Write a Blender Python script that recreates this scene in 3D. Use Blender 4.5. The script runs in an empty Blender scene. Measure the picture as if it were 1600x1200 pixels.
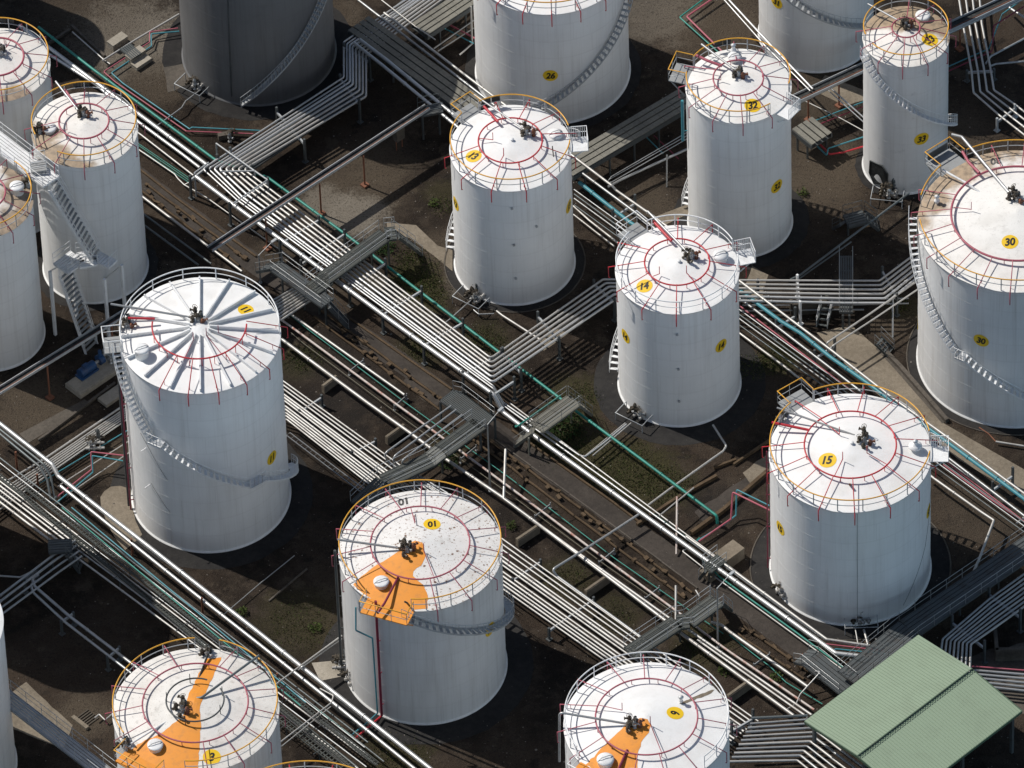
import bpy, math, random
from mathutils import Vector, Matrix

# An oil-storage tank farm seen from the air.  Units are metres; x runs east,
# y north, z up; the yard's own grid is turned about 45 degrees from that.
random.seed(7)
SC = bpy.context.scene
COL = SC.collection
PI = math.pi
R_ = math.radians
GRID_A = R_(-47.0)          # bearing of the main pipe corridors
GRID_B = R_(42.0)           # bearing of the cross corridors

# ------------------------------------------------------------------ materials
MATS = {}

def new_mat(name):
    m = bpy.data.materials.new(name)
    m.use_nodes = True
    nt = m.node_tree
    return m, nt, nt.nodes, nt.links, nt.nodes['Principled BSDF']

def N(ns, t, **kw):
    n = ns.new(t)
    for k, v in kw.items():
        if hasattr(n, k):
            setattr(n, k, v)
        else:
            n.inputs[k].default_value = v
    return n

def mixc(ns, ls, fac, a, b, mode='MIX'):
    m = ns.new('ShaderNodeMix'); m.data_type = 'RGBA'; m.blend_type = mode
    for sock, val in ((m.inputs[0], fac), (m.inputs[6], a), (m.inputs[7], b)):
        if hasattr(val, 'is_linked') or hasattr(val, 'links'):
            ls.new(val, sock)
        elif isinstance(val, (int, float)):
            sock.default_value = val
        else:
            sock.default_value = tuple(val) + ((1,) if len(val) == 3 else ())
    return m.outputs[2]

def math_(ns, ls, op, a, b=0.0, c=None, clamp=False):
    m = ns.new('ShaderNodeMath'); m.operation = op; m.use_clamp = clamp
    for i, val in enumerate((a, b, c)):
        if val is None: continue
        if isinstance(val, (int, float)): m.inputs[i].default_value = val
        else: ls.new(val, m.inputs[i])
    return m.outputs[0]

def ramp(ns, ls, fac, lo, hi):
    m = ns.new('ShaderNodeMapRange'); m.interpolation_type = 'SMOOTHSTEP'
    ls.new(fac, m.inputs[0])
    m.inputs[1].default_value = lo; m.inputs[2].default_value = hi
    return m.outputs[0]

def noise(ns, ls, vec, scale, detail=4.0, rough=0.55, stretch=None):
    if stretch:
        mp = ns.new('ShaderNodeMapping'); mp.inputs['Scale'].default_value = stretch
        ls.new(vec, mp.inputs[0]); vec = mp.outputs[0]
    n = ns.new('ShaderNodeTexNoise')
    n.inputs['Scale'].default_value = scale
    n.inputs['Detail'].default_value = detail
    n.inputs['Roughness'].default_value = rough
    ls.new(vec, n.inputs['Vector'])
    return n.outputs['Fac']

def bump(ns, ls, h, bsdf, strength=0.3, dist=0.02):
    b = ns.new('ShaderNodeBump'); b.inputs['Strength'].default_value = strength
    b.inputs['Distance'].default_value = dist
    ls.new(h, b.inputs['Height']); ls.new(b.outputs[0], bsdf.inputs['Normal'])

def paint(name, col, rough=0.45, metal=0.0, dirt=(0.12, 0.09, 0.07), amount=0.35, scale=1.2, coat=0.0):
    """Painted or bare metal with patchy grime."""
    m, nt, ns, ls, b = new_mat(name)
    g = ns.new('ShaderNodeNewGeometry').outputs['Position']
    n1 = noise(ns, ls, g, scale, 5)
    n2 = noise(ns, ls, g, scale * 9, 3)
    f = ramp(ns, ls, math_(ns, ls, 'ADD', n1, math_(ns, ls, 'MULTIPLY', n2, 0.35)), 0.62, 0.95)
    f = math_(ns, ls, 'MULTIPLY', f, amount)
    c = mixc(ns, ls, f, col, dirt)
    ls.new(c, b.inputs['Base Color'])
    b.inputs['Metallic'].default_value = metal
    r = math_(ns, ls, 'MULTIPLY_ADD', n1, 0.25, rough - 0.12)
    ls.new(r, b.inputs['Roughness'])
    if coat: b.inputs['Coat Weight'].default_value = coat
    MATS[name] = m
    return m

def shell_mat(name, col, streak=0.25, dirt=(0.30, 0.27, 0.23), top=0.0, rough=0.42, patch=0.0, spec=0.5):
    """White tank plate: courses, faint weld lines, rain streaks."""
    m, nt, ns, ls, b = new_mat(name)
    tc = ns.new('ShaderNodeTexCoord').outputs['Object']
    sep = ns.new('ShaderNodeSeparateXYZ'); ls.new(tc, sep.inputs[0])
    st = noise(ns, ls, tc, 1.0, 5, 0.6, (2.6, 2.6, 0.10))
    st2 = noise(ns, ls, tc, 1.0, 3, 0.6, (9.0, 9.0, 0.22))
    big = noise(ns, ls, tc, 0.35, 4)
    fine = noise(ns, ls, tc, 7.0, 4)
    f = ramp(ns, ls, math_(ns, ls, 'ADD', math_(ns, ls, 'MULTIPLY', st, 0.65), math_(ns, ls, 'MULTIPLY', st2, 0.35)), 0.44, 0.78)
    f = math_(ns, ls, 'MULTIPLY', f, streak)
    if top:
        t = ramp(ns, ls, sep.outputs[2], top - 4.5, top)
        x = ramp(ns, ls, sep.outputs[0], -3.0, 4.0)
        f = math_(ns, ls, 'ADD', f, math_(ns, ls, 'MULTIPLY', math_(ns, ls, 'MULTIPLY', t, x), math_(ns, ls, 'MULTIPLY', st, 0.55)), clamp=True)
    # upright seams, staggered from course to course
    an = math_(ns, ls, 'ARCTAN2', sep.outputs[1], sep.outputs[0])
    row = math_(ns, ls, 'FLOOR', math_(ns, ls, 'DIVIDE', sep.outputs[2], 1.75))
    ph = math_(ns, ls, 'FRACT', math_(ns, ls, 'ADD', math_(ns, ls, 'MULTIPLY', an, 1.43), math_(ns, ls, 'MULTIPLY', row, 0.37)))
    seam = ramp(ns, ls, math_(ns, ls, 'ABSOLUTE', math_(ns, ls, 'SUBTRACT', ph, 0.5)), 0.494, 0.4995)
    tint = mixc(ns, ls, ramp(ns, ls, big, 0.35, 0.7), col, tuple(v * 0.94 for v in col))
    c = mixc(ns, ls, f, tint, dirt)
    c = mixc(ns, ls, math_(ns, ls, 'MULTIPLY', seam, 0.22), c, dirt)
    spots = ramp(ns, ls, fine, 0.70, 0.78)
    c = mixc(ns, ls, math_(ns, ls, 'MULTIPLY', spots, 0.35), c, tuple(v * 0.7 for v in dirt))
    if patch:
        pn = ramp(ns, ls, noise(ns, ls, tc, 0.9, 6), 0.60, 0.70)
        c = mixc(ns, ls, math_(ns, ls, 'MULTIPLY', pn, patch), c, tuple(v * 0.6 for v in col))
    ls.new(c, b.inputs['Base Color'])
    b.inputs['Roughness'].default_value = rough
    b.inputs['Specular IOR Level'].default_value = spec
    # plate courses 1.75 m high with a raised weld, plus slight oil-canning
    zz = math_(ns, ls, 'DIVIDE', sep.outputs[2], 1.75)
    fr = math_(ns, ls, 'FRACT', zz)
    d = math_(ns, ls, 'ABSOLUTE', math_(ns, ls, 'SUBTRACT', fr, 0.5))
    w = ramp(ns, ls, d, 0.44, 0.5)
    c = mixc(ns, ls, math_(ns, ls, 'MULTIPLY', w, 0.10), c, dirt)
    ls.new(c, b.inputs['Base Color'])
    h = math_(ns, ls, 'MULTIPLY', big, 0.6)
    bump(ns, ls, h, b, 0.25, 0.05)
    MATS[name] = m
    return m

def roof_mat(name, col=(0.80, 0.80, 0.79), stain=None, rust=0.0, grime=0.0, sdir=(0, 0), sbias=0.0):
    """Roof plate; stain = dusty colour, sdir = side of the roof it lies on (local x, y per metre)."""
    m, nt, ns, ls, b = new_mat(name)
    tc = ns.new('ShaderNodeTexCoord').outputs['Object']
    sep = ns.new('ShaderNodeSeparateXYZ'); ls.new(tc, sep.inputs[0])
    big = noise(ns, ls, tc, 0.5, 5)
    mid = noise(ns, ls, tc, 2.2, 5)
    fine = noise(ns, ls, tc, 9.0, 3)
    c = mixc(ns, ls, math_(ns, ls, 'MULTIPLY', ramp(ns, ls, big, 0.40, 0.75), 0.30 + 0.4 * grime), col, (0.52, 0.50, 0.46))
    if grime:
        c = mixc(ns, ls, math_(ns, ls, 'MULTIPLY', ramp(ns, ls, mid, 0.52, 0.72), 0.75 * grime), c, (0.36, 0.34, 0.31))
        c = mixc(ns, ls, math_(ns, ls, 'MULTIPLY', ramp(ns, ls, fine, 0.62, 0.70), 0.8 * grime), c, (0.16, 0.13, 0.11))
    if stain:
        g = math_(ns, ls, 'ADD', math_(ns, ls, 'MULTIPLY', sep.outputs[0], sdir[0]), math_(ns, ls, 'MULTIPLY', sep.outputs[1], sdir[1]))
        g = math_(ns, ls, 'ADD', g, math_(ns, ls, 'MULTIPLY', big, 1.1))
        g = math_(ns, ls, 'ADD', g, sbias)
        f = ramp(ns, ls, g, 0.55, 0.85)
        tone = mixc(ns, ls, ramp(ns, ls, mid, 0.35, 0.7), stain, tuple(v * 0.55 for v in stain))
        c = mixc(ns, ls, math_(ns, ls, 'MULTIPLY', f, 0.9), c, tone)
    if rust:
        sp = ns.new('ShaderNodeTexVoronoi'); sp.inputs['Scale'].default_value = 2.1
        ls.new(tc, sp.inputs['Vector'])
        r1 = math_(ns, ls, 'ADD', sp.outputs['Distance'], math_(ns, ls, 'MULTIPLY', fine, 0.30))
        f1 = math_(ns, ls, 'SUBTRACT', 1.0, ramp(ns, ls, r1, 0.27, 0.40))
        f1 = math_(ns, ls, 'MULTIPLY', f1, ramp(ns, ls, mid, 0.42, 0.54))
        c = mixc(ns, ls, math_(ns, ls, 'MULTIPLY', f1, rust), c, (0.15, 0.065, 0.03))
        f2 = ramp(ns, ls, noise(ns, ls, tc, 6.0, 4), 0.60, 0.66)
        c = mixc(ns, ls, math_(ns, ls, 'MULTIPLY', f2, rust * 0.8), c, (0.20, 0.10, 0.05))
    ls.new(c, b.inputs['Base Color'])
    b.inputs['Roughness'].default_value = 0.55
    bump(ns, ls, math_(ns, ls, 'ADD', big, math_(ns, ls, 'MULTIPLY', mid, 0.3)), b, 0.25, 0.06)
    MATS[name] = m
    return m

def slab_mat(name, c1, c2, scale=1.0, rough=0.9, b_str=0.5, speck=0.0):
    m, nt, ns, ls, b = new_mat(name)
    g = ns.new('ShaderNodeNewGeometry').outputs['Position']
    n1 = noise(ns, ls, g, 0.45 * scale, 6, 0.6)
    n2 = noise(ns, ls, g, 3.5 * scale, 5, 0.65)
    n3 = noise(ns, ls, g, 18 * scale, 3, 0.6)
    s = math_(ns, ls, 'ADD', math_(ns, ls, 'MULTIPLY', n1, 0.55), math_(ns, ls, 'MULTIPLY', n2, 0.45))
    c = mixc(ns, ls, ramp(ns, ls, s, 0.36, 0.64), c1, c2)
    c = mixc(ns, ls, math_(ns, ls, 'MULTIPLY', ramp(ns, ls, n3, 0.42, 0.68), 0.35), c, tuple(v * 0.5 for v in c1))
    if speck:
        c = mixc(ns, ls, math_(ns, ls, 'MULTIPLY', ramp(ns, ls, n3, 0.70, 0.76), speck), c, (0.32, 0.30, 0.27))
    ls.new(c, b.inputs['Base Color'])
    b.inputs['Roughness'].default_value = rough
    b.inputs['Specular IOR Level'].default_value = 0.2
    bump(ns, ls, math_(ns, ls, 'ADD', n2, math_(ns, ls, 'MULTIPLY', n3, 0.5)), b, b_str, 0.05)
    MATS[name] = m
    return m

def ground_mat():
    m, nt, ns, ls, b = new_mat('yard_earth')
    g = ns.new('ShaderNodeNewGeometry').outputs['Position']
    n1 = noise(ns, ls, g, 0.09, 6, 0.62)
    n2 = noise(ns, ls, g, 0.7, 6, 0.68)
    n3 = noise(ns, ls, g, 4.5, 5, 0.7)
    n4 = noise(ns, ls, g, 22.0, 2, 0.6)
    c = mixc(ns, ls, ramp(ns, ls, n1, 0.38, 0.62), (0.0175, 0.013, 0.0098), (0.048, 0.0345, 0.0245))
    c = mixc(ns, ls, math_(ns, ls, 'MULTIPLY', ramp(ns, ls, n2, 0.45, 0.64), 0.65), c, (0.060, 0.046, 0.034))
    n5 = noise(ns, ls, g, 0.33, 5, 0.7)
    c = mixc(ns, ls, math_(ns, ls, 'MULTIPLY', ramp(ns, ls, n5, 0.56, 0.66), 0.6), c, (0.088, 0.070, 0.051))
    c = mixc(ns, ls, math_(ns, ls, 'MULTIPLY', ramp(ns, ls, n5, 0.44, 0.34), 0.7), c, (0.012, 0.010, 0.009))
    # worn patches of paler dirt, damp dark ones and mossy ones, each where it lies in the yard
    tones = {'p': (0.090, 0.071, 0.051), 'q': (0.215, 0.190, 0.155), 'm': (0.046, 0.042, 0.018), 'd': (0.020, 0.0175, 0.016)}
    wob = math_(ns, ls, 'ADD', math_(ns, ls, 'MULTIPLY', n2, 1.5), math_(ns, ls, 'MULTIPLY', n3, 0.7))
    for (pos, rad, kind, amt) in PATCHES:
        d = ns.new('ShaderNodeVectorMath'); d.operation = 'DISTANCE'
        ls.new(g, d.inputs[0]); d.inputs[1].default_value = pos
        q = math_(ns, ls, 'DIVIDE', d.outputs['Value'], rad)
        q = math_(ns, ls, 'ADD', q, math_(ns, ls, 'SUBTRACT', wob, 1.1))
        f = math_(ns, ls, 'SUBTRACT', 1.0, ramp(ns, ls, q, 0.45, 1.15))
        c = mixc(ns, ls, math_(ns, ls, 'MULTIPLY', f, amt), c, tones[kind])
    c = mixc(ns, ls, math_(ns, ls, 'MULTIPLY', ramp(ns, ls, n3, 0.50, 0.68), 0.55), c, (0.014, 0.011, 0.010))
    c = mixc(ns, ls, math_(ns, ls, 'MULTIPLY', ramp(ns, ls, n4, 0.62, 0.69), 0.5), c, (0.20, 0.18, 0.155))
    n6 = noise(ns, ls, g, 9.0, 3, 0.75)
    c = mixc(ns, ls, math_(ns, ls, 'MULTIPLY', ramp(ns, ls, n6, 0.54, 0.66), 0.5), c, (0.012, 0.010, 0.009))
    ls.new(c, b.inputs['Base Color'])
    b.inputs['Roughness'].default_value = 0.95
    b.inputs['Specular IOR Level'].default_value = 0.15
    bump(ns, ls, math_(ns, ls, 'ADD', math_(ns, ls, 'ADD', n3, n6), math_(ns, ls, 'MULTIPLY', n2, 1.4)), b, 0.85, 0.10)
    MATS['ground'] = m

def make_materials():
    shell_mat('shell_clean', (0.83, 0.83, 0.82), 0.26)
    shell_mat('shell_plain', (0.80, 0.80, 0.785), 0.28)
    shell_mat('shell_worn', (0.74, 0.74, 0.73), 0.32, patch=0.0)
    shell_mat('shell_scuffed', (0.74, 0.74, 0.73), 0.32, patch=0.35)
    shell_mat('shell_soiled', (0.72, 0.72, 0.71), 0.38, top=12.2)
    shell_mat('shell_streaked', (0.75, 0.75, 0.74), 0.42, top=14.4)
    shell_mat('shell_old', (0.62, 0.63, 0.63), 0.35)
    shell_mat('shell_bare', (0.150, 0.150, 0.152), 0.55, dirt=(0.07, 0.065, 0.06), rough=0.5, patch=0.2)
    roof_mat('roof_clean', grime=0.12)
    roof_mat('roof_dusty', (0.78, 0.775, 0.75), grime=0.25)
    roof_mat('roof_rusty', (0.74, 0.73, 0.71), rust=0.95, grime=0.35)
    roof_mat('roof_grimy', (0.74, 0.72, 0.68), grime=0.6)
    tan = (0.36, 0.25, 0.14)
    roof_mat('roof_tan_ends', (0.76, 0.74, 0.70), stain=tan, sdir=(0.06, 0.26), sbias=0.12, grime=0.3)
    roof_mat('roof_tan_side', (0.76, 0.74, 0.70), stain=tan, sdir=(-0.20, -0.16), sbias=-0.4, grime=0.3)
    roof_mat('roof_tan_edge', (0.76, 0.74, 0.70), stain=(0.34, 0.25, 0.16), sdir=(0.20, -0.02), sbias=-0.12, grime=0.3)
    roof_mat('roof_tan_low', (0.76, 0.74, 0.70), stain=(0.34, 0.24, 0.15), sdir=(-0.05, -0.28), sbias=-0.6, grime=0.3)
    roof_mat('roof_tan_back', (0.78, 0.765, 0.73), stain=(0.38, 0.27, 0.16), sdir=(-0.10, 0.11), sbias=-0.55, grime=0.35)
    paint('white_steel', (0.76, 0.77, 0.77), 0.45, 0.0, amount=0.25)
    paint('grey_rail', (0.42, 0.44, 0.45), 0.5, 0.2)
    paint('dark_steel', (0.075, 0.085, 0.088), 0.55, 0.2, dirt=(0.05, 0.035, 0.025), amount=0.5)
    paint('grating', (0.075, 0.085, 0.085), 0.6, 0.2, dirt=(0.06, 0.05, 0.04), amount=0.4)
    paint('pale_deck', (0.15, 0.146, 0.122), 0.7, 0.0, dirt=(0.10, 0.09, 0.075), amount=0.5)
    paint('light_grating', (0.30, 0.31, 0.31), 0.6, 0.1, dirt=(0.14, 0.13, 0.12), amount=0.5)
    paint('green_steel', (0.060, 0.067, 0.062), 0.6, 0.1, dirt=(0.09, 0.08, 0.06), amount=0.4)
    paint('yellow_paint', (0.72, 0.36, 0.03), 0.45, dirt=(0.3, 0.17, 0.08), amount=0.3)
    paint('badge_yellow', (0.80, 0.52, 0.015), 0.45, amount=0.08)
    paint('black_paint', (0.012, 0.012, 0.012), 0.5, amount=0.0)
    paint('faded_black', (0.05, 0.048, 0.046), 0.6, dirt=(0.5, 0.48, 0.45), amount=0.5, scale=3)
    paint('red_paint', (0.50, 0.022, 0.035), 0.45, dirt=(0.25, 0.06, 0.06), amount=0.35)
    paint('pink_paint', (0.38, 0.085, 0.12), 0.5, dirt=(0.36, 0.17, 0.18), amount=0.5)
    paint('dark_red', (0.20, 0.018, 0.045), 0.45, dirt=(0.12, 0.03, 0.04), amount=0.4)
    paint('teal_paint', (0.02, 0.24, 0.19), 0.45, dirt=(0.02, 0.11, 0.10), amount=0.5)
    paint('blue_paint', (0.055, 0.25, 0.30), 0.45, dirt=(0.03, 0.10, 0.13), amount=0.4)
    paint('orange_paint', (0.76, 0.285, 0.028), 0.6, dirt=(0.50, 0.22, 0.06), amount=0.6, scale=2.2)
    paint('rust', (0.19, 0.075, 0.04), 0.8, dirt=(0.10, 0.04, 0.025), amount=0.7)
    paint('rusty_pipe', (0.56, 0.50, 0.46), 0.55, dirt=(0.40, 0.13, 0.08), amount=1.0, scale=1.6)
    paint('silver', (0.56, 0.565, 0.56), 0.50, 0.8, dirt=(0.30, 0.28, 0.26), amount=0.35, scale=0.8)
    paint('white_pipe', (0.50, 0.49, 0.465), 0.50, 0.55, dirt=(0.26, 0.22, 0.19), amount=0.45, scale=0.9)
    paint('grey_pipe', (0.40, 0.41, 0.41), 0.42, 0.6, dirt=(0.2, 0.18, 0.16), amount=0.45)
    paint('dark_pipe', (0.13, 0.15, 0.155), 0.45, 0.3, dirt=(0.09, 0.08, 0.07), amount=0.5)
    paint('olive_pipe', (0.13, 0.12, 0.085), 0.6, 0.1, amount=0.4)
    paint('valve_metal', (0.10, 0.085, 0.065), 0.5, 0.5, dirt=(0.05, 0.03, 0.02), amount=0.6, scale=4)
    paint('machine_blue', (0.012, 0.055, 0.15), 0.5, amount=0.3)
    paint('hide_black', (0.01, 0.012, 0.012), 0.7, dirt=(0.09, 0.1, 0.1), amount=0.6, scale=5)
    paint('roof_green', (0.248, 0.322, 0.228), 0.6, dirt=(0.205, 0.262, 0.185), amount=0.5, scale=0.6)
    paint('green_trim', (0.07, 0.12, 0.075), 0.6, amount=0.3)
    slab_mat('asphalt', (0.043, 0.0365, 0.0315), (0.072, 0.061, 0.052), 0.8, speck=0.15)
    slab_mat('pad_asphalt', (0.020, 0.019, 0.019), (0.036, 0.034, 0.032), 0.6, speck=0.2)
    slab_mat('concrete', (0.165, 0.138, 0.104), (0.25, 0.212, 0.162), 0.8)
    slab_mat('pale_concrete', (0.30, 0.27, 0.22), (0.40, 0.36, 0.30), 0.9)
    slab_mat('dull_concrete', (0.075, 0.066, 0.055), (0.125, 0.108, 0.09), 1.0)
    slab_mat('slab_grey', (0.16, 0.155, 0.135), (0.235, 0.225, 0.19), 1.3)
    slab_mat('old_timber', (0.075, 0.052, 0.032), (0.13, 0.09, 0.055), 3.0)
    slab_mat('rubble', (0.16, 0.14, 0.12), (0.30, 0.27, 0.24), 3.0)
    slab_mat('leaf', (0.036, 0.056, 0.013), (0.074, 0.098, 0.025), 4.0, b_str=0.1)
    slab_mat('leaf_dark', (0.018, 0.040, 0.012), (0.040, 0.070, 0.018), 4.0, b_str=0.1)
    slab_mat('dry_grass', (0.085, 0.080, 0.032), (0.13, 0.115, 0.055), 4.0, b_str=0.1)
    ground_mat()

# ------------------------------------------------------------------ mesh building
class MB:
    def __init__(s):
        s.v, s.f, s.sm = [], [], []

    def add(s, vs, fs, smooth=False):
        o = len(s.v)
        s.v += [tuple(p) for p in vs]
        s.f += [tuple(i + o for i in q) for q in fs]
        s.sm += [smooth] * len(fs)
        return s

    def quad(s, a, b, c, d):
        return s.add([a, b, c, d], [(0, 1, 2, 3)])

    def box(s, c, size, rz=0.0, tilt=None):
        hx, hy, hz = size[0] / 2, size[1] / 2, size[2] / 2
        m = Matrix.Rotation(rz, 3, 'Z')
        if tilt is not None: m = m @ tilt
        vs = [Vector(c) + m @ Vector((x * hx, y * hy, z * hz)) for x in (-1, 1) for y in (-1, 1) for z in (-1, 1)]
        return s.add(vs, [(0, 1, 3, 2), (4, 6, 7, 5), (0, 4, 5, 1), (2, 3, 7, 6), (0, 2, 6, 4), (1, 5, 7, 3)])

    def beam(s, a, b, w, h):
        """Rectangular bar from a to b, w wide, h deep, upright."""
        a, b = Vector(a), Vector(b)
        d = (b - a)
        if d.length < 1e-6: return s
        d.normalize()
        side = d.cross(Vector((0, 0, 1)))
        if side.length < 1e-3: side = Vector((1, 0, 0))
        side.normalize(); up = side.cross(d)
        vs = []
        for p in (a, b):
            for x, z in ((-1, -1), (1, -1), (1, 1), (-1, 1)):
                vs.append(p + side * x * w / 2 + up * z * h / 2)
        return s.add(vs, [(0, 3, 2, 1), (4, 5, 6, 7), (0, 1, 5, 4), (1, 2, 6, 5), (2, 3, 7, 6), (3, 0, 4, 7)])

    def tube(s, pts, r, n=8, closed=False, cap=True):
        pts = [Vector(p) for p in pts]
        q = [pts[0]]
        for p in pts[1:]:
            if (p - q[-1]).length > 1e-4: q.append(p)
        pts = q
        k = len(pts)
        if k < 2: return s
        if closed and (pts[0] - pts[-1]).length < 1e-4: pts.pop(); k -= 1
        rr = r if isinstance(r, (list, tuple)) else [r] * k
        dirs = []
        for i in range(k):
            if closed:
                a, b = pts[i - 1], pts[(i + 1) % k]
            else:
                a, b = pts[max(i - 1, 0)], pts[min(i + 1, k - 1)]
            d1 = (pts[i] - a); d2 = (b - pts[i])
            d = (d1.normalized() if d1.length > 1e-6 else Vector()) + (d2.normalized() if d2.length > 1e-6 else Vector())
            if d.length < 1e-6: d = d2
            dirs.append(d.normalized())
        u = dirs[0].cross(Vector((0, 0, 1)))
        if u.length < 1e-3: u = dirs[0].cross(Vector((1, 0, 0)))
        u.normalize()
        vs, fs = [], []
        for i in range(k):
            d = dirs[i]
            u = u - d * u.dot(d)
            if u.length < 1e-4:
                u = d.cross(Vector((0.3, 0.5, 0.8)))
            u.normalize()
            w = d.cross(u)
            # widen at mitres
            st = 1.0
            if 0 < i < k - 1:
                e = (pts[i + 1] - pts[i]).normalized()
                st = 1.0 / max(0.6, d.dot(e))
            for j in range(n):
                t = 2 * PI * j / n
                vs.append(pts[i] + (u * math.cos(t) + w * math.sin(t)) * rr[i] * (st if st < 1.3 else 1.3))
        last = k if closed else k - 1
        for i in range(last):
            i2 = (i + 1) % k
            for j in range(n):
                j2 = (j + 1) % n
                fs.append((i * n + j, i * n + j2, i2 * n + j2, i2 * n + j))
        s.add(vs, fs, True)
        if cap and not closed:
            s.add(vs[:n], [tuple(range(n - 1, -1, -1))])
            s.add(vs[-n:], [tuple(range(n))])
        return s

    def cyl(s, c, r, h, n=16, r2=None):
        c = Vector(c)
        r2 = r if r2 is None else r2
        return s.lathe([(r, 0), (r2, h)], c, n, cap=True)

    def lathe(s, prof, c=(0, 0, 0), n=24, cap=False, smooth=True):
        c = Vector(c)
        vs, fs = [], []
        for (r, z) in prof:
            for j in range(n):
                t = 2 * PI * j / n
                vs.append(c + Vector((r * math.cos(t), r * math.sin(t), z)))
        for i in range(len(prof) - 1):
            for j in range(n):
                j2 = (j + 1) % n
                fs.append((i * n + j, i * n + j2, (i + 1) * n + j2, (i + 1) * n + j))
        s.add(vs, fs, smooth)
        if cap:
            s.add(vs[:n], [tuple(range(n - 1, -1, -1))])
            s.add(vs[-n:], [tuple(range(n))])
        return s

    def torus(s, c, R, r, n=16, m=6, tilt=None):
        pts = []
        for i in range(n):
            t = 2 * PI * i / n
            p = Vector((R * math.cos(t), R * math.sin(t), 0))
            if tilt is not None: p = tilt @ p
            pts.append(Vector(c) + p)
        return s.tube(pts, r, m, closed=True)

    def place(s, name, mat, at):
        """Link as an object whose vertices are already relative to its own origin."""
        o = s.build(name, mat); o.location = at
        return o

    def build(s, name, mat, parent=None, loc=None):
        me = bpy.data.meshes.new(name)
        vs = s.v
        if loc is not None:
            L = Vector(loc); vs = [tuple(Vector(p) - L) for p in vs]
        me.from_pydata(vs, [], s.f)
        me.polygons.foreach_set('use_smooth', s.sm)
        me.update()
        me.materials.append(MATS[mat])
        o = bpy.data.objects.new(name, me)
        COL.objects.link(o)
        if loc is not None: o.location = loc
        if parent is not None: o.parent = parent
        return o

def tag(o, label, cat, group=None):
    o['label'] = label; o['category'] = cat
    if group: o['group'] = group
    return o

def thing(name, label, cat, loc=(0, 0, 0), rz=0.0, group=None):
    o = bpy.data.objects.new(name, None)
    o.empty_display_size = 0.3
    COL.objects.link(o)
    o.location = loc; o.rotation_euler = (0, 0, rz)
    return tag(o, label, cat, group)

def structure(o, kind='structure'):
    o['kind'] = kind
    return o

def round_corners(pts, rad, steps=5):
    pts = [Vector(p) for p in pts]
    if len(pts) < 3 or rad <= 0: return pts
    out = [pts[0]]
    for i in range(1, len(pts) - 1):
        a, b, c = pts[i - 1], pts[i], pts[i + 1]
        d1, d2 = a - b, c - b
        l1, l2 = d1.length, d2.length
        if l1 < 1e-5 or l2 < 1e-5: continue
        ang = d1.angle(d2)
        if ang > R_(172): out.append(b); continue
        t = min(rad / math.tan(ang / 2) if ang > 0.01 else rad, l1 * 0.45, l2 * 0.45)
        p1, p2 = b + d1.normalized() * t, b + d2.normalized() * t
        for k in range(steps + 1):
            s = k / steps
            out.append(p1 * (1 - s) ** 2 + b * 2 * s * (1 - s) + p2 * s ** 2)
    out.append(pts[-1])
    return out

ORD = ['first', 'second', 'third', 'fourth', 'fifth', 'sixth', 'seventh', 'eighth', 'ninth', 'tenth', 'eleventh', 'twelfth', 'thirteenth']

def pipe(label, pts, r, mat, name='pipe', group=None, bend=None, collars=0.0, seg=8, cat='pipe'):
    """One pipe run: a single mesh with swept elbows and, if asked, clamped joints every few metres."""
    pts = [Vector(p) for p in pts]
    mb = MB()
    path = round_corners(pts, bend if bend is not None else r * 3.0)
    mb.tube(path, r, seg)
    if collars:
        for a, b in zip(pts[:-1], pts[1:]):
            L = (b - a).length
            d = (b - a).normalized() if L > 1e-4 else Vector((1, 0, 0))
            k = int(L / collars)
            for i in range(k):
                c = a + d * ((i + 0.5) * collars)
                mb.tube([c - d * 0.05, c + d * 0.05], r * 1.28, seg)
    o = mb.build(name, mat, loc=pts[0])
    return tag(o, label, cat, group)

def lerp(a, b, t):
    return Vector(a) * (1 - t) + Vector(b) * t

def bundle(lines, specs, what, edge, group, z=None, names=None, bend=None, start=0):
    """Parallel pipes laid between the ends of successive cross-lines.
    specs = (position across, radius, material, collar spacing)."""
    n = len(specs)
    for i, (t, r, mat, col) in enumerate(specs):
        pts = []
        for (a, b) in lines:
            p = lerp(a, b, t)
            p.z += r
            pts.append(p)
        kind = {'silver': 'silver clad', 'white_pipe': 'white', 'grey_pipe': 'grey', 'dark_pipe': 'dark grey', 'teal_paint': 'green', 'blue_paint': 'blue', 'rusty_pipe': 'rust streaked', 'olive_pipe': 'thin olive'}[mat]
        lab = f'{kind} pipe, {ORD[i + start]} from the {edge}, {what}'
        pipe(lab, pts, r, mat, name='pipe', group=group, collars=col, bend=bend)

def trestle(label, a, b, z, over=0.45, mat='dark_steel', name='pipe_trestle', group='pipe rack trestles', w=0.16, ext=0.15):
    """Goal-post pipe support: two posts, a cross beam, small base plates.  a, b are on the ground."""
    a, b = Vector((a[0], a[1], 0)), Vector((b[0], b[1], 0))
    d = (b - a).normalized()
    A, B = a - d * ext, b + d * ext
    root = thing(name, label, 'pipe support', tuple(a), 0, group)
    off = Vector(a)
    mb = MB()
    mb.beam(A - off + Vector((0, 0, z - 0.10)) - d * 0.0, B - off + Vector((0, 0, z - 0.10)), w * 0.8, 0.2)
    mb.build('cross_beam', 'grey_rail' if mat == 'dark_steel' else mat, root)
    for p in (A, B):
        q = p - off
        mb = MB()
        mb.box(q + Vector((0, 0, (z + over) / 2)), (w, w, z + over), GRID_A)
        mb.box(q + Vector((0, 0, 0.04)), (w * 2.4, w * 2.4, 0.08), GRID_A)
        mb.build('post', mat, root)
    return root

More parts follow.
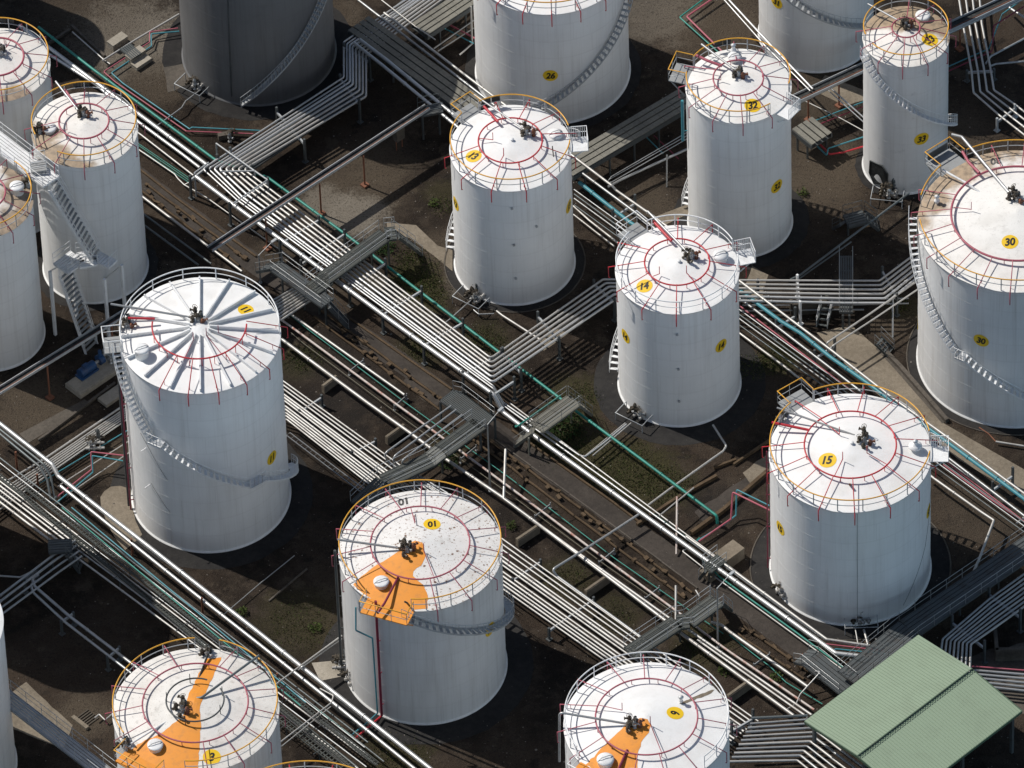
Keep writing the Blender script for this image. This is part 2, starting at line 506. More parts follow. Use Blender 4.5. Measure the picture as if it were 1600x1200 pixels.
def sleeper(label, a, b, h=0.7, w=0.3, mat='concrete', name='sleeper_wall', group='low concrete pipe sleepers'):
    a, b = Vector((a[0], a[1], 0)), Vector((b[0], b[1], 0))
    mb = MB()
    m = (a + b) / 2
    ang = math.atan2((b - a).y, (b - a).x)
    mb.box(Vector((0, 0, h / 2)), ((b - a).length, w, h), ang)
    mb.box(Vector((0, 0, h + 0.03)), ((b - a).length * 0.98, w * 0.55, 0.06), ang)
    return tag(mb.place(name, mat, tuple(m)), label, 'concrete sleeper', group)

# ------------------------------------------------------------------ walkways and stairs
def rail_run(mb, pts, h=1.1, r=0.022, spacing=1.6, posts=True, mids=(0.5,)):
    pts = [Vector(p) for p in pts]
    up = Vector((0, 0, h))
    mb.tube([p + up for p in pts], r, 6)
    for f in mids:
        mb.tube([p + up * f for p in pts], r * 0.85, 6)
    if posts:
        for a, b in zip(pts[:-1], pts[1:]):
            L = (b - a).length
            k = max(1, int(round(L / spacing)))
            for i in range(k + 1):
                p = lerp(a, b, i / k)
                mb.tube([p, p + up], r, 6)

def deck_mesh(mb, a, b, w, thick=0.06, gap=0.05, strips=5):
    """Deck of lengthwise planks from a to b (may slope)."""
    a, b = Vector(a), Vector(b)
    d = (b - a); d.normalize()
    side = d.cross(Vector((0, 0, 1))).normalized()
    sw = w / strips
    for i in range(strips):
        o = side * ((i + 0.5) * sw - w / 2)
        mb.beam(a + o, b + o, sw - gap, thick)
    L = (b - a).length
    k = max(2, int(L / 1.2))
    for i in range(k + 1):
        p = lerp(a, b, i / k) - Vector((0, 0, thick * 0.5 + 0.05))
        mb.beam(p - side * w / 2, p + side * w / 2, 0.06, 0.09)
    for sgn in (-1, 1):
        o = side * sgn * (w / 2 + 0.03) - Vector((0, 0, 0.06))
        mb.beam(a + o, b + o, 0.05, 0.2)

def stair_mesh(mb, top, bot, w, riser=0.33):
    top, bot = Vector(top), Vector(bot)
    n = max(4, int(abs(top.z - bot.z) / riser))
    flat = Vector((bot.x - top.x, bot.y - top.y, 0)).normalized()
    side = flat.cross(Vector((0, 0, 1)))
    ang = math.atan2(flat.y, flat.x)
    for i in range(n):
        p = lerp(top, bot, (i + 0.5) / n)
        mb.box(p, (0.19, w, 0.04), ang)
    return side

def walkway(label, runs, w, mat='grating', rail='grey_rail', name='footbridge', legs=(), stairs=(), rails=(1, 1), strips=5, group=None, cat='footbridge', rail_h=1.05, leg_mat=None, riser=0.33, stair_mat=None):
    """runs = deck centre-lines, stairs = (top, bottom) flights; each run becomes a deck part with its railings."""
    base = Vector(runs[0][0]) if runs else Vector(stairs[0][1])
    loc = Vector((base.x, base.y, 0))
    root = thing(name, label, cat, tuple(loc), 0, group)
    for run in runs:
        run = [Vector(p) - loc for p in run]
        mb = MB()
        for a, b in zip(run[:-1], run[1:]):
            deck_mesh(mb, a, b, w, strips=strips)
        mb.build('deck', mat, root)
        for k, sgn in enumerate((-1, 1)):
            if not rails[k]: continue
            line = []
            for i, p in enumerate(run):
                a, b = run[max(i - 1, 0)], run[min(i + 1, len(run) - 1)]
                d = (b - a); d.z = 0; d.normalize()
                line.append(p + d.cross(Vector((0, 0, 1))) * sgn * (w / 2 + 0.05))
            mb = MB(); rail_run(mb, line, rail_h)
            mb.build('railing', rail, root)
    for (t, b) in stairs:
        t, b = Vector(t) - loc, Vector(b) - loc
        mb = MB(); stair_mesh(mb, t, b, w * 0.9, riser)
        st = mb.build('stair', stair_mat or mat, root)
        d = (b - t); d.z = 0; d.normalize()
        side = d.cross(Vector((0, 0, 1)))
        for sgn in (-1, 1):
            mb = MB(); rail_run(mb, [t + side * sgn * w * 0.47, b + side * sgn * w * 0.47], rail_h, spacing=1.2)
            mb.build('handrail', rail, st)
            mb = MB(); mb.beam(t + side * sgn * w * 0.45, b + side * sgn * w * 0.45, 0.06, 0.22); mb.build('stringer', mat, st)
    for p in legs:
        p = Vector(p) - loc
        mb = MB(); mb.box(Vector((p.x, p.y, p.z / 2 - 0.1)), (0.12, 0.12, p.z - 0.1), GRID_B)
        mb.build('leg', leg_mat or mat, root)
    return root

def covered_trestle(label, a, b, w, z, strips=4, legs=4, name='covered_trestle', mat='slab_grey', group='slab covered cable trestles'):
    a, b = Vector(a), Vector(b)
    loc = Vector((a.x, a.y, 0))
    root = thing(name, label, 'cable trestle', tuple(loc), 0, group)
    A, B = a - loc, b - loc
    d = (B - A); d.z = 0; d.normalize(); side = d.cross(Vector((0, 0, 1)))
    sw = w / strips
    for i in range(strips):
        mb = MB()
        o = side * ((i + 0.5) * sw - w / 2)
        L = (B - A).length
        k = max(1, int(L / 1.5))
        for j in range(k):
            p, q = lerp(A, B, j / k) + d * 0.012, lerp(A, B, (j + 1) / k) - d * 0.012
            mb.beam(p + o, q + o, sw - 0.11, 0.07)
        mb.build('cover_slab', mat, root)
    mb = MB()
    for sgn in (-1, 1):
        o = side * sgn * (w / 2 - 0.05) - Vector((0, 0, 0.28))
        mb.beam(A + o, B + o, 0.1, 0.42)
    mb.beam(A - Vector((0, 0, 0.42)), B - Vector((0, 0, 0.42)), w - 0.3, 0.06)
    mb.build('tray', 'dark_steel', root)
    for j in range(legs):
        p = lerp(A, B, (j + 0.5) / legs)
        mb = MB()
        for sgn in (-1, 1):
            q = p + side * sgn * (w / 2 - 0.1)
            mb.box((q.x, q.y, (q.z - 0.5) / 2), (0.12, 0.12, max(0.1, q.z - 0.5)), GRID_A)
        mb.beam(p + side * (w / 2) - Vector((0, 0, 0.56)), p - side * (w / 2) - Vector((0, 0, 0.56)), 0.1, 0.12)
        mb.build('leg_frame', 'dark_steel', root)
    return root

def cable_tray(label, a, b, posts, w=0.55, name='cable_tray', group='raised cable trays on red posts'):
    """Trough-shaped cable bridge on thin rusty posts."""
    a, b = Vector(a), Vector(b)
    loc = Vector((a.x, a.y, 0)); A, B = a - loc, b - loc
    root = thing(name, label, 'cable tray', tuple(loc), 0, group)
    d = (B - A); d.z = 0; d.normalize(); side = d.cross(Vector((0, 0, 1)))
    mb = MB()
    mb.beam(A - Vector((0, 0, .1)), B - Vector((0, 0, .1)), w, 0.04)
    mb.build('trough_floor', 'hide_black', root)
    for sgn, m in ((-1, 'grey_rail'), (1, 'grey_rail')):
        mb = MB()
        o = side * sgn * w / 2
        mb.beam(A + o, B + o, 0.05, 0.24)
        mb.build('side_rail', m, root)
    mb = MB(); mb.tube([A + side * w * 0.25 + Vector((0, 0, .0)), B + side * w * 0.25 + Vector((0, 0, .0))], 0.05, 6)
    mb.build('cable', 'rust', root)
    for p in posts:
        p = Vector(p) - loc
        mb = MB()
        mb.tube([(p.x, p.y, 0), (p.x, p.y, a.z - 0.1)], 0.07, 8)
        mb.box((p.x, p.y, 0.08), (0.5, 0.5, 0.16), GRID_A)
        mb.build('post', 'rust', root)
    return root

# ------------------------------------------------------------------ small equipment
def wheel(mb, c, R, tilt):
    mb.torus(c, R, 0.018, 14, 5, tilt)
    for k in range(3):
        t = k * PI / 3
        p = tilt @ Vector((R * math.cos(t), R * math.sin(t), 0))
        mb.tube([Vector(c) - p, Vector(c) + p], 0.012, 5)

def valve_parts(root, c, rng, n=4, spread=0.7, body='valve_metal', height=0.75):
    """A small group of valves and breather vents: bodies, flanges and hand wheels."""
    c = Vector(c)
    mix = [body, body, 'grey_pipe', 'dark_steel', body, 'rust']
    for i in range(n):
        ang = i * 2.4 + rng.uniform(-.4, .4)
        rad = spread * (i / max(1, n - 1))
        p = c + Vector((math.cos(ang) * rad, math.sin(ang) * rad, 0))
        hh = height * rng.uniform(0.6, 1.15)
        mb = MB()
        mb.lathe([(0.16, 0), (0.16, 0.05), (0.09, 0.06), (0.09, hh * 0.35), (0.17, hh * 0.40), (0.17, hh * 0.46), (0.11, hh * 0.5), (0.15, hh * 0.7), (0.12, hh * 0.86), (0.03, hh * 0.9), (0.03, hh)], p, 12, cap=True)
        d = Vector((math.cos(ang + 1.1), math.sin(ang + 1.1), 0))
        mb.tube([p + Vector((0, 0, hh * 0.55)), p + d * 0.38 + Vector((0, 0, hh * 0.55))], 0.075, 8)
        mb.tube([p + d * 0.34 + Vector((0, 0, hh * 0.55)), p + d * 0.39 + Vector((0, 0, hh * 0.55))], 0.13, 10)
        v = mb.build('roof_valve' if height < 0.9 else 'valve', mix[i % 6] if body == 'valve_metal' else body, root)
        if i % 2 == 0:
            mb = MB()
            tl = Matrix.Rotation(rng.uniform(-0.7, 0.7), 3, 'X') @ Matrix.Rotation(rng.uniform(-0.7, 0.7), 3, 'Y')
            wheel(mb, p + Vector((0, 0, hh)), 0.2, tl)
            mb.build('handwheel', body, v)

def manifold(label, pos, out, pipes, seed, frame=True):
    """Outlet manifold at a tank foot: valves, spools and a little guard frame."""
    rng = random.Random(seed)
    pos = Vector((pos[0], pos[1], 0))
    root = thing('valve_manifold', label, 'valve manifold', tuple(pos), 0, 'outlet valves at the tank feet')
    out = Vector((out[0], out[1], 0)).normalized(); side = Vector((-out.y, out.x, 0))
    for k in range(3):
        p = side * (k - 1) * 0.55
        mb = MB()
        mb.tube(round_corners([p - out * 0.9 + Vector((0, 0, .55)), p + Vector((0, 0, .55)), p + out * 0.5 + Vector((0, 0, .55))], 0.1), 0.11, 8)
        for q in (-0.6, -0.15, 0.2):
            mb.tube([p + out * q + Vector((0, 0, .55)), p + out * (q + 0.06) + Vector((0, 0, .55))], 0.2, 10)
        mb.build('spool_pipe', 'white_pipe' if k else 'valve_metal', root)
    valve_parts(root, (0, 0, 0.35), rng, 4, 0.6, height=1.15)
    if frame:
        mb = MB()
        a, b = side * 1.2 - out * 0.3, side * 1.2 + out * 1.1
        c, d = -side * 1.2 + out * 1.1, -side * 1.2 - out * 0.3
        up = Vector((0, 0, 0.75))
        mb.tube([a + up, b + up, c + up, d + up], 0.035, 6)
        for q in (a, b, c, d): mb.tube([q, q + up], 0.035, 6)
        mb.build('guard_frame', 'grey_rail', root)
    return root

def lamp_post(label, pos, h, arm, rng=None):
    pos = Vector((pos[0], pos[1], 0))
    root = thing('lamp_post', label, 'lamp post', tuple(pos), 0, 'thin lamp posts in the pipe yard')
    mb = MB(); mb.tube([(0, 0, 0), (0, 0, h)], [0.075, 0.05], 8); mb.cyl((0, 0, 0), 0.14, 0.1, 8)
    mb.build('post', 'grey_pipe', root)
    tip = Vector((arm[0], arm[1], h + 0.35))
    mb = MB(); mb.tube([(0, 0, h - .02), tip], 0.035, 6)
    mb.build('arm', 'grey_pipe', root)
    d = Vector((arm[0], arm[1], 0)).normalized()
    mb = MB(); mb.box(tip + d * 0.2 + Vector((0, 0, .02)), (0.5, 0.2, 0.1), math.atan2(d.y, d.x))
    mb.build('lamp_head', 'grey_rail', root)
    return root
# ------------------------------------------------------------------ tanks
import bmesh
from mathutils.geometry import tessellate_polygon
SLOPE = 0.17
TK = {
    '13': (0.55, 12.65, 4.49, 12.16),   # x, y, radius, height
    '14': (12.45, -0.48, 4.51, 12.03),   # x, y, radius, height
    '32': (17.68, 16.11, 3.9, 14.33),   # x, y, radius, height
    '33': (30.47, 21.52, 3.2, 13.53),   # x, y, radius, height
    '15': (24.2, -19.64, 5.82, 12.1),   # x, y, radius, height
    '11': (-22.45, -10.09, 5.8, 16.93),   # x, y, radius, height
    '10': (-6.99, -27.7, 5.82, 12.17),   # x, y, radius, height
    '3': (-23.13, -42.51, 5.83, 12.5),   # x, y, radius, height
    '12': (-31.03, 13.9, 3.91, 14.5),   # x, y, radius, height
    '26': (4.03, 33.09, 5.88, 11.72),   # x, y, radius, height
    '9': (8.57, -45.41, 5.79, 12.5),   # x, y, radius, height
    '30': (37.51, 0.87, 7.25, 14.41),   # x, y, radius, height
    'G': (-18.49, 36.28, 5.87, 14.2),   # x, y, radius, height
    '31': (24.41, 36.16, 4.4, 15.5),   # x, y, radius, height
    'N': (-37.58, 21.09, 3.9, 14.5),   # x, y, radius, height
    'P': (-38.78, 7.23, 3.9, 14.1),   # x, y, radius, height
    'Q': (-42.45, -35.64, 5.8, 15),   # x, y, radius, height
    'R': (-15.51, -55.71, 7.3, 12.2),   # x, y, radius, height
    'S': (-44.56, -15.15, 5.82, 17),   # x, y, radius, height
    'U': (-45.58, 44.68, 3.9, 14.5),   # x, y, radius, height
}

def text_mesh(txt, size, shear=0.2):
    cu = bpy.data.curves.new('numeral', 'FONT')
    cu.body = txt; cu.size = size; cu.align_x = 'CENTER'; cu.align_y = 'CENTER'
    cu.offset = size * 0.036; cu.shear = shear; cu.space_character = 0.95
    cu.resolution_u = 3
    ob = bpy.data.objects.new('numeral', cu); COL.objects.link(ob)
    dg = bpy.context.evaluated_depsgraph_get()
    me = bpy.data.meshes.new_from_object(ob.evaluated_get(dg))
    vs = [tuple(v.co) for v in me.vertices]; fs = [tuple(p.vertices) for p in me.polygons]
    bpy.data.objects.remove(ob); bpy.data.meshes.remove(me); bpy.data.curves.remove(cu)
    # condensed bold figures
    xs = [v[0] for v in vs]; ys = [v[1] for v in vs]
    cx, cy = (min(xs) + max(xs)) / 2, (min(ys) + max(ys)) / 2
    return [((x - cx) * 0.86, y - cy) for x, y, z in vs], fs

def disc2d(r, rings=3, n=28):
    vs, fs = [(0, 0)], []
    for i in range(1, rings + 1):
        for j in range(n):
            t = 2 * PI * j / n
            vs.append((r * i / rings * math.cos(t), r * i / rings * math.sin(t)))
    for j in range(n):
        fs.append((0, 1 + j, 1 + (j + 1) % n))
    for i in range(rings - 1):
        for j in range(n):
            a, b = 1 + i * n + j, 1 + i * n + (j + 1) % n
            fs.append((a, b, b + n, a + n) if False else (a, a + n, b + n, b))
    return vs, fs

class Tank:
    def __init__(s, key, label, shell='shell_clean', roof='roof_clean', h=None, slope=SLOPE, group='white storage tanks'):
        s.x, s.y, s.R, s.h = TK[key]
        s.key, s.slope = key, slope
        s.root = thing('storage_tank', label, 'storage tank', (s.x, s.y, 0), 0, group)
        R, h = s.R, s.h
        mb = MB()
        prof = [(R + 0.11, 0), (R + 0.11, 0.06), (R + 0.02, 0.10), (R, 0.16)]
        mb.lathe(prof, n=128)
        mb.lathe([(R, 0.16), (R, h - 0.16)], n=128)
        mb.lathe([(R, h - 0.16), (R + 0.07, h - 0.12), (R + 0.07, h)], n=128)
        # weld beads between the plate courses
        z = 1.75 + (hash(key) % 5) * 0.07 if False else 1.75
        while z < h - 0.9:
            mb.lathe([(R - 0.002, z - 0.018), (R + 0.007, z), (R - 0.002, z + 0.018)], n=128, smooth=False)
            z += 1.75
        s.shell = mb.build('shell', shell, s.root)
        mb = MB()
        ap = 0.12
        rp = [(R + 0.07, h), (R + 0.02, h + 0.015)]
        k = 7
        for i in range(k + 1):
            r = (R - 0.06) * (1 - i / k) + ap * (i / k)
            rp.append((r, s.zr(r)))
        mb.lathe(rp, n=96)
        mb.add([(ap * math.cos(2 * PI * j / 12), ap * math.sin(2 * PI * j / 12), s.zr(ap)) for j in range(12)], [tuple(range(12))])
        s.roof = mb.build('roof', roof, s.root)

    def zr(s, r):
        return s.h + 0.02 + s.slope * max(0.0, s.R - r)

    def at(s, a, r, dz=0.0):
        a = R_(a)
        return Vector((r * math.cos(a), r * math.sin(a), s.zr(min(r, s.R)) + dz))

    def railing(s, top='yellow_paint', body='grey_rail', gaps=(), n=18, arc=None, h=1.2, phase=0.0, sub=True):
        R = s.R - 0.03
        step = 2.5
        def ok(a):
            a %= 360
            if arc and not (arc[0] <= a <= arc[1] or arc[0] <= a + 360 <= arc[1]): return False
            return not any(g0 <= a <= g1 or g0 <= a - 360 <= g1 or g0 <= a + 360 <= g1 for g0, g1 in gaps)
        runs, cur = [], []
        m = int(360 / step)
        start = next((i for i in range(m) if not ok(i * step)), 0)
        full = all(ok(i * step) for i in range(m))
        for i in range(start, start + m + 1):
            a = i * step
            if ok(a) and not (i == start + m and not full): cur.append(a)
            else:
                if len(cur) > 1: runs.append(cur)
                cur = []
        if len(cur) > 1: runs.append(cur)
        mb = MB(); mt = MB()
        pt = lambda a, z: Vector((R * math.cos(R_(a)), R * math.sin(R_(a)), s.h + z))
        for run in runs:
            mt.tube([pt(a, h) for a in run], 0.05, 6)
            mb.tube([pt(a, h * 0.52) for a in run], 0.034, 6)
            for a in (run[0], run[-1]):
                mb.tube([pt(a, 0), pt(a, h)], 0.032, 6)
        for i in range(n):
            a = phase + i * 360 / n
            if ok(a): mb.tube([pt(a, 0), pt(a, h)], 0.045, 6)
        rl = mb.build('railing', body, s.root)
        mt.build('top_rail', top, rl)
        return rl

    def spray(s, ring, mat, n, phase, skip=(), only=None, arc=None, rise=0.42, reach=0.55, ring_r=0.06, arm_r=0.034):
        r = ring * s.R
        z = s.zr(r) + rise
        mb = MB()
        a0, a1 = arc if arc else (0, 360)
        k = 72
        pts = [(r * math.cos(R_(a0 + (a1 - a0) * i / k)), r * math.sin(R_(a0 + (a1 - a0) * i / k)), z) for i in range(k + (1 if arc else 0))]
        mb.tube(pts, ring_r, 8, closed=not arc)
        for i in range(12):
            a = a0 + (a1 - a0) * (i + 0.5) / 12
            p = s.at(a, r)
            mb.tube([p, (p.x, p.y, z)], 0.03, 5)
        s.ring = mb.build('spray_ring', mat, s.root)
        for i in range(n):
            a = (phase + i * 360 / n) % 360
            if any(g0 <= a <= g1 or g0 <= a - 360 <= g1 for g0, g1 in skip): continue
            if only and not any(g0 <= a <= g1 or g0 <= a - 360 <= g1 for g0, g1 in only): continue
            d = Vector((math.cos(R_(a)), math.sin(R_(a)), 0))
            p0 = d * (r - 0.02) + Vector((0, 0, z + 0.07))
            p1 = d * (s.R + reach) + Vector((0, 0, s.h + 0.25))
            p2 = p1 - Vector((0, 0, 1.05)); p3 = p2 - d * 0.10 - Vector((0, 0, 0.05))
            mb = MB(); mb.tube([p0, p1, p2, p3], arm_r, 6)
            mid = lerp(p0, p1, 0.72)
            mb.tube([mid, Vector((mid.x, mid.y, s.zr(min(s.R, math.hypot(mid.x, mid.y)))))], 0.022, 5)
            mb.build('spray_pipe', mat, s.root)

    def stub(s, a, r0, r1, mat, up=0.75):
        """A spray pipe that turns inwards and ends in an upright nozzle."""
        d = Vector((math.cos(R_(a)), math.sin(R_(a)), 0))
        z0 = s.zr(r0) + 0.45
        p1 = d * r1; p1.z = s.zr(r1) + 0.2
        mb = MB(); mb.tube([d * r0 + Vector((0, 0, z0)), p1, p1 + Vector((0, 0, up))], 0.03, 6)
        mb.build('spray_nozzle', mat, s.root)

    def platform(s, a, wid=1.9, deep=1.5, top='yellow_paint', body='grey_rail', dz=0.0, panel=False, deck='light_grating', brace=True):
        d = Vector((math.cos(R_(a)), math.sin(R_(a)), 0)); t = Vector((-d.y, d.x, 0))
        c = d * (s.R + deep / 2 - 0.25) + Vector((0, 0, s.h + dz))
        ang = math.atan2(d.y, d.x)
        mb = MB(); mb.box(c, (deep, wid, 0.08), ang)
        if brace:
            for sg in (-1, 1):
                q = c + t * sg * (wid / 2 - 0.1) + d * (deep / 2 - 0.1)
                w = d * s.R + t * sg * (wid / 2 - 0.1); w.z = s.h + dz - 1.3
                mb.beam(q, w, 0.08, 0.08)
        pf = mb.build('platform', deck, s.root)
        i, o = c - d * (deep / 2 - 0.2), c + d * (deep / 2)
        pts = [i - t * wid / 2, o - t * wid / 2, o + t * wid / 2, i + t * wid / 2]
        mb = MB(); rail_run(mb, pts, 1.2, 0.026, 1.2)
        rl = mb.build('platform_railing', body, pf)
        mb = MB(); mb.tube([p + Vector((0, 0, 1.215)) for p in pts], 0.038, 6)
        mb.build('platform_top_rail', top, pf)
        if panel:
            mb = MB(); mb.box(c + d * (deep / 2 - 0.03) + Vector((0, 0, 0.5)), (0.04, wid * 0.8, 0.7), ang)
            mb.build('notice_board', 'dark_steel', pf)
        return pf

    def landing(s, a, wid=1.5, deep=1.25, dz=-0.15, mat='white_steel', slats=True):
        d = Vector((math.cos(R_(a)), math.sin(R_(a)), 0)); t = Vector((-d.y, d.x, 0))
        c = d * (s.R + deep / 2) + Vector((0, 0, s.h + dz)); ang = math.atan2(d.y, d.x)
        mb = MB(); mb.box(c, (deep, wid, 0.07), ang)
        mb.beam(c + d * (deep / 2) - t * 0.4, d * s.R + Vector((0, 0, s.h + dz - 1.1)) - t * 0.4, 0.07, 0.07)
        mb.beam(c + d * (deep / 2) + t * 0.4, d * s.R + Vector((0, 0, s.h + dz - 1.1)) + t * 0.4, 0.07, 0.07)
        ld = mb.build('stair_landing', mat, s.root)
        mb = MB()
        far = c + t * wid / 2
        pts = [c - t * wid / 2 + d * deep / 2, c + t * wid / 2 + d * deep / 2, far - d * deep / 2]
        rail_run(mb, pts, 1.15, 0.03, 1.2)
        if slats:
            for (p, q) in ((pts[1], pts[2]),):
                for k in range(1, 8):
                    m = lerp(p, q, k / 8); mb.tube([m, m + Vector((0, 0, 1.15))], 0.022, 5)
            m0, m1 = pts[0], pts[1]
            for k in range(1, 8):
                m = lerp(m0, m1, k / 8); mb.tube([m, m + Vector((0, 0, 1.15))], 0.022, 5)
        mb.build('landing_railing', mat, ld)

    def stair(s, a0, z0, a1, z1, mat='white_steel', rail=None, width=0.62, inner=True, balusters=1, tread=0.22):
        """Helical stair hugging the shell from (a0, z0) down to (a1, z1)."""
        Ri, Ro = s.R + 0.10, s.R + 0.10 + width
        n = max(6, int(abs(z0 - z1) / 0.29), int(abs(a1 - a0) * PI / 180 * s.R / 0.75))
        mb = MB()
        pt = lambda a, r, z: Vector((r * math.cos(R_(a)), r * math.sin(R_(a)), z))
        for i in range(n):
            f = (i + 0.5) / n
            a, z = a0 + (a1 - a0) * f, z0 + (z1 - z0) * f
            mb.box(pt(a, (Ri + Ro) / 2, z), (width, tread, 0.045), R_(a))
        k = max(10, n // 2)
        P = lambda r, dz: [pt(a0 + (a1 - a0) * i / k, r, z0 + (z1 - z0) * i / k + dz) for i in range(k + 1)]
        for r in (Ri, Ro):
            up, dn, up2, dn2 = P(r, 0.06), P(r, -0.10), P(r + 0.03, 0.06), P(r + 0.03, -0.10)
            m = k + 1
            mb.add(up + dn + up2 + dn2, [f for i in range(k) for f in ((i, i + 1, m + i + 1, m + i), (2 * m + i, 3 * m + i, 3 * m + i + 1, 2 * m + i + 1), (i, 2 * m + i, 2 * m + i + 1, i + 1))])
        st = mb.build('stairway', mat, s.root)
        mb = MB()
        for r in ((Ro, Ri + 0.04) if inner == 2 else (Ro,)):
            mb.tube(P(r, 1.0), 0.026, 6)
            mb.tube(P(r, 0.52), 0.016, 5)
            for i in range(0, n + 1, balusters):
                f = i / n
                a, z = a0 + (a1 - a0) * f, z0 + (z1 - z0) * f
                mb.tube([pt(a, r, z - 0.1), pt(a, r, z + 1.0)], 0.017, 5)
        mb.build('stair_railing', rail or mat, st)
        return st

    def mid_landing(s, a0, a1, z, mat='white_steel', width=0.75):
        mb = MB(); k = 6
        pt = lambda a, r, zz: Vector((r * math.cos(R_(a)), r * math.sin(R_(a)), zz))
        for i in range(k):
            b0, b1 = a0 + (a1 - a0) * i / k, a0 + (a1 - a0) * (i + 1) / k
            for zz in (z, z - 0.06):
                mb.quad(pt(b0, s.R + .05, zz), pt(b0, s.R + .1 + width, zz), pt(b1, s.R + .1 + width, zz), pt(b1, s.R + .05, zz))
            mb.quad(pt(b0, s.R + .1 + width, z - .12), pt(b1, s.R + .1 + width, z - .12), pt(b1, s.R + .1 + width, z + .05), pt(b0, s.R + .1 + width, z + .05))
        ld = mb.build('mid_landing', mat, s.root)
        mb = MB()
        rail_run(mb, [pt(a0 + (a1 - a0) * i / 4, s.R + .1 + width, z) for i in range(5)], 1.05, 0.026, 1.4)
        mb.build('landing_railing', mat, ld)

    def wall_badge(s, a, z, txt, r=0.58, size=0.82, tilt=0.0):
        R = s.R
        def onw(x, y, off):
            t = R_(a) + x / R
            return ((R + off) * math.cos(t), (R + off) * math.sin(t), z + y)
        vs, fs = disc2d(r, 4)
        mb = MB(); mb.add([onw(x, y, 0.012) for x, y in vs], fs)
        b = mb.build('number_badge', 'badge_yellow', s.root)
        vs, fs = text_mesh(txt, size)
        mb = MB(); mb.add([onw(x, y, 0.030) for x, y in vs], fs)
        mb.build('number', 'black_paint', b)

    def roof_xy(s, x, y, off):
        return (x, y, s.zr(math.hypot(x, y)) + off)

    def roof_badge(s, c, ang, txt, r=0.60, size=0.85, plain=False):
        ca, sa = math.cos(ang), math.sin(ang)
        tr = lambda x, y: (c[0] + x * ca - y * sa, c[1] + x * sa + y * ca)
        par = s.root
        if not plain:
            vs, fs = disc2d(r, 4)
            mb = MB(); mb.add([s.roof_xy(*tr(x, y), 0.012) for x, y in vs], fs)
            par = mb.build('number_badge', 'badge_yellow', s.root)
        vs, fs = text_mesh(txt, size)
        mb = MB(); mb.add([s.roof_xy(*tr(x, y), 0.026) for x, y in vs], fs)
        mb.build('number' if not plain else 'painted_number', 'black_paint' if not plain else 'faded_black', par)

    def painted(s, poly, mat='orange_paint', name='painted_walkway', off=0.012):
        rng = random.Random(len(poly)); raw = [Vector((p[0], p[1], 0)) for p in poly]; pts = []
        for a, b in zip(raw, raw[1:] + raw[:1]):          # hand-rolled edges are never quite straight
            k = max(1, int((b - a).length / 0.28))
            for i in range(k):
                p = lerp(a, b, i / k)
                pts.append(p + Vector((rng.uniform(-.05, .05), rng.uniform(-.05, .05), 0)) if i else p)
        # keep inside the rim
        for p in pts:
            L = math.hypot(p.x, p.y)
            if L > s.R - 0.05: p *= (s.R - 0.05) / L
        tri = tessellate_polygon([pts])
        bm = bmesh.new()
        vv = [bm.verts.new(p) for p in pts]
        for t in tri:
            try: bm.faces.new([vv[i] for i in t])
            except ValueError: pass
        for _ in range(6):
            long = [e for e in bm.edges if e.calc_length() > 0.4]
            if not long: break
            bmesh.ops.subdivide_edges(bm, edges=long, cuts=1)
            bmesh.ops.triangulate(bm, faces=bm.faces[:])
        bm.verts.ensure_lookup_table(); bm.verts.index_update()
        mb = MB()
        mb.add([s.roof_xy(v.co.x, v.co.y, off) for v in bm.verts], [tuple(v.index for v in f.verts) for f in bm.faces])
        bm.free()
        return mb.build(name, mat, s.root)

    def hatch(s, c, r=0.5, h=0.4, dome=0.05, mat='white_steel', bar=True, name='roof_hatch'):
        z = s.zr(math.hypot(c[0], c[1])) - r * s.slope
        mb = MB(); mb.lathe([(r, -0.05), (r, h), (r + 0.06, h), (r + 0.06, h + 0.06)], (c[0], c[1], z), 24)
        ht = mb.build(name, mat, s.root)
        mb = MB()
        mb.lathe([(r + 0.07, h + 0.06), (r + 0.07, h + 0.10), (r * 0.8, h + 0.10 + dome * 0.55), (r * 0.4, h + 0.10 + dome * 0.9), (0.02, h + 0.10 + dome)], (c[0], c[1], z), 24)
        mb.build('lid', mat, ht)
        if bar:
            mb = MB()
            mb.tube([(c[0] - r, c[1] - r * .4, z + h + .1), (c[0] - r * .5, c[1] - r * .2, z + h + .22 + dome), (c[0] + r * .5, c[1] + r * .2, z + h + .22 + dome), (c[0] + r, c[1] + r * .4, z + h + .1)], 0.03, 6)
            mb.build('lid_bar', 'grey_rail', ht)

    def mushroom(s, c, r=0.42, h=0.7):
        z = s.zr(math.hypot(c[0], c[1]))
        mb = MB()
        mb.lathe([(r * 0.55, -0.1), (r * 0.55, h * 0.5), (r, h * 0.52), (r * 0.98, h * 0.66), (r * 0.6, h * 0.85), (0.12, h), (0.12, h + 0.22), (0.2, h + 0.24), (0.02, h + 0.34)], (c[0], c[1], z), 22)
        mb.build('breather_vent', 'white_steel', s.root)

    def fill_pipe(s, pts, r=0.085, mat='silver', name='fill_pipe', bend=0.3):
        mb = MB(); mb.tube(round_corners([Vector(p) for p in pts], bend), r, 10)
        return mb.build(name, mat, s.root)

    def valves(s, c, seed, n=6, spread=0.62):
        rng = random.Random(seed)
        valve_parts(s.root, (c[0], c[1], s.zr(math.hypot(c[0], c[1]))), rng, n, spread, height=0.72)

    def rim_board(s, a, w=1.5):
        d = Vector((math.cos(R_(a)), math.sin(R_(a)), 0)); ang = math.atan2(d.y, d.x)
        mb = MB()
        t = Vector((-d.y, d.x, 0))
        for sg in (-0.5, 0.5):
            mb.box(d * (s.R + 0.02) + t * sg * w * 0.52 + Vector((0, 0, s.h + 0.85)), (0.04, w * 0.47, 0.62), ang)
        mb.build('notice_board', 'hide_black', s.root)

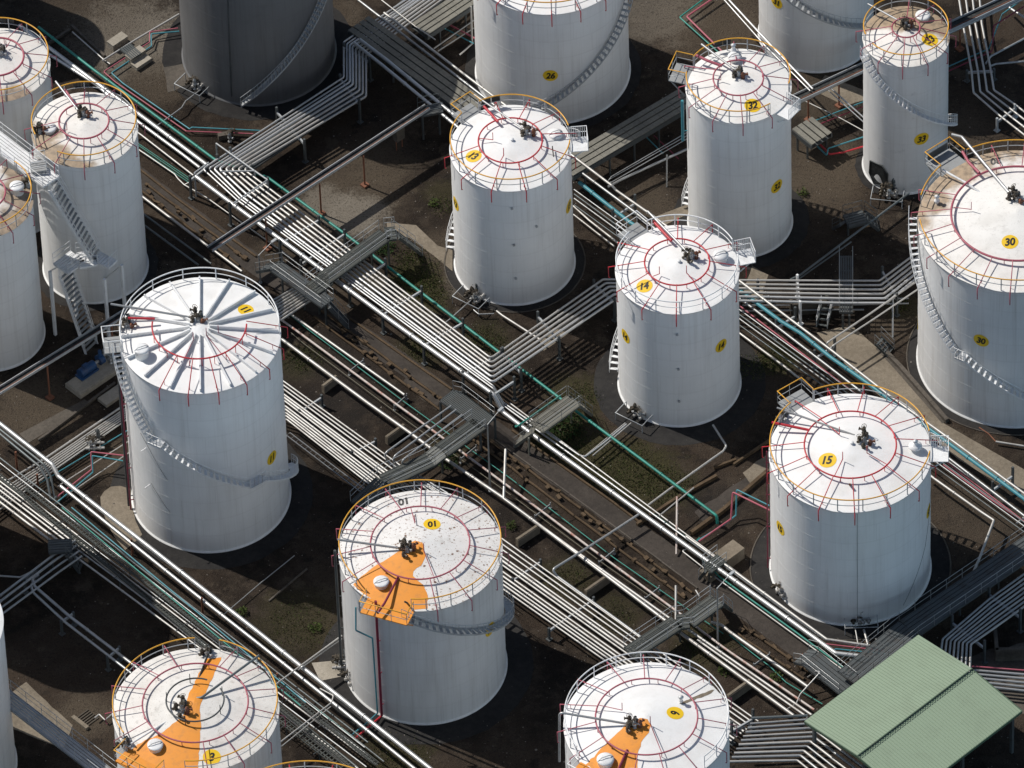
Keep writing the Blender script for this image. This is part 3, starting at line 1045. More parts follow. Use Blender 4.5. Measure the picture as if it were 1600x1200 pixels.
    def downpipe(s, a, z0, z1, mat, r=0.06, out=0.22, name='riser_pipe', tail=None):
        d = Vector((math.cos(R_(a)), math.sin(R_(a)), 0))
        pts = [d * (s.R + out) + Vector((0, 0, z0)), d * (s.R + out) + Vector((0, 0, z1))]
        if tail: pts += [Vector(t) for t in tail]
        mb = MB(); mb.tube(round_corners(pts, 0.15), r, 8)
        z = z1 + 1
        while z < z0:
            p = d * (s.R - 0.02) + Vector((0, 0, z)); mb.beam(p, d * (s.R + out + .08) + Vector((0, 0, z)), 0.06, 0.06)
            z += 3.4
        mb.build(name, mat, s.root)

    def wall_line(s, pts, r=0.012, off=0.03, mat='dark_steel', name='wall_cable'):
        """Cable hanging down the shell: (angle, z) points."""
        mb = MB(); q = []
        for (a0, z0), (a1, z1) in zip(pts[:-1], pts[1:]):
            for i in range(9):
                f = i / 8; a = a0 + (a1 - a0) * f
                q.append(((s.R + off) * math.cos(R_(a)), (s.R + off) * math.sin(R_(a)), z0 + (z1 - z0) * f))
        mb.tube(q, r, 5); mb.build(name, mat, s.root)

def nozzles(t, spots):
    for a, z in spots:
        d = Vector((math.cos(R_(a)), math.sin(R_(a)), 0)); p = d * t.R + Vector((0, 0, z))
        mb = MB(); mb.tube([p - d * .02, p + d * .10], .07, 8); mb.tube([p + d * .08, p + d * .12], .11, 8)
        mb.build('wall_nozzle', 'grey_rail', t.root)

def loc(t, p):
    return (p[0] - t.x, p[1] - t.y, p[2])

def build_tanks():
    T = {}
    # --- thirteen
    t = T['13'] = Tank('13', 'white tank marked 13 with a red spray ring and yellow top rail', 'shell_clean')
    t.railing('yellow_paint', gaps=((122, 140), (-6, 12)), n=16, phase=8)
    t.spray(.53, 'red_paint', 12, -78, skip=((110, 165),))
    t.stub(250, 2.3, 1.55, 'red_paint'); t.stub(172, 2.4, 1.3, 'red_paint')
    t.fill_pipe([loc(t, (-1.32, 16.16, 13.16)), loc(t, (-0.32, 14.58, 13.06))], .10, 'red_paint', 'spray_feed')
    t.platform(130, 1.9, 1.35, 'yellow_paint', panel=False)
    t.landing(3); t.stair(8, t.h - .2, 170, .7)
    t.fill_pipe([(-2.56, 4.56, 13.36), (1.34, 0.68, 13.11)], .07)
    t.valves((1.29, 0.92), 3, 7)
    t.hatch((3.38, 1.01), .5, .15, .14); t.hatch((0.13, 0.06), .07, .05, .02, bar=False, name='gauge_hatch')
    t.rim_board(107)
    t.roof_badge((-2.77, -0.99), -0.65, '13')
    t.wall_badge(*(199, 7.99), '13'); t.wall_badge(*(339.1, 7.41), '13')
    t.fill_pipe([(3.1, -0.64, 12.66), (3.17, -1.54, 12.61), (3.1, -0.94, 13.16)], .04, 'valve_metal', 'roof_vent', .02)
    nozzles(t, ((269.21, 10.36), (269.76, 6.49), (270.43, 2.93), (292.22, 8.03)))
    # --- fourteen
    t = T['14'] = Tank('14', 'white tank marked 14 with a bright red spray ring and white railings', 'shell_clean')
    t.railing('white_steel', 'white_steel', gaps=((119, 139), (4, 22)), n=16, phase=0)
    t.spray(.53, 'red_paint', 12, -93, skip=((105, 140),))
    t.stub(218, 2.3, 1.7, 'red_paint'); t.stub(300, 2.3, 1.3, 'red_paint')
    t.fill_pipe([(-1.58, 4.16, 12.93), (-0.34, 2.06, 12.98)], .11, 'red_paint', 'spray_feed')
    t.platform(129, 2.0, 1.4, 'white_steel', 'white_steel')
    t.landing(13); t.stair(17, t.h - .2, 172, .7)
    t.fill_pipe([(-1.98, 4.95, 13.23), (0.97, 0.64, 12.88)], .085)
    t.valves((1.01, 0.64), 4, 8)
    t.hatch((3.22, 0.74), .52, .40, .16); t.hatch((0.14, 0.05), .07, .05, .02, bar=False, name='gauge_hatch')
    t.roof_badge((-2.47, -1.82), 0.05, '14')
    t.wall_badge(*(208.11, 7.4), '14'); t.wall_badge(*(312.52, 7.25), '14')
    nozzles(t, ((267.27, 9.88), (267.84, 6.21), (267.85, 2.79)))
    # --- fifteen
    t = T['15'] = Tank('15', 'broad white tank marked 15, with a wide red spray ring', 'shell_clean')
    t.railing('yellow_paint', gaps=((116, 133), (-10, 5)), n=20, phase=6)
    t.spray(.57, 'red_paint', 15, -90, skip=((130, 150),))
    t.stub(247, 3.3, 1.6, 'red_paint'); t.stub(128, 3.4, 1.2, 'red_paint'); t.stub(320, 3.3, 1.5, 'red_paint')
    t.fill_pipe([(-5.54, 2.55, 12.9), (-2.86, 1.69, 12.85)], .10, 'red_paint', 'spray_feed')
    t.platform(125, 2.2, 1.6, 'yellow_paint')
    t.landing(-3); t.stair(1, t.h - .2, 148, .3)
    t.fill_pipe([(-5.12, 3.66, 13.25), (0.34, 0.97, 12.9)], .075, 'grey_pipe')
    t.valves((1.1, 0.42), 5, 8, .75)
    t.valves((-4.76, 3.57), 25, 4, .4)
    t.mushroom((4.68, -0.09), .5, .6)
    t.hatch((0.11, -0.02), .07, .05, .02, bar=False, name='gauge_hatch')
    t.roof_badge((-1.71, -1.25), -0.1, '15', .66, .95)
    t.wall_badge(*(206.4, 7.19), '15'); t.wall_badge(*(343.59, 7.42), '15')
    t.wall_line([(-88, t.h - .2), (-88, .4)]); t.wall_line([(-8, 9), (-25, 4.5), (-52, .6)])
    t.downpipe(181, t.h + .6, .3, 'dark_red', .05)
    t.fill_pipe([(-0.19, -3.12, 12.1), (-0.23, -3.86, 12.9)], .09, 'rust', 'roof_vent', 0)
    # --- thirty-two
    t = T['32'] = Tank('32', 'tall white tank marked 32, with a blue pipe at its left side', 'shell_plain', 'roof_dusty')
    t.railing('yellow_paint', gaps=((150, 172), (-54, -20)), n=16, phase=10)
    t.spray(.48, 'pink_paint', 12, -88, skip=((110, 150),), rise=.5)
    t.stub(178, 1.9, 1.3, 'pink_paint')
    t.fill_pipe([(-3.07, 2.54, 15.23), (-2.19, 1.88, 15.23), (-1.16, 1.38, 15.13)], .11, 'pink_paint', 'spray_feed')
    t.platform(160, 2.0, 1.5, 'yellow_paint'); t.rim_board(105, 1.3)
    t.landing(-38, 1.4, 1.2); t.stair(-32, t.h - .3, 160, .3)
    t.fill_pipe([(-2.61, 3.27, 15.63), (-0.14, 0.65, 15.33)], .085)
    t.valves((0.04, 0.51), 6, 6, .45)
    t.hatch((-0.17, 2.49), .46, .40, .14); t.mushroom((-0.23, 3.16), .25, .8)
    t.roof_badge((0.96, -2.37), 0.13, '32', .62)
    t.wall_badge(*(313.73, 6.42), '32', .6)
    t.downpipe(187, t.h - .8, t.h - 5, 'blue_paint', .11, .35)
    # --- thirty-three
    t = T['33'] = Tank('33', 'slim white tank marked 33, with brown dust at both ends of its roof', 'shell_scuffed', 'roof_tan_ends')
    t.railing('yellow_paint', gaps=((196, 214),), n=14, phase=4)
    t.spray(.33, 'pink_paint', 12, -97, skip=((100, 170),), rise=.55)
    t.stair(206, t.h - .1, 352, 4.6); t.stair(352, 4.6, 420, .3)
    t.fill_pipe([(-2.72, 2.63, 14.53), (-0.51, 0.82, 14.43)], .07)
    t.valves((0.06, 0.71), 7, 8, .5)
    t.hatch((1.36, 1.73), .5, .3, .05)
    t.roof_badge((1.75, -0.68), 0.65, '33', .62)
    t.wall_badge(*(288.9, 5.66), '33', .6)
    mb = MB(); a, z = (226.6, 0.81)
    ring = [((t.R + .10) * math.cos(R_(a + dx)), (t.R + .10) * math.sin(R_(a + dx)), zz) for dx, zz in ((-14, 2.3), (8, 2.6), (17, 1.9), (16, .5), (-6, .15), (-16, .9))]
    mb.add(ring, [tuple(range(6))]); ring2 = [(x * 0.985, y * 0.985, z2) for x, y, z2 in ring]
    mb.add(ring + ring2, [(i, (i + 1) % 6, 6 + (i + 1) % 6, 6 + i) for i in range(6)])
    dr = mb.build('shell_manway', 'hide_black', t.root)
    mb = MB(); mb.tube([(x * 1.006, y * 1.006, z2) for x, y, z2 in ring], .03, 6, closed=True); mb.build('manway_rim', 'dark_steel', dr)
    # --- thirty
    t = T['30'] = Tank('30', 'largest white tank, marked 30, with brown dust across the back of its roof', 'shell_streaked', 'roof_tan_back', slope=.15)
    t.railing('yellow_paint', gaps=((120, 137), (166, 184)), n=24, phase=2)
    t.spray(.67, 'pink_paint', 20, -97.5, skip=((116, 140),), ring_r=.085)
    t.stub(170, 4.7, 3.4, 'pink_paint')
    t.fill_pipe([(-3.65, 6.49, 15.31), (-3.24, 5.33, 15.31), (-2.55, 4.23, 15.31)], .11, 'pink_paint', 'spray_feed')
    t.platform(128, 2.4, 1.9, 'yellow_paint', panel=True)
    t.stair(172, t.h - .1, 232, t.h - 7.5); t.mid_landing(232, 238, t.h - 7.55); t.stair(238, t.h - 7.6, 300, 1.0)
    t.fill_pipe([(-4.39, 7.63, 16.01), (-3.65, 7.33, 16.01), (-0.35, 1.69, 15.41)], .11)
    t.fill_pipe([(-5.25, 4.91, 15.11), (-3.54, 3.42, 15.11), (-1.88, 2, 14.71)], .085, 'white_steel')
    t.valves((-0.05, 1.3), 8, 7, .7)
    t.roof_badge((-0.72, -2.78), 0.04, '30', .62, .9)
    t.roof_badge((-1.21, 6.08), -2.99, '30', .6, .95, plain=True)
    t.wall_badge(*(245.53, 8.77), '30', .6); t.wall_badge(*(176.56, 3.67), '30', .58)
    t.mushroom((-5.79, 1.92), .22, .5)
    # --- eleven
    t = T['11'] = Tank('11', 'tall white tank marked 11, with radial ribs over its roof', 'shell_clean', slope=.14)
    t.railing('white_steel', 'white_steel', gaps=((196, 356),), n=15, phase=6, h=1.1)
    for i in range(16):
        a = 11.25 * 0 + 90 + i * 22.5
        p, q = t.at(a, .72, .05), t.at(a, t.R - .12, .05)
        mb = MB(); mb.beam(p + Vector((0, 0, .06)), q + Vector((0, 0, .06)), .11, .36); mb.build('roof_rib', 'white_steel', t.root)
    mb = MB(); mb.lathe([(.92, t.zr(.92) - .02), (.92, t.zr(.92) + .05), (.1, t.zr(.1) + .05)], n=24, cap=True, smooth=False); mb.build('roof_hub', 'white_steel', t.root)
    t.spray(.59, 'red_paint', 18, -98, only=((-48, -10), (-10, 4), (225, 330), (330, 345)), arc=(172, 358), rise=.75)
    t.stub(250, 3.4, 1.3, 'pink_paint'); t.stub(300, 3.4, 1.0, 'pink_paint'); t.stub(336, 3.4, 1.5, 'pink_paint')
    t.fill_pipe([(-5.17, 1.13, 17.83), (-3.23, 0.96, 17.83)], .09, 'red_paint', 'spray_feed')
    t.fill_pipe([(-6.41, 2.23, 18.23), (-0.54, 0.95, 17.83)], .085, 'grey_pipe')
    t.valves((-0.13, 0.86), 9, 7, .6); t.valves((-5.41, 1.25), 10, 6, .6)
    t.platform(186, 1.6, 1.5, 'white_steel', 'white_steel')
    a1, z1 = (235.35, 11.34); a2, z2 = (298.42, 6.73)
    t.stair(193, t.h - .1, a1 - 4, z1, inner=2); t.mid_landing(a1 - 4, a1 + 6, z1); t.stair(a1 + 6, z1 - .1, a2, z2)
    t.mid_landing(a2, a2 + 12, z2 - .05); t.stair(a2 + 12, z2 - .2, a2 + 85, .3)
    t.hatch((-4.2, -2.02), .5, .75, .05)
    t.roof_badge((3.34, 2.13), 2.37, '11', .58, .8)
    t.wall_badge(*(325.15, 7.24), '11', .58)
    t.downpipe(190, t.h - 1, .3, 'dark_steel', .10, .35); t.downpipe(194, t.h - 3, .3, 'dark_red', .06, .3)
    t.wall_line([(216.92, 10.59), (224.65, 9.69), (240.4, 7.11)]); t.wall_line([(224.44, 5.86), (240.54, 3.69)])
    for g in ((221.69, 9.34), (222.86, 5.54)):
        mb = MB(); a, z = g; p = Vector(((t.R) * math.cos(R_(a)), (t.R) * math.sin(R_(a)), z)); d = Vector((p.x, p.y, 0)).normalized()
        mb.beam(p, p + d * .5, .05, .05); mb.build('cable_bracket', 'white_steel', t.root)
    # --- ten
    t = T['10'] = Tank('10', 'rust speckled white tank marked 10, with an orange painted path', 'shell_soiled', 'roof_rusty')
    t.railing('yellow_paint', gaps=((218, 262),), n=20, phase=3)
    t.spray(.61, 'pink_paint', 15, -80, skip=((218, 262),))
    t.stub(100, 3.4, 1.9, 'pink_paint'); t.stub(285, 3.4, 1.0, 'pink_paint')
    t.painted([(0.17, -0.15), (-0.38, 0.09), (-1.03, -0.09), (-1.59, -0.69), (-2.43, -1.24), (-3.32, -1.72), (-4.48, -2.67), (-5.51, -3.77), (-4.89, -4.72), (-3.26, -5.48), (-1.58, -5.88), (0.39, -5.69), (0.42, -4.57), (0.16, -3.75), (-0.59, -2.91), (-0.54, -2.54), (0.02, -2.09), (0.37, -1.24)])
    t.fill_pipe([(-5.91, 0.26, 13.37), (-0.94, -0.65, 13.07)], .085, 'grey_pipe')
    t.valves((-0.9, -0.64), 11, 8, .65)
    t.hatch((-2.85, -3.38), .5, .32, .05)
    t.fill_pipe([(-1.64, -2.98, 12.67), (-2.64, -5.44, 12.72), (-3.16, -6.36, 12.67)], .09, 'dark_red', 'spray_feed', .2)
    t.downpipe((237.56, 4.11)[0], t.h + .45, .4, 'dark_red', .10, .30)
    t.fill_pipe([(-4.73, -4.72, 11.57), (-4.8, -5.3, 9.77), (-3.64, -5.56, 9.17), (-3.57, -5.42, 0.97)], .06, 'blue_paint', 'water_pipe', .15)
    t.platform(247, 3.6, 1.5, 'yellow_paint', deck='orange_paint')
    a1, z1 = (0.05, 0.86)
    t.stair(257, t.h - .15, 352, 5.9, 'grey_rail'); t.stair(352, 5.9, 440, .3, 'grey_rail')
    t.roof_badge((0.89, 1.92), -2.92, '10', .62, .85)
    t.roof_badge((-1.14, 4.64), -2.88, '10', .6, 1.0, plain=True)
    t.wall_badge(*(325.12, 7.19), '10', .6)
    t.downpipe(184, t.h + .8, .3, 'dark_steel', .10, .3)
    t.fill_pipe([(-1.06, -5.11, 12.27), (-1.04, -5.93, 13.17), (-1.22, -5.94, 13.32)], .07, 'valve_metal', 'roof_vent', .05)
    # --- three
    t = T['3'] = Tank('3', 'grimy white tank marked 3, with two orange strips on its roof', 'shell_soiled', 'roof_grimy')
    t.railing('yellow_paint', gaps=((212, 262), (75, 88)), n=20, phase=5)
    t.spray(.64, 'pink_paint', 15, -82, skip=((215, 255), (80, 92)))
    mb = MB(); r = .35 * t.R; mb.tube([(r * math.cos(R_(a)), r * math.sin(R_(a)), t.zr(r) + .45) for a in range(65, 395, 6)], .06, 8); mb.build('foam_ring', 'dark_steel', t.root)
    for a in (170, 100, 20, 250, 330):
        p = t.at(a, r); mb = MB(); mb.tube([p, p + Vector((0, 0, .95))], .035, 6); mb.build('foam_nozzle', 'dark_steel', t.root)
    t.painted([(0.76, 4.69), (1.84, 4.82), (0.5, 0.05), (0.31, -0.79), (0.39, -1.85), (0.28, -3.41), (0.06, -6.03), (-2.54, -6.02), (-4.56, -5.09), (-5.23, -4.34), (-4.1, -3.11), (-2.51, -2.48), (-1.37, -1.6), (-0.78, -0.98), (-0.49, 0.56)])
    t.fill_pipe([(4.57, 3.64, 14), (0.46, 0.29, 13.5), (-0.09, 0.43, 13.3), (-0.65, 0.91, 13)], .09, 'dark_pipe')
    t.fill_pipe([(0.91, 4.84, 13), (-0.38, 0.29, 13)], .08, 'hide_black', 'cable_duct')
    t.fill_pipe([(-1.51, -0.98, 13), (-4.53, -3.44, 13.1)], .07, 'white_steel')
    t.valves((-0.91, -0.58), 12, 8, .8); t.valves((0.89, 5.19), 13, 5, .4); t.valves((-5.01, -3.27), 14, 5, .5)
    t.hatch((-2.84, -3.57), .5, .32, .05)
    t.platform(232, 3.4, 1.5, 'yellow_paint', deck='orange_paint')
    t.roof_badge((1.11, -4.63), -0.01, '3', .64, .9)
    # --- nine
    t = T['9'] = Tank('9', 'clean white tank marked 9 near the green shed', 'shell_clean')
    t.railing('white_steel', 'white_steel', gaps=((212, 262), (292, 312)), n=20, phase=2)
    t.spray(.62, 'pink_paint', 15, -78, skip=((215, 250),))
    t.stub(160, 3.5, 1.8, 'pink_paint'); t.stub(285, 3.5, .9, 'pink_paint')
    t.painted([(0.07, -0.38), (-0.47, -0.21), (-1.15, -0.43), (-2.08, -1.22), (-3.02, -2.18), (-4.42, -3.61), (-3.76, -4.24), (-0.8, -4.29), (-0.76, -3.14), (-0.31, -1.97), (0.11, -1.47), (0.27, -0.9)])
    t.painted([(2.33, 1.3), (2.56, 1.52), (4.69, 2.95), (5.06, 3.09), (4.4, 2.4), (2.64, 1.33)], 'concrete', 'stained_strip')
    t.fill_pipe([(-6.23, -0.54, 9.5), (-6.11, 0.27, 13.8), (-1.38, -0.69, 13.4)], .085, 'grey_pipe')
    t.valves((-0.94, -0.8), 15, 8, .65); t.mushroom((2.47, 1.44), .16, .35)
    t.hatch((-3.02, -3.64), .55, .4, .12)
    t.fill_pipe([(-1.46, -2.79, 13), (-2.2, -4.64, 12.9)], .1, 'dark_red', 'spray_feed')
    t.roof_badge((2.02, 0.38), 1.54, '9', .60, .85)
    t.platform(232, 3.4, 1.5, 'white_steel', 'white_steel', deck='orange_paint')
    # --- twelve, behind the stair tower (no number in view)
    t = T['12'] = Tank('12', 'tall white unnumbered tank with a dusty roof, behind the stair tower', 'shell_plain', 'roof_tan_side')
    t.railing('yellow_paint', gaps=((205, 238),), n=16, phase=0)
    t.spray(.475, 'pink_paint', 12, -90, skip=((100, 160),), rise=.55, ring_r=.07)
    t.stub(205, 1.9, 1.4, 'pink_paint')
    t.fill_pipe([(-1.41, 3.51, 15.3), (-0.64, 1.71, 15.3)], .10, 'pink_paint', 'spray_feed')
    t.fill_pipe([(-2.1, 3.93, 15.8), (-0.44, 1.19, 15.4)], .08)
    t.valves((-0.03, 1.03), 16, 7, .5); t.valves((-3.34, -0.09), 17, 6, .5)
    t.hatch((-2.57, -0.2), .45, .3, .05); t.rim_board(93, 1.2)
    # --- far left pair
    t = T['N'] = Tank('N', 'white tank in the top left corner, its roof cut by the edge', 'shell_old', 'roof_tan_low')
    t.railing('yellow_paint', n=16, phase=10)
    t.spray(.52, 'pink_paint', 12, -84, rise=.55, ring_r=.08)
    t.valves((0.32, 0.64), 18, 5, .5); t.rim_board(80, 1.2); t.stub(60, 2, 1.4, 'pink_paint')
    t = T['P'] = Tank('P', 'white tank at the left edge, a drum hatch on its brown roof', 'shell_plain', 'roof_tan_edge')
    t.railing('yellow_paint', gaps=((50, 80),), n=16, phase=0)
    t.spray(.5, 'pink_paint', 12, -86, rise=.55, ring_r=.07)
    t.hatch((2.78, 0.62), .48, .65, .1, bar=True); t.valves((3.56, 1.41), 19, 5, .3)
    # --- top row
    t = T['26'] = Tank('26', 'broad white tank with a yellow 26 on its wall, behind tank 13', 'shell_clean')
    t.railing('yellow_paint', n=20, phase=0); t.spray(.6, 'red_paint', 18, -90)
    a1, z1 = (270.96, 3.01)
    t.stair(361, t.h - .4, a1, z1, 'grey_rail'); t.stair(a1, z1, a1 - 32, .4, 'grey_rail')
    t.wall_badge(*(267.65, 5.21), '26', .58)
    t = T['31'] = Tank('31', 'white tank with a yellow 31 on its wall, between tanks 32 and 33', 'shell_worn')
    a1, z1 = (238.8, 6.81)
    t.stair(a1 - 12, z1 + 2, 340, 2.4, 'grey_rail'); t.wall_badge(*(223.79, 6.37), '31', .6)
    t.railing('yellow_paint', n=16)
    t = T['G'] = Tank('G', 'dark unpainted steel tank at the top left with a grey stair round its wall', 'shell_bare', 'roof_grimy', group='dark storage tank')
    a1, z1 = (257.57, 0.28)
    t.stair(365, t.h - .6, a1, .5, 'grey_rail', tread=.22); t.railing('grey_rail', n=18)
    t.wall_line([(250.76, 11.05), (248.82, 0.76)], .05, .03, 'dark_steel', 'wall_seam')
    # --- bottom edge
    t = T['Q'] = Tank('Q', 'pale tank at the bottom left corner, only a strip of its wall in view', 'shell_worn')
    T['S'] = Tank('S', 'tall tank just outside the left edge, shading the ground beside tank 3', 'shell_worn')
    T['U'] = Tank('U', 'tank just outside the top left corner, shading the mains', 'shell_worn')
    t = T['R'] = Tank('R', 'tank at the bottom edge of which only the yellow top rail shows', 'shell_worn')
    t.railing('yellow_paint', n=20); t.spray(.62, 'red_paint', 16, -82)
    return T
# ------------------------------------------------------------------ setting
PATCHES = [
    ((-28.59, 38.17, 0), 5.0, 'q', .75), ((-11.1, 20.71, 0), 4.2, 'p', .75), ((-9.1, 23.69, 0), 3.2, 'p', .6), ((-11.33, 18.26, 0), 2.8, 'q', .85), ((-13.79, 19.62, 0), 2.2, 'q', .7),
    ((-4.93, 13.93, 0), 2.8, 'p', .6), ((-2.84, 10.79, 0), 2.2, 'q', .5), ((24.17, 21.59, 0), 4.2, 'p', .8), ((24.28, 18.84, 0), 3.0, 'p', .6), ((16.33, 38.03, 0), 5.0, 'p', .7),
    ((10.19, 18.22, 0), 3.4, 'p', .7), ((11.93, 38.97, 0), 4.0, 'q', .4), ((-35.26, -0.81, 0), 4.0, 'p', .8), ((28.87, 5.12, 0), 2.8, 'p', .5), ((33.9, -14.73, 0), 4.5, 'p', .5),
    ((24.3, 29.18, 0), 3.5, 'p', .6), ((34.29, 24.15, 0), 3.6, 'p', .6), ((-26.63, 33.29, 0), 3.0, 'p', .7), ((-31.07, 41.27, 0), 5.0, 'p', .45), ((18.84, 5.64, 0), 2.0, 'p', .5),
    ((-29.07, -6.35, 0), 2.6, 'p', .55), ((-31.83, -31.56, 0), 2.6, 'p', .9), ((35.61, -32.46, 0), 2.4, 'p', .5), ((16.75, -20.23, 0), 2.6, 'p', .4), ((14.03, -18.19, 0), 2.0, 'p', .4),
    ((-17.48, 14.25, 0), 2.2, 'p', .5), ((-12.77, 39.58, 0), 3.0, 'p', .6), ((-9.64, 34.83, 0), 2.2, 'p', .5),
    ((-6.92, 11, 0), 2.4, 'm', .9), ((-4.79, 20.37, 0), 1.6, 'm', .5), ((-6.01, 8.94, 0), 1.8, 'm', .8), ((3.63, -6.08, 0), 3.6, 'm', .8), ((8.02, -9.22, 0), 4.2, 'm', .9),
    ((11.02, -10.99, 0), 3.0, 'm', .7), ((19.85, 1.61, 0), 2.0, 'm', .8), ((-15.45, 3.11, 0), 2.2, 'm', .7), ((-6.59, 3.97, 0), 2.4, 'm', .6), ((-16.01, -23, 0), 4.0, 'm', .5),
    ((-9.27, -36.38, 0), 3.0, 'm', .6), ((3.2, -19.86, 0), 2.6, 'm', .6), ((13.2, -26.98, 0), 3.0, 'm', .6), ((4.72, -1.56, 0), 2.8, 'm', .7), ((6.82, -23.52, 0), 2.4, 'm', .5),
    ((-1.79, 4.72, 0), 2.2, 'm', .5), ((29.42, 6.43, 0), 1.8, 'm', .5), ((-4.91, -6.29, 0), 2.0, 'm', .5), ((35.69, -31.23, 0), 1.6, 'm', .5), ((-10.53, 11.19, 0), 1.4, 'm', .5),
    ((-12.12, 2.27, 0), 4.5, 'd', .6), ((-13.39, -3.25, 0), 3.6, 'd', .7), ((14.7, -13.11, 0), 3.0, 'd', .6), ((-3.22, -14.76, 0), 4.0, 'd', .4),
]

def sheet(name, pts, mat, z, jitter=0.0, seed=1, kind='structure'):
    """A flat ground sheet with slightly ragged edges."""
    rng = random.Random(seed)
    q = []
    n = len(pts)
    for i in range(n):
        a, b = Vector(pts[i]), Vector(pts[(i + 1) % n])
        k = max(1, int((b - a).length / 0.7)) if jitter else 1
        for j in range(k):
            p = lerp(a, b, j / k)
            q.append((p.x + rng.uniform(-jitter, jitter), p.y + rng.uniform(-jitter, jitter), z))
    mb = MB()
    for t in tessellate_polygon([[Vector(p) for p in q]]):
        mb.add([q[i] for i in t], [(0, 1, 2)])
    return structure(mb.build(name, mat), kind)

def strip(name, centre, w, mat, z, jitter=0.0, seed=1):
    c = [Vector(p) for p in centre]
    L, Rr = [], []
    for i, p in enumerate(c):
        a, b = c[max(i - 1, 0)], c[min(i + 1, len(c) - 1)]
        d = (b - a); d.z = 0; d.normalize(); s = Vector((-d.y, d.x, 0))
        L.append(p + s * w / 2); Rr.append(p - s * w / 2)
    return sheet(name, L + Rr[::-1], mat, z, jitter=jitter, seed=seed)

def kerb_run(label, pts, w, h, mat, name='kerb', group='low kerbs and drain walls'):
    pts = [Vector(p) for p in pts]
    mb = MB()
    for a, b in zip(pts[:-1], pts[1:]):
        L = (b - a).length; d = (b - a).normalized(); k = max(1, int(L / 1.8))
        for i in range(k):
            p, q = lerp(a, b, i / k), lerp(a, b, (i + 1) / k)
            zz = Vector((0, 0, h / 2 + random.uniform(-.02, .02)))
            mb.beam(p + zz + d * .01, q + zz - d * .01, w, h)
    return tag(mb.build(name, mat, loc=tuple(pts[0])), label, 'kerb', group)

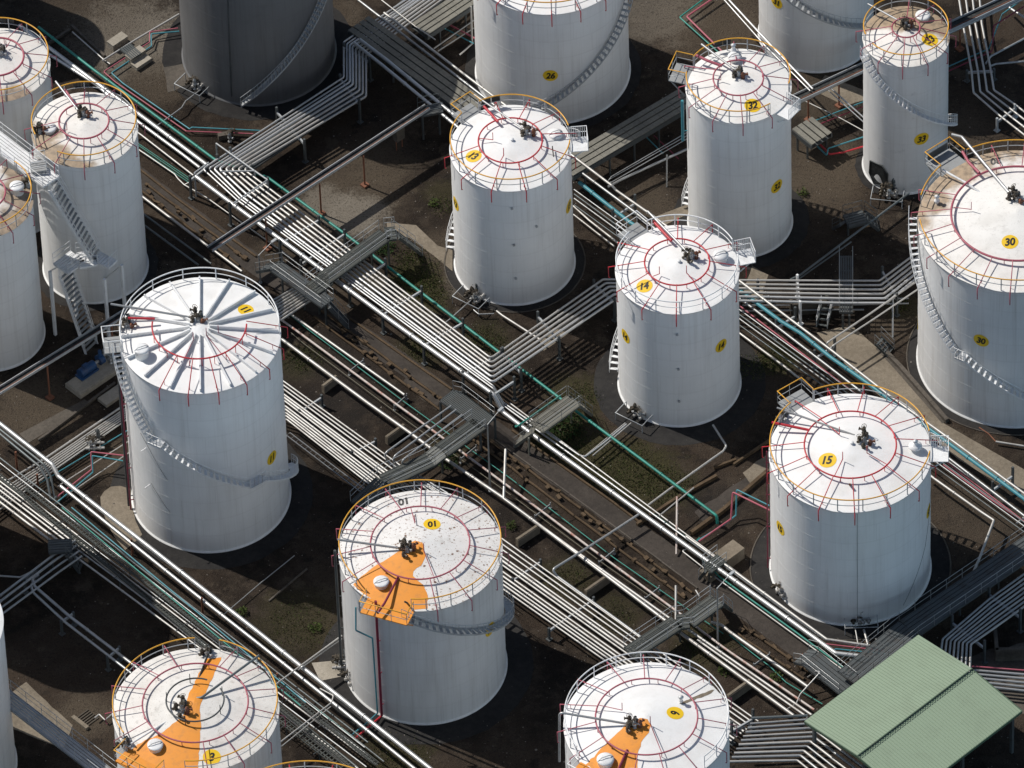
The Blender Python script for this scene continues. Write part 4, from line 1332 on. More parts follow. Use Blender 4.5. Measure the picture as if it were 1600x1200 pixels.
def build_setting(T):
    S = 2500
    mb = MB(); mb.quad((-S, -S, 0), (S, -S, 0), (S, S, 0), (-S, S, 0))
    structure(mb.build('ground', 'ground'))
    # the narrow tarred path between the two pipe corridors
    strip('road', [(-35.47, 32.36, 0), (-31.03, 26.85, 0), (-24.85, 19.79, 0), (-18.94, 13.38, 0), (-14.18, 8.56, 0), (-8.52, 2.95, 0), (-2.01, -4.09, 0), (6.7, -13.34, 0), (13.91, -20.98, 0), (20.4, -27.84, 0), (23.66, -31.24, 0)], 1.75, 'asphalt', 0.016, .05, 3)
    # tank aprons
    for i, (k, w) in enumerate((('13', .8), ('14', 1.9), ('15', 1.5), ('11', 1.7), ('10', 2.0), ('32', 1.3), ('33', .6), ('30', .8), ('12', .8), ('G', 1.6), ('3', 1.2), ('9', 1.0), ('26', .9))):
        t = T[k]; rng = random.Random(i)
        o = MB(); n = 64
        rr = [t.R + w + rng.uniform(-.07, .07) for _ in range(n)]
        vs = [(t.x + rr[j] * math.cos(2 * PI * j / n), t.y + rr[j] * math.sin(2 * PI * j / n), 0.008 + i * .0004) for j in range(n)]
        o.add(vs, [tuple(range(n))]); structure(o.build('pavement', 'pad_asphalt'))
        if k in ('15', '30', '13'):
            mb = MB(); R = t.R + w
            mb.tube([(R * math.cos(2 * PI * j / n), R * math.sin(2 * PI * j / n), 0.03) for j in range(n)], .06, 4, closed=True)
            c = mb.build('kerb_ring', 'dull_concrete'); c.location = (t.x, t.y, 0)
            tag(c, f'low concrete kerb ring in the ground round the foot of tank {k}', 'kerb', 'low kerbs and drain walls')
    # paved bits
    sheet('path', [(-9.02, 17.33, 0), (-6.8, 16.94, 0), (-5.21, 14.68, 0), (-4.11, 14.15, 0), (-4.16, 11.93, 0), (-5.52, 13.62, 0), (-7.31, 15.61, 0), (-8.95, 16.23, 0)], 'concrete', 0.020, seed=2)
    sheet('path', [(-30.57, -10.8, 0), (-30.62, -9.96, 0), (-30.34, -9.33, 0), (-29.82, -8.97, 0), (-29.16, -8.87, 0), (-28.45, -9.23, 0), (-28.31, -10.91, 0), (-28.03, -12.54, 0), (-27.56, -13.84, 0), (-28.22, -14.77, 0), (-28.78, -15.31, 0), (-29.53, -14.19, 0), (-30.15, -12.62, 0)], 'concrete', 0.021, .04, seed=3)
    sheet('path', [(-15.27, -27.17, 0), (-12.94, -26.98, 0), (-12.83, -28.54, 0), (-14.69, -28.95, 0)], 'pale_concrete', 0.022, seed=4)
    sheet('path', [(-38.31, -30.31, 0), (-36.01, -28, 0), (-32.61, -32.32, 0), (-33.2, -34.7, 0), (-37.09, -32.41, 0)], 'concrete', 0.023, .05, seed=5)
    sheet('path', [(22.88, 4.1, 0), (25.5, 4.77, 0), (27.37, 2.21, 0), (28.6, 0.17, 0), (31.84, -5.7, 0), (38.34, -11.42, 0), (38.16, -14.31, 0), (32.8, -9.52, 0), (28.37, -4.09, 0), (25.7, -0.67, 0)], 'concrete', 0.019, seed=6)
    sheet('path', [(27.18, 2.22, 0), (27.58, 2.53, 0), (28.85, 0.35, 0), (32.09, -5.46, 0), (31.7, -5.7, 0), (28.5, 0.04, 0)], 'dull_concrete', 0.026, seed=16)
    sheet('path', [(-25.88, 35, 0), (-24.06, 35.39, 0), (-23.68, 33.13, 0), (-25.55, 32.11, 0)], 'dull_concrete', 0.018, .08, seed=7)
    sheet('path', [(10.86, 16.69, 0), (13.97, 18.16, 0), (14.03, 17.2, 0), (11.55, 15.7, 0)], 'concrete', 0.024, seed=8)
    sheet('path', [(13.04, -13.67, 0), (18.66, -8.93, 0), (19.18, -9.99, 0), (13.69, -14.85, 0)], 'asphalt', 0.017, .08, seed=9)
    sheet('path', [(16.72, -9.99, 0), (18.94, -7.84, 0), (19.37, -8.96, 0), (17.38, -11.19, 0)], 'concrete', 0.021, .1, seed=19)
    sheet('path', [(-7.58, 2.04, 0), (-5.26, -1.04, 0), (-5.77, -2.33, 0), (-8.09, 0.42, 0)], 'asphalt', 0.012, .1, seed=10)
    sheet('path', [(2.13, 4.52, 0), (4.74, 6.91, 0), (5.83, 6.32, 0), (2.48, 3.31, 0)], 'concrete', 0.018, .05, seed=11)
    sheet('path', [(-36.67, -3.22, 0), (-31.83, 0.06, 0), (-31.35, -0.49, 0), (-35.95, -4.17, 0)], 'dull_concrete', 0.017, seed=12)
    sheet('path', [(17.39, 7.72, 0), (18.37, 11.36, 0), (19.53, 10.29, 0), (18.93, 7.64, 0)], 'concrete', 0.020, .05, seed=13)
    sheet('path', [(24.89, 31.38, 0), (28.79, 28.94, 0), (26.19, 27.97, 0), (23.84, 29.9, 0)], 'concrete', 0.020, .05, seed=14)
    sheet('path', [(36.38, -27.52, 0), (31.65, -29.16, 0), (35, -34.9, 0), (40.59, -33.95, 0)], 'dull_concrete', 0.011, .2, seed=15)
    # kerbs and the old trough beside the path
    kerb_run('thin brown kerb along the north side of the tarred path', [(-29.81, 26.37, 0), (-24.85, 20.61, 0), (-18.93, 14.19, 0)], .14, .16, 'old_timber')
    kerb_run('thin brown kerb along the tarred path beside the main pipe rack', [(-11.94, 7.31, 0), (-4.49, -0.43, 0)], .14, .16, 'old_timber')
    kerb_run('thin brown kerb along the tarred path below tank 14', [(-0.13, -4.84, 0), (7.19, -12.6, 0), (9, -14.62, 0)], .14, .18, 'old_timber')
    kerb_run('thin kerb on the lower edge of the tarred path', [(-1.57, -5.55, 0), (6.66, -14.37, 0), (12.96, -21.31, 0)], .10, .10, 'dull_concrete')
    rng = random.Random(11)
    troughs = [('broken brown cable trough with lifted covers, beside the path near tank 11', (-27.52, 22.12, 0), (-19.9, 13.56, 0)),
               ('broken brown cable trough with lifted covers, beside the main rack', (-14.33, 7.9, 0), (-5.1, -2.23, 0)),
               ('broken brown cable trough with lifted covers, below the grated platform', (-2.98, -5.09, 0), (12.28, -22.03, 0)),
               ('broken brown cable trough with lifted covers, near the green shed', (15.82, -25.55, 0), (20.56, -30.34, 0))]
    for lab, a, b in troughs:
        a, b = Vector(a), Vector(b); root = thing('cable_trough', lab, 'trough', tuple(a), 0, 'broken cable troughs')
        d = (b - a).normalized(); s = Vector((-d.y, d.x, 0)); L = (b - a).length
        for sg in (-1, 1):
            mb = MB(); k = int(L / 1.1); line = []
            for i in range(k + 1):
                line.append(d * (i * L / k) + s * (sg * .40 + rng.uniform(-.03, .03)) + Vector((0, 0, .13 + rng.uniform(-.03, .03))))
            mb.tube(line, .11, 4); mb.build('trough_wall', 'old_timber', root)
        k = int(L / .62)
        for i in range(k):
            if rng.random() < .12: continue
            mb = MB(); side = rng.choice((-1, 1, 0))
            p = d * ((i + rng.uniform(.2, .8)) * L / k) + s * (side * .38 + rng.uniform(-.12, .12)) + Vector((0, 0, rng.uniform(.14, .26)))
            mb.box(p, (rng.uniform(.22, .5), rng.uniform(.18, .36), rng.uniform(.09, .2)), GRID_A + rng.uniform(-.35, .35), Matrix.Rotation(rng.uniform(-.3, .3), 3, 'X'))
            mb.build('loose_cover', 'old_timber', root)

    kerb_run('brown timber edging from the path up to the waste ground by tank 15', [(8.76, -14.86, 0), (12.01, -12.2, 0), (14.82, -10.28, 0)], .22, .30, 'old_timber')
    kerb_run('brown timber edging running up to the left side of tank 15', [(12.71, -15.96, 0), (15.15, -13.78, 0), (18.66, -9.96, 0)], .26, .40, 'old_timber')
    kerb_run('short timber edging under the bend of the pipe from tank 14', [(14.62, -9.43, 0), (16.31, -8.68, 0)], .18, .25, 'old_timber')
    kerb_run('timber edging between tank 14 and the apron of tank 15', [(16.1, -9.18, 0), (18.85, -6.86, 0)], .16, .25, 'old_timber')
    kerb_run('concrete ditch wall beside the beige path near tank 30', [(27.39, 2.54, 0), (28.89, 0.15, 0), (32.08, -5.59, 0)], .3, .35, 'dull_concrete')
    kerb_run('long low bund kerb behind the dusty lot at the far left top', [(-32.94, 39.81, 0), (-30.37, 36.29, 0)], .2, .25, 'dull_concrete')
    kerb_run('kerb of the upper left bund along the pipes', [(-33.04, 39.4, 0), (-35.01, 37.67, 0)], .2, .25, 'dull_concrete')
    kerb_run('dark bund kerb crossing the shadow below the left walkway', [(-35.24, -4.08, 0), (-29.55, 1.53, 0)], .2, .2, 'dull_concrete')
    kerb_run('low bund kerb between tank 11 and tank 10', [(-18.32, -20.99, 0), (-15.48, -17.96, 0)], .12, .12, 'dull_concrete')
    for lab, a, b, h in (('pale sleeper wall under the lone white pipe right of tank 11', (-14.06, -0.2, 0), (-13.04, 0.81, 0), .75),
                         ('pale sleeper wall by the elbows of the three grey pipes', (-9.44, -5.67, 0), (-8.09, -4.43, 0), .75),
                         ('pale sleeper wall under two white pipes right of tank 10', (-0.07, -16.45, 0), (1.56, -15.07, 0), .75),
                         ('pale sleeper wall midway between tank 10 and the trough', (4.78, -21.78, 0), (6.51, -20.28, 0), .75),
                         ('pale sleeper wall right of tank 9', (14.68, -32.59, 0), (16.36, -31.13, 0), .8)):
        sleeper(lab, a, b, h)

def pipe_work():
    W, S_, G, D, K, B = 'white_pipe', 'silver', 'grey_pipe', 'dark_pipe', 'teal_paint', 'blue_paint'
    # ---------------- main rack: eight pipes come from the top, bend, and run down the yard
    top0, top1 = ((-6.27, 40.01, 2), (-3.81, 39.6, 2))
    b1 = ((-11.93, 34.88, 2), (-10.23, 33.39, 2)); b2 = ((-11.98, 31.04, 2), (-10.31, 28.86, 2))
    b3 = ((-22.8, 21.73, 2), (-19.7, 21.5, 2))
    x0 = ((-20.65, 18.07, 2), (-17.97, 19.56, 2))
    end6 = ((-1.42, -1.77, 2), (-1.5, 0.74, 2))
    u6 = ((8.12, 6.47, 2), (7.09, 8.46, 2)); r6 = ((24.94, 5.06, 2), (24.2, 7.43, 2)); q6 = ((28.13, 4.89, 2), (27.73, 7.24, 2)); s6 = ((31.53, 8.38, 2), (30.97, 10.29, 2))
    def line8(t):  # positions of the eight on successive cross-lines, first two leave the yard at the step
        return lerp(*top0_, t)
    first2 = [(0.0, .105), (.14, .105)]
    ts = [.0, .14, .27, .40, .55, .70, .85, 1.0]
    rad = [.075, .07, .10, .105, .10, .10, .09, .085]
    what = 'in the rack that turns at the corner frame'
    for i, (t, r) in enumerate(zip(ts, rad)):
        sT = (.15, .235, .31, .448, .586, .724, .862, 1.0)[i]     # place inside the wide rack past the corner
        pts = [lerp(top0, top1, t), lerp(b1[0], b1[1], t), lerp(b2[0], b2[1], t), lerp(b3[0], b3[1], t), lerp(x0[0], x0[1], sT)]
        if i >= 2:
            f = (i - 2) / 5
            pts += [lerp(end6[0], end6[1], f), lerp(u6[0], u6[1], f), lerp(r6[0], r6[1], f), lerp(q6[0], q6[1], f), lerp(s6[0], s6[1], f)]
            lab = f'{"silver" if i < 4 else "white"} pipe, {ORD[i]} from the path in the main rack, bending toward tank 14'
        else:
            e = ((-1.36, -2.95, 2), (-1.5, 0.74, 2)); dn = ((-0.69, -3.69, 0.95), (-0.83, -0.01, 0.95))
            pts += [lerp(*e, sT), lerp(*dn, sT)]
            pts += [(12.3, -17.19, 0.95), (16.06, -21.26, 0.95), (21.99, -27.72, 0.95), (26.79, -29.02, 0.95)] if i == 0 else [(4.75, -8.46, 0.95), (5.17, -8.67, 0.95), (6.63, -7.32, 0.95), (8.35, -5.52, 0.95)]
            lab = ('silver pipe, second from the path in the main rack, stepping down toward tank 15' if i == 0 else 'silver pipe, third from the path in the main rack, ending near tank 14')
        pts = [Vector(p) + Vector((0, 0, r)) for p in pts]
        pipe(lab, pts, r, S_ if i < 4 else W, group='pipes of the main rack', collars=4.6, bend=.32)
    pipe('thickest silver pipe of the main rack, on its path side, running to the green shed', [(-23.33, 20.81, 2.2), (-20.64, 17.8, 2.2), (-9.12, 5.17, 2.2), (-1.36, -3.14, 2.2), (-0.74, -3.89, 1.1), (1.74, -6.69, 1.1), (13.97, -19.83, 1.1), (22.66, -29.13, 1.1), (26.73, -29.96, 1.1)], .175, S_, group='pipes of the main rack', collars=5.2, bend=.35, seg=12)
    pipe('slim white pipe from the step of the main rack along the thick silver pipe', [(-0.2, -2.91, 1), (12.27, -16.73, 1), (18.47, -23.63, 1)], .06, W, group='pipes of the main rack', collars=6)
    for i, (a, b, lab) in enumerate((((-23.72, 22.74, 0), (-21.86, 24.71, 0), 'corner'), ((-20.73, 19.71, 0), (-18.04, 22.03, 0), 'next to the corner'), ((-16.99, 15.57, 0), (-14.25, 17.8, 0), 'upper'), ((-15.42, 13.39, 0), (-12.33, 16.21, 0), 'bridge side'),
                   ((-11.84, 10.72, 0), (-9.3, 13.01, 0), 'below the footbridge'), ((-9.39, 7.78, 0), (-6.66, 9.98, 0), 'beside tank 13'), ((-6.39, 4.43, 0), (-3.66, 6.48, 0), 'second beside tank 13'), ((-3.54, 1.24, 0), (-0.77, 3.34, 0), 'elbow side'), ((-1.55, -1.04, 0), (0.01, 0.26, 0), 'step side'))):
        a2, b2 = Vector(a), Vector(b)
        dz = Vector((-9.35, 5.84, 2)) - Vector((-9.39, 7.78, 0))    # the pixels name beam tops: drop them to the ground
        trestle(f'dark steel trestle of the main rack, {lab} frame', a2 + dz, b2 + dz, 2.0)
    for i, (a, b, lab) in enumerate((((-17.06, 27.56, 2), (-15.15, 24.28, 2), 'near the dark tank'), ((-12.18, 30.91, 2), (-10.9, 28.34, 2), 'at the second bend'), ((-20.61, 23.47, 2), (-19.16, 21.75, 2), 'by the corner'), ((-11.79, 34.31, 2), (-10.09, 32.82, 2), 'at the top bend'))):
        trestle(f'dark steel trestle under the upper rack {lab}', a, b, 2.0)
    for i, (a, b, lab) in enumerate((((2.19, 4.91, 2), (3.55, 2.52, 2), 'over the beige slab'), ((-0.63, 1.28, 2), (0.61, -0.62, 2), 'at the elbows'), ((6.5, 8.02, 2), (7.78, 6.28, 2), 'beside tank 14'))):
        trestle(f'dark steel trestle under the six bent pipes {lab}', a, b, 2.0)
    for (a, b, lab) in (((21.63, 7.7, 2), (21.7, 5.23, 2), 'white painted trestle under the grey pipes behind tank 15'), ((28.07, 8.23, 2), (28.9, 5.72, 2), 'trestle under the grey pipes beside tank 30')):
        trestle(lab, a, b, 2.0, mat='white_steel' if 'white' in lab else 'dark_steel')
    ta, tb = Vector((-20.15, 22.3, 1.5)), Vector((-11.08, 30.38, 1.5)); base = Vector((ta.x, ta.y, 0)); root = thing('cable_tray', 'broad dark tray added under the upper pipe rack to deepen its shadow', 'cable tray', tuple(base))  # invented tray, added so the rack throws a solid shadow on the ground
    mb = MB(); mb.beam(ta - base, tb - base, 1.9, .05); mb.build('tray_floor', 'dark_steel', root)
    d = (tb - ta).normalized(); sd = Vector((-d.y, d.x, 0))
    for sg in (-1, 1):
        mb = MB(); mb.beam(ta - base + sd * sg * .95, tb - base + sd * sg * .95, .05, .16); mb.build('side_rail', 'dark_steel', root)
    # corner frame: the raised beam loop over the bend
    mb = MB()
    o = Vector((-23.53, 23.14, 0))
    pts = [(-23.41, 20.69, 2.6), (-22.24, 21.79, 2.6), (-17.89, 19.78, 2.6), (-20.53, 17.4, 2.6)]
    loop = [(-23.42, 20.97, 2.45), (-22.39, 22.02, 2.45)]
    mb.tube([(-23.41, 20.92, 2.5), (-22.34, 21.96, 2.5)], .07, 6); mb.tube([(-21.47, 20.96, 2.5), (-18.86, 20.89, 2.5)], .07, 6)
    mb.tube([(-18.86, 20.89, 2.5), (-17.9, 19.88, 2.5)], .07, 6); mb.tube([(-20.53, 17.4, 2.6), (-17.89, 19.78, 2.6)], .06, 6)
    mb.tube([(-21.75, 23.99, 2.5), (-20.69, 22.84, 2.5), (-18.86, 20.89, 2.5)], .07, 6)
    for q in ((-23.41, 20.92, 2.5), (-18.86, 20.89, 2.5), (-17.9, 19.88, 2.5), (-21.75, 23.99, 2.5)):
        mb.tube([(q[0], q[1], 0), q], .07, 6)
    tag(mb.build('pipe_gantry', 'grey_rail', loc=tuple(o)), 'grey tube frame wrapped round the corner of the main pipe rack', 'pipe support')
    # ---------------- green and silver mains on the far side
    pipe('long green water main along the north edge of the main rack', [(-35.45, 38.92, 1), (-31.24, 34.06, 1), (-21.82, 23.64, 1), (-17.95, 21.65, 1), (-12.12, 15.28, 1), (-6.69, 9.01, 1), (-0.77, 2.25, 1), (3.56, -2.65, 1), (4.52, -3.81, 1), (9.58, -9.4, 1), (14.63, -15.06, 1), (14.67, -15.18, 0.3)], .105, K, group='green water mains', collars=3.4, bend=.2)
    pipe('short green branch standing off the long water main by the grey bridge', [(3.57, -2.7, 1.4), (0.16, -5.69, 1.3), (0.17, -4.26, 0.2)], .07, K, group='green water mains')
    pipe('thick silver main running behind tank 12 into the corner frame', [(-36.95, 39.45, 0.7), (-31.9, 33.84, 0.7), (-27.09, 28.57, 0.7), (-22.61, 23.57, 0.7), (-22.23, 23.2, 0.7)], .17, S_, group='mains behind tank 12', collars=5, seg=10)
    pipe('second silver main behind tank 12, on its near side', [(-36.95, 38.5, 0.6), (-31.01, 32.77, 0.6), (-27.68, 28.42, 0.6), (-24.37, 24.79, 0.6), (-23.11, 23.35, 0.6)], .13, S_, group='mains behind tank 12', collars=4)
    pipe('white pipe that starts with a bend right of tank 12', [(-28.37, 27.17, 0.5), (-27.88, 27.56, 0.5), (-27.49, 27.13, 0.5), (-23.6, 22.65, 0.5)], .075, W, group='mains behind tank 12')
    pipe('crooked thin white pipe right of tank 12, zigzagging down the path', [(-28.37, 26.37, 0.4), (-25.02, 22.96, 0.4), (-24.78, 22.47, 0.4), (-24.29, 21.76, 0.4), (-22.65, 20.37, 0.4), (-16.98, 14.37, 0.4), (-15.46, 12.53, 0.4), (-14.13, 10.99, 0.4)], .055, W, group='mains behind tank 12')
    pipe('short white spur from the crooked pipe to the corner frame', [(-24.29, 21.76, 0.4), (-23.54, 21.87, 0.8)], .05, W)
    for i in range(3):
        pipe(f'thin green line, {ORD[i]} of three beside the white pipe right of tank 12', [(-28.38, 27.05, 0.35), (-23.71, 22.32, 0.35)] if i == 0 else ([(-28.28, 26.76, 0.35), (-23.76, 22.12, 0.35)] if i == 1 else [(-27.35, 25.47, 0.35), (-23.81, 21.92, 0.35)]), .028, K, group='three thin green lines')
    pipe('white pipe in the shade right of tank 12, ending near tank 11', [(-27.83, 20.86, 0.6), (-27.49, 20.5, 0.6), (-23.72, 16.28, 0.6), (-19.98, 12.17, 0.6)], .10, W, group='shaded pipes right of tank 12')
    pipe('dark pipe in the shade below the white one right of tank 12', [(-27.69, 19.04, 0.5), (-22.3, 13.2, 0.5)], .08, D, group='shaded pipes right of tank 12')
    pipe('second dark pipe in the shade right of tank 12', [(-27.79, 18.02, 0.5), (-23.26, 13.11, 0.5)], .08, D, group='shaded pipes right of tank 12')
    # ---------------- fire lines by the dark tank
    pipe('red fire line bending round the lot beside the dark tank', [(-24.71, 38.72, 0.5), (-26.88, 38.31, 0.6), (-26.9, 37.44, 0.35), (-30.44, 34.39, 0.35), (-29.55, 33.23, 0.35), (-24.12, 27.58, 0.35), (-19, 27.03, 0.35)], .05, 'pink_paint', group='red and blue fire lines')
    pipe('blue water line paired with the red one beside the dark tank', [(-24.62, 38.36, 0.5), (-26.78, 38.09, 0.6), (-26.75, 37.01, 0.35), (-29.85, 34.22, 0.35), (-28.97, 33.06, 0.35), (-23.83, 27.77, 0.35), (-23.72, 27.78, 0.55), (-18.5, 27.15, 0.55)], .055, B, group='red and blue fire lines')
    pipe('thin branch from the dark tank valves over the fire lines', [(-22.97, 31.79, 0.6), (-24.15, 30.59, 0.6), (-24.44, 29.91, 0.6), (-26.31, 28.17, 0.5)], .05, G)
    pipe('long beige pipe crossing the lot below the dark tank', [(-24.61, 40.27, 0.5), (-27.97, 37.62, 0.5), (-30.53, 35.44, 0.5)], .08, W, group='beige lot pipes')
    pipe('beige pipe along the edge of the pale lot', [(-32.87, 38.94, 0.3), (-30.4, 35.71, 0.3), (-29.95, 35.26, 0.3)], .06, W, group='beige lot pipes')
    # small step bridge over the fire lines
    walkway('grey step bridge with two pale concrete blocks over the fire lines', [[(-28.8, 36.76, 0.7), (-27.91, 35.59, 0.7)]], .9, 'grating', rails=(0, 0), name='step_bridge', cat='step bridge')
    for lab, p, s in (('upper pale concrete block of the step bridge', (-29.38, 37.65, 0), .6), ('large pale concrete block below the step bridge', (-28, 36.02, 0), .65), ('low pale concrete step in front of the step bridge', (-27.56, 35.44, 0), .3)):
        mb = MB(); mb.box((0, 0, s / 2), (1.5, .7, s), GRID_B); mb.box((0, 0, s + .03), (1.55, .75, .06), GRID_B)
        tag(mb.place('concrete_block', 'pale_concrete', p), lab, 'concrete block')
    manifold('dark valves at the foot of the dark tank', (-23.38, 32.55, 0), (-.6, -.8, 0), 3, 31)
    # a rusty valve box by the red line
    root = thing('valve_box', 'small pale valve box on the red line near the main rack corner', 'valve box', (-21.26, 27.02, 0)); mb = MB(); mb.box((0, 0, .25), (.9, .4, .5), .2); mb.build('box', 'dull_concrete', root); valve_parts(root, (.6, 0, .1), random.Random(3), 3, .5, height=.95)

    # ---------------- corridor south of the path
    pipe('white pipe with a capped end beside the broken trough', [(-17.51, 8.82, 0.6), (-16.09, 7.21, 0.6), (-8.01, -1.27, 0.6)], .10, W, group='single pipes south of the path', collars=5)
    pipe('thin green line running the length of the corridor beside the broken trough', [(-17.52, 8.88, 0.4), (-15.06, 6.02, 0.4), (-8.03, -1.81, 0.4), (-5.01, -5.03, 0.4), (-0.4, -9.94, 0.4), (7, -18.33, 0.4), (12.49, -23.98, 0.4), (14.63, -26.16, 0.4)], .035, K, group='single pipes south of the path')
    pipe('rust streaked pipe running the length of the corridor', [(-17.24, 7.14, 0.6), (-15.54, 5.32, 0.6), (-8.74, -2.09, 0.6), (-6.28, -4.7, 0.6), (0.63, -12.24, 0.6), (5.03, -17.14, 0.6), (11.77, -24.44, 0.6), (13.02, -25.95, 0.6), (14.79, -27.91, 0.6), (20.85, -34.05, 0.6)], .085, 'rusty_pipe', group='single pipes south of the path', collars=7)
    pipe('thin olive line beside the rust streaked pipe', [(-16.36, 5.71, 0.45), (-15.41, 4.53, 0.45), (-7.46, -4.24, 0.45), (-0.22, -11.87, 0.45), (6.51, -19.24, 0.45), (11.45, -24.29, 0.45)], .032, 'olive_pipe', group='single pipes south of the path')
    pipe('lone white pipe between the trough and the large bundle', [(-17.07, 4.65, 0.9), (-10.73, -2.27, 0.9), (-7.7, -5.43, 0.9), (-5.39, -7.95, 0.9), (-1.02, -12.31, 0.9), (10.5, -25.15, 0.9), (11.47, -26.33, 0.9), (19.34, -34.8, 0.9)], .13, W, group='single pipes south of the path', collars=6, bend=.3)
    pipe('white pipe with a tall upright leg, beside the lone white pipe', [(-0.65, -8.52, 2), (-0.93, -12.49, 0.95), (3.99, -17.79, 0.95), (11.05, -25.23, 0.95), (12.31, -26.35, 0.95), (20.63, -34.85, 0.95)], .10, W, group='single pipes south of the path', collars=6, bend=.12)
    pipe('third white pipe past the lower footbridge', [(12.74, -27.14, 0.9), (20.34, -35.03, 0.9)], .09, W, group='single pipes south of the path', collars=6)
    pipe('large white pipe beside the trough below the lower footbridge', [(13.84, -25.08, 0.5), (14.56, -25.71, 0.8), (15.09, -26.36, 0.8), (20.49, -31.99, 0.8)], .12, W, group='single pipes south of the path', collars=6)
    pipe('thin hose looping beside the trough below the lower footbridge', [(15.09, -26.22, 0.3), (16.64, -28.05, 0.3), (17.96, -29.55, 0.3), (18.96, -31.03, 0.3), (21.48, -33.26, 0.3)], .04, K)
    pipe('white upright pipe right of the lower footbridge start', [(11.36, -22.37, 1.6), (11.25, -24.7, 0.5)], .09, W, group='white upright pipes')
    pipe('white hook shaped pipe standing by the lower footbridge', [(12.78, -22.89, 1.6), (13.04, -23.44, 1.5), (13.03, -23.32, 0.4)], .06, W, group='white upright pipes')
    for i, (a, b, lab) in enumerate((((-11.98, 1.61, 0), (-11.11, 2.49, 0), 'near tank 11'), ((-8.71, -2.18, 0), (-7.94, -1.3, 0), 'before the grey elbows'), ((-3.9, -7.77, 0), (-2.93, -6.78, 0), 'past the grated platform'), ((1.41, -13.84, 0), (2.38, -12.87, 0), 'midway to the lower footbridge'), ((5.95, -18.67, 0), (6.92, -17.7, 0), 'short of the lower footbridge'), ((9.19, -22.38, 0), (10.06, -21.54, 0), 'at the lower footbridge'), ((16.81, -29.28, 0), (17.78, -28.46, 0), 'past the lower footbridge'))):
        trestle(f'low pipe stand under the rust streaked pipe, {lab}', a, b, .5, .15, 'grey_pipe', name='pipe_stand', group='low pipe stands south of the path', w=.07)
    # large bundle behind tank 10
    lines = [((-18.1, -3.16, 1), (-18.05, 1.3, 1)), ((-16.73, -3.82, 1), (-17.01, 0.19, 1)), ((-1.17, -21.63, 1), (-1.13, -16.62, 1)), ((6.62, -29.73, 1), (8.8, -27.1, 1)), ((14.68, -38.15, 1), (14.92, -33.74, 1)), ((19.41, -43.08, 1), (19.61, -38.71, 1))]
    lines = [lines[0], lines[1], lines[2], ((6.09, -29.08, 1), (8.58, -26.84, 1)), ((14.39, -37.53, 1), (16.78, -35.38, 1))]
    specs = [(0, .07, W, 5), (.085, .085, W, 6), (.165, .075, W, 4), (.25, .09, W, 5), (.34, .08, W, 6), (.47, .075, W, 5), (.55, .105, W, 6), (.64, .08, W, 4), (.78, .07, W, 5), (.89, .07, W, 6), (1.0, .065, W, 5)]
    bundle(lines, specs, 'in the large bundle behind tank 10', 'tank 10 side', 'large pipe bundle behind tank 10')
    for a, b, lab in (((-15.72, -2.9, 1), (-14.28, -1.66, 1), 'left of the footbridge'), ((-11.9, -7.33, 1), (-10.37, -6.3, 1), 'under the footbridge'), ((-0.39, -20.6, 1), (1.47, -19.04, 1), 'right of tank 10'), ((2.12, -25.64, 1), (5.23, -22.96, 1), 'farther right of tank 10')):
        trestle(f'low dark trestle under the large bundle, {lab}', a, b, 1.0, .25)
    for i, (a, b) in enumerate((((-16.7, -5.01, 0.8), (-0.6, -22.93, 0.8)),)):
        root = thing('cable_ladder', 'narrow cable ladder along the lower side of the large bundle', 'cable ladder', tuple(Vector((a[0], a[1], 0))))
        A = Vector((0, 0, .8)); Bv = Vector(b) - Vector((a[0], a[1], 0)); d = (Bv - A).normalized(); s = Vector((-d.y, d.x, 0)); L = (Bv - A).length
        for sg in (-1, 1):
            mb = MB(); mb.beam(A + s * .18 * sg, Bv + s * .18 * sg, .04, .1); mb.build('side_rail', 'grey_pipe', root)
        mb = MB()
        for k in range(int(L / .5)):
            p = A + d * (k * .5); mb.tube([p - s * .18, p + s * .18], .015, 4)
        mb.build('rung', 'grey_pipe', root)
    for i, (p, q, e) in enumerate((((-4.55, -4.18, 2.3), (-9.61, -8.79, 2.3), (-9.36, -8.52, 1.1)), ((-4.18, -4.59, 2.3), (-9, -9.21, 2.3), (-8.71, -8.88, 1.1)), ((-3.77, -5.13, 2.3), (-8.4, -9.63, 2.3), (-8.05, -9.17, 1.1)))):
        tail = ((-5.38, -12.21, 1.1), (-5.28, -11.96, 1.1), (-5, -11.91, 1.1))[i]
        pipe(f'grey pipe, {ORD[i]} of three from the left, climbing to the grated platform', [q if False else p, q, e, tail], .075, G, group='three grey pipes under the grated platform', bend=.35)
    pipe('grey pipe crossing over the path from the thick silver main to the large bundle', [(8.92, -14.73, 1.1), (6.85, -16.42, 1.1), (4.44, -18.7, 1.5), (2.43, -20.25, 1.5), (2.74, -20.44, 1), (8.94, -27.04, 1)], .095, G, bend=.3, collars=5)
    # ---------------- around tank 14 and tank 15
    pipe('white pipe leaving the foot of tank 14 and doubling back to the silver main', [(14.74, -5.62, 0.7), (15.64, -7.81, 0.7), (15.38, -8.31, 0.7), (14.4, -9.17, 0.7), (11.18, -12.04, 0.7), (9.62, -13.5, 0.7)], .085, W, bend=.25, collars=3.5)
    pipe('left pipe of the pair from the valves of tank 14', [(8.27, -4.99, 0.6), (4.99, -8.4, 0.6)], .05, W, group='pipe pair of tank 14')
    pipe('right pipe of the pair from the valves of tank 14', [(8.7, -5.01, 0.6), (5.75, -8.18, 0.6)], .05, W, group='pipe pair of tank 14')
    pipe('pale beam pipe resting on a rusty post left of tank 15', [(10.41, -15.4, 1.6), (13.05, -12.72, 1.6)], .055, W)
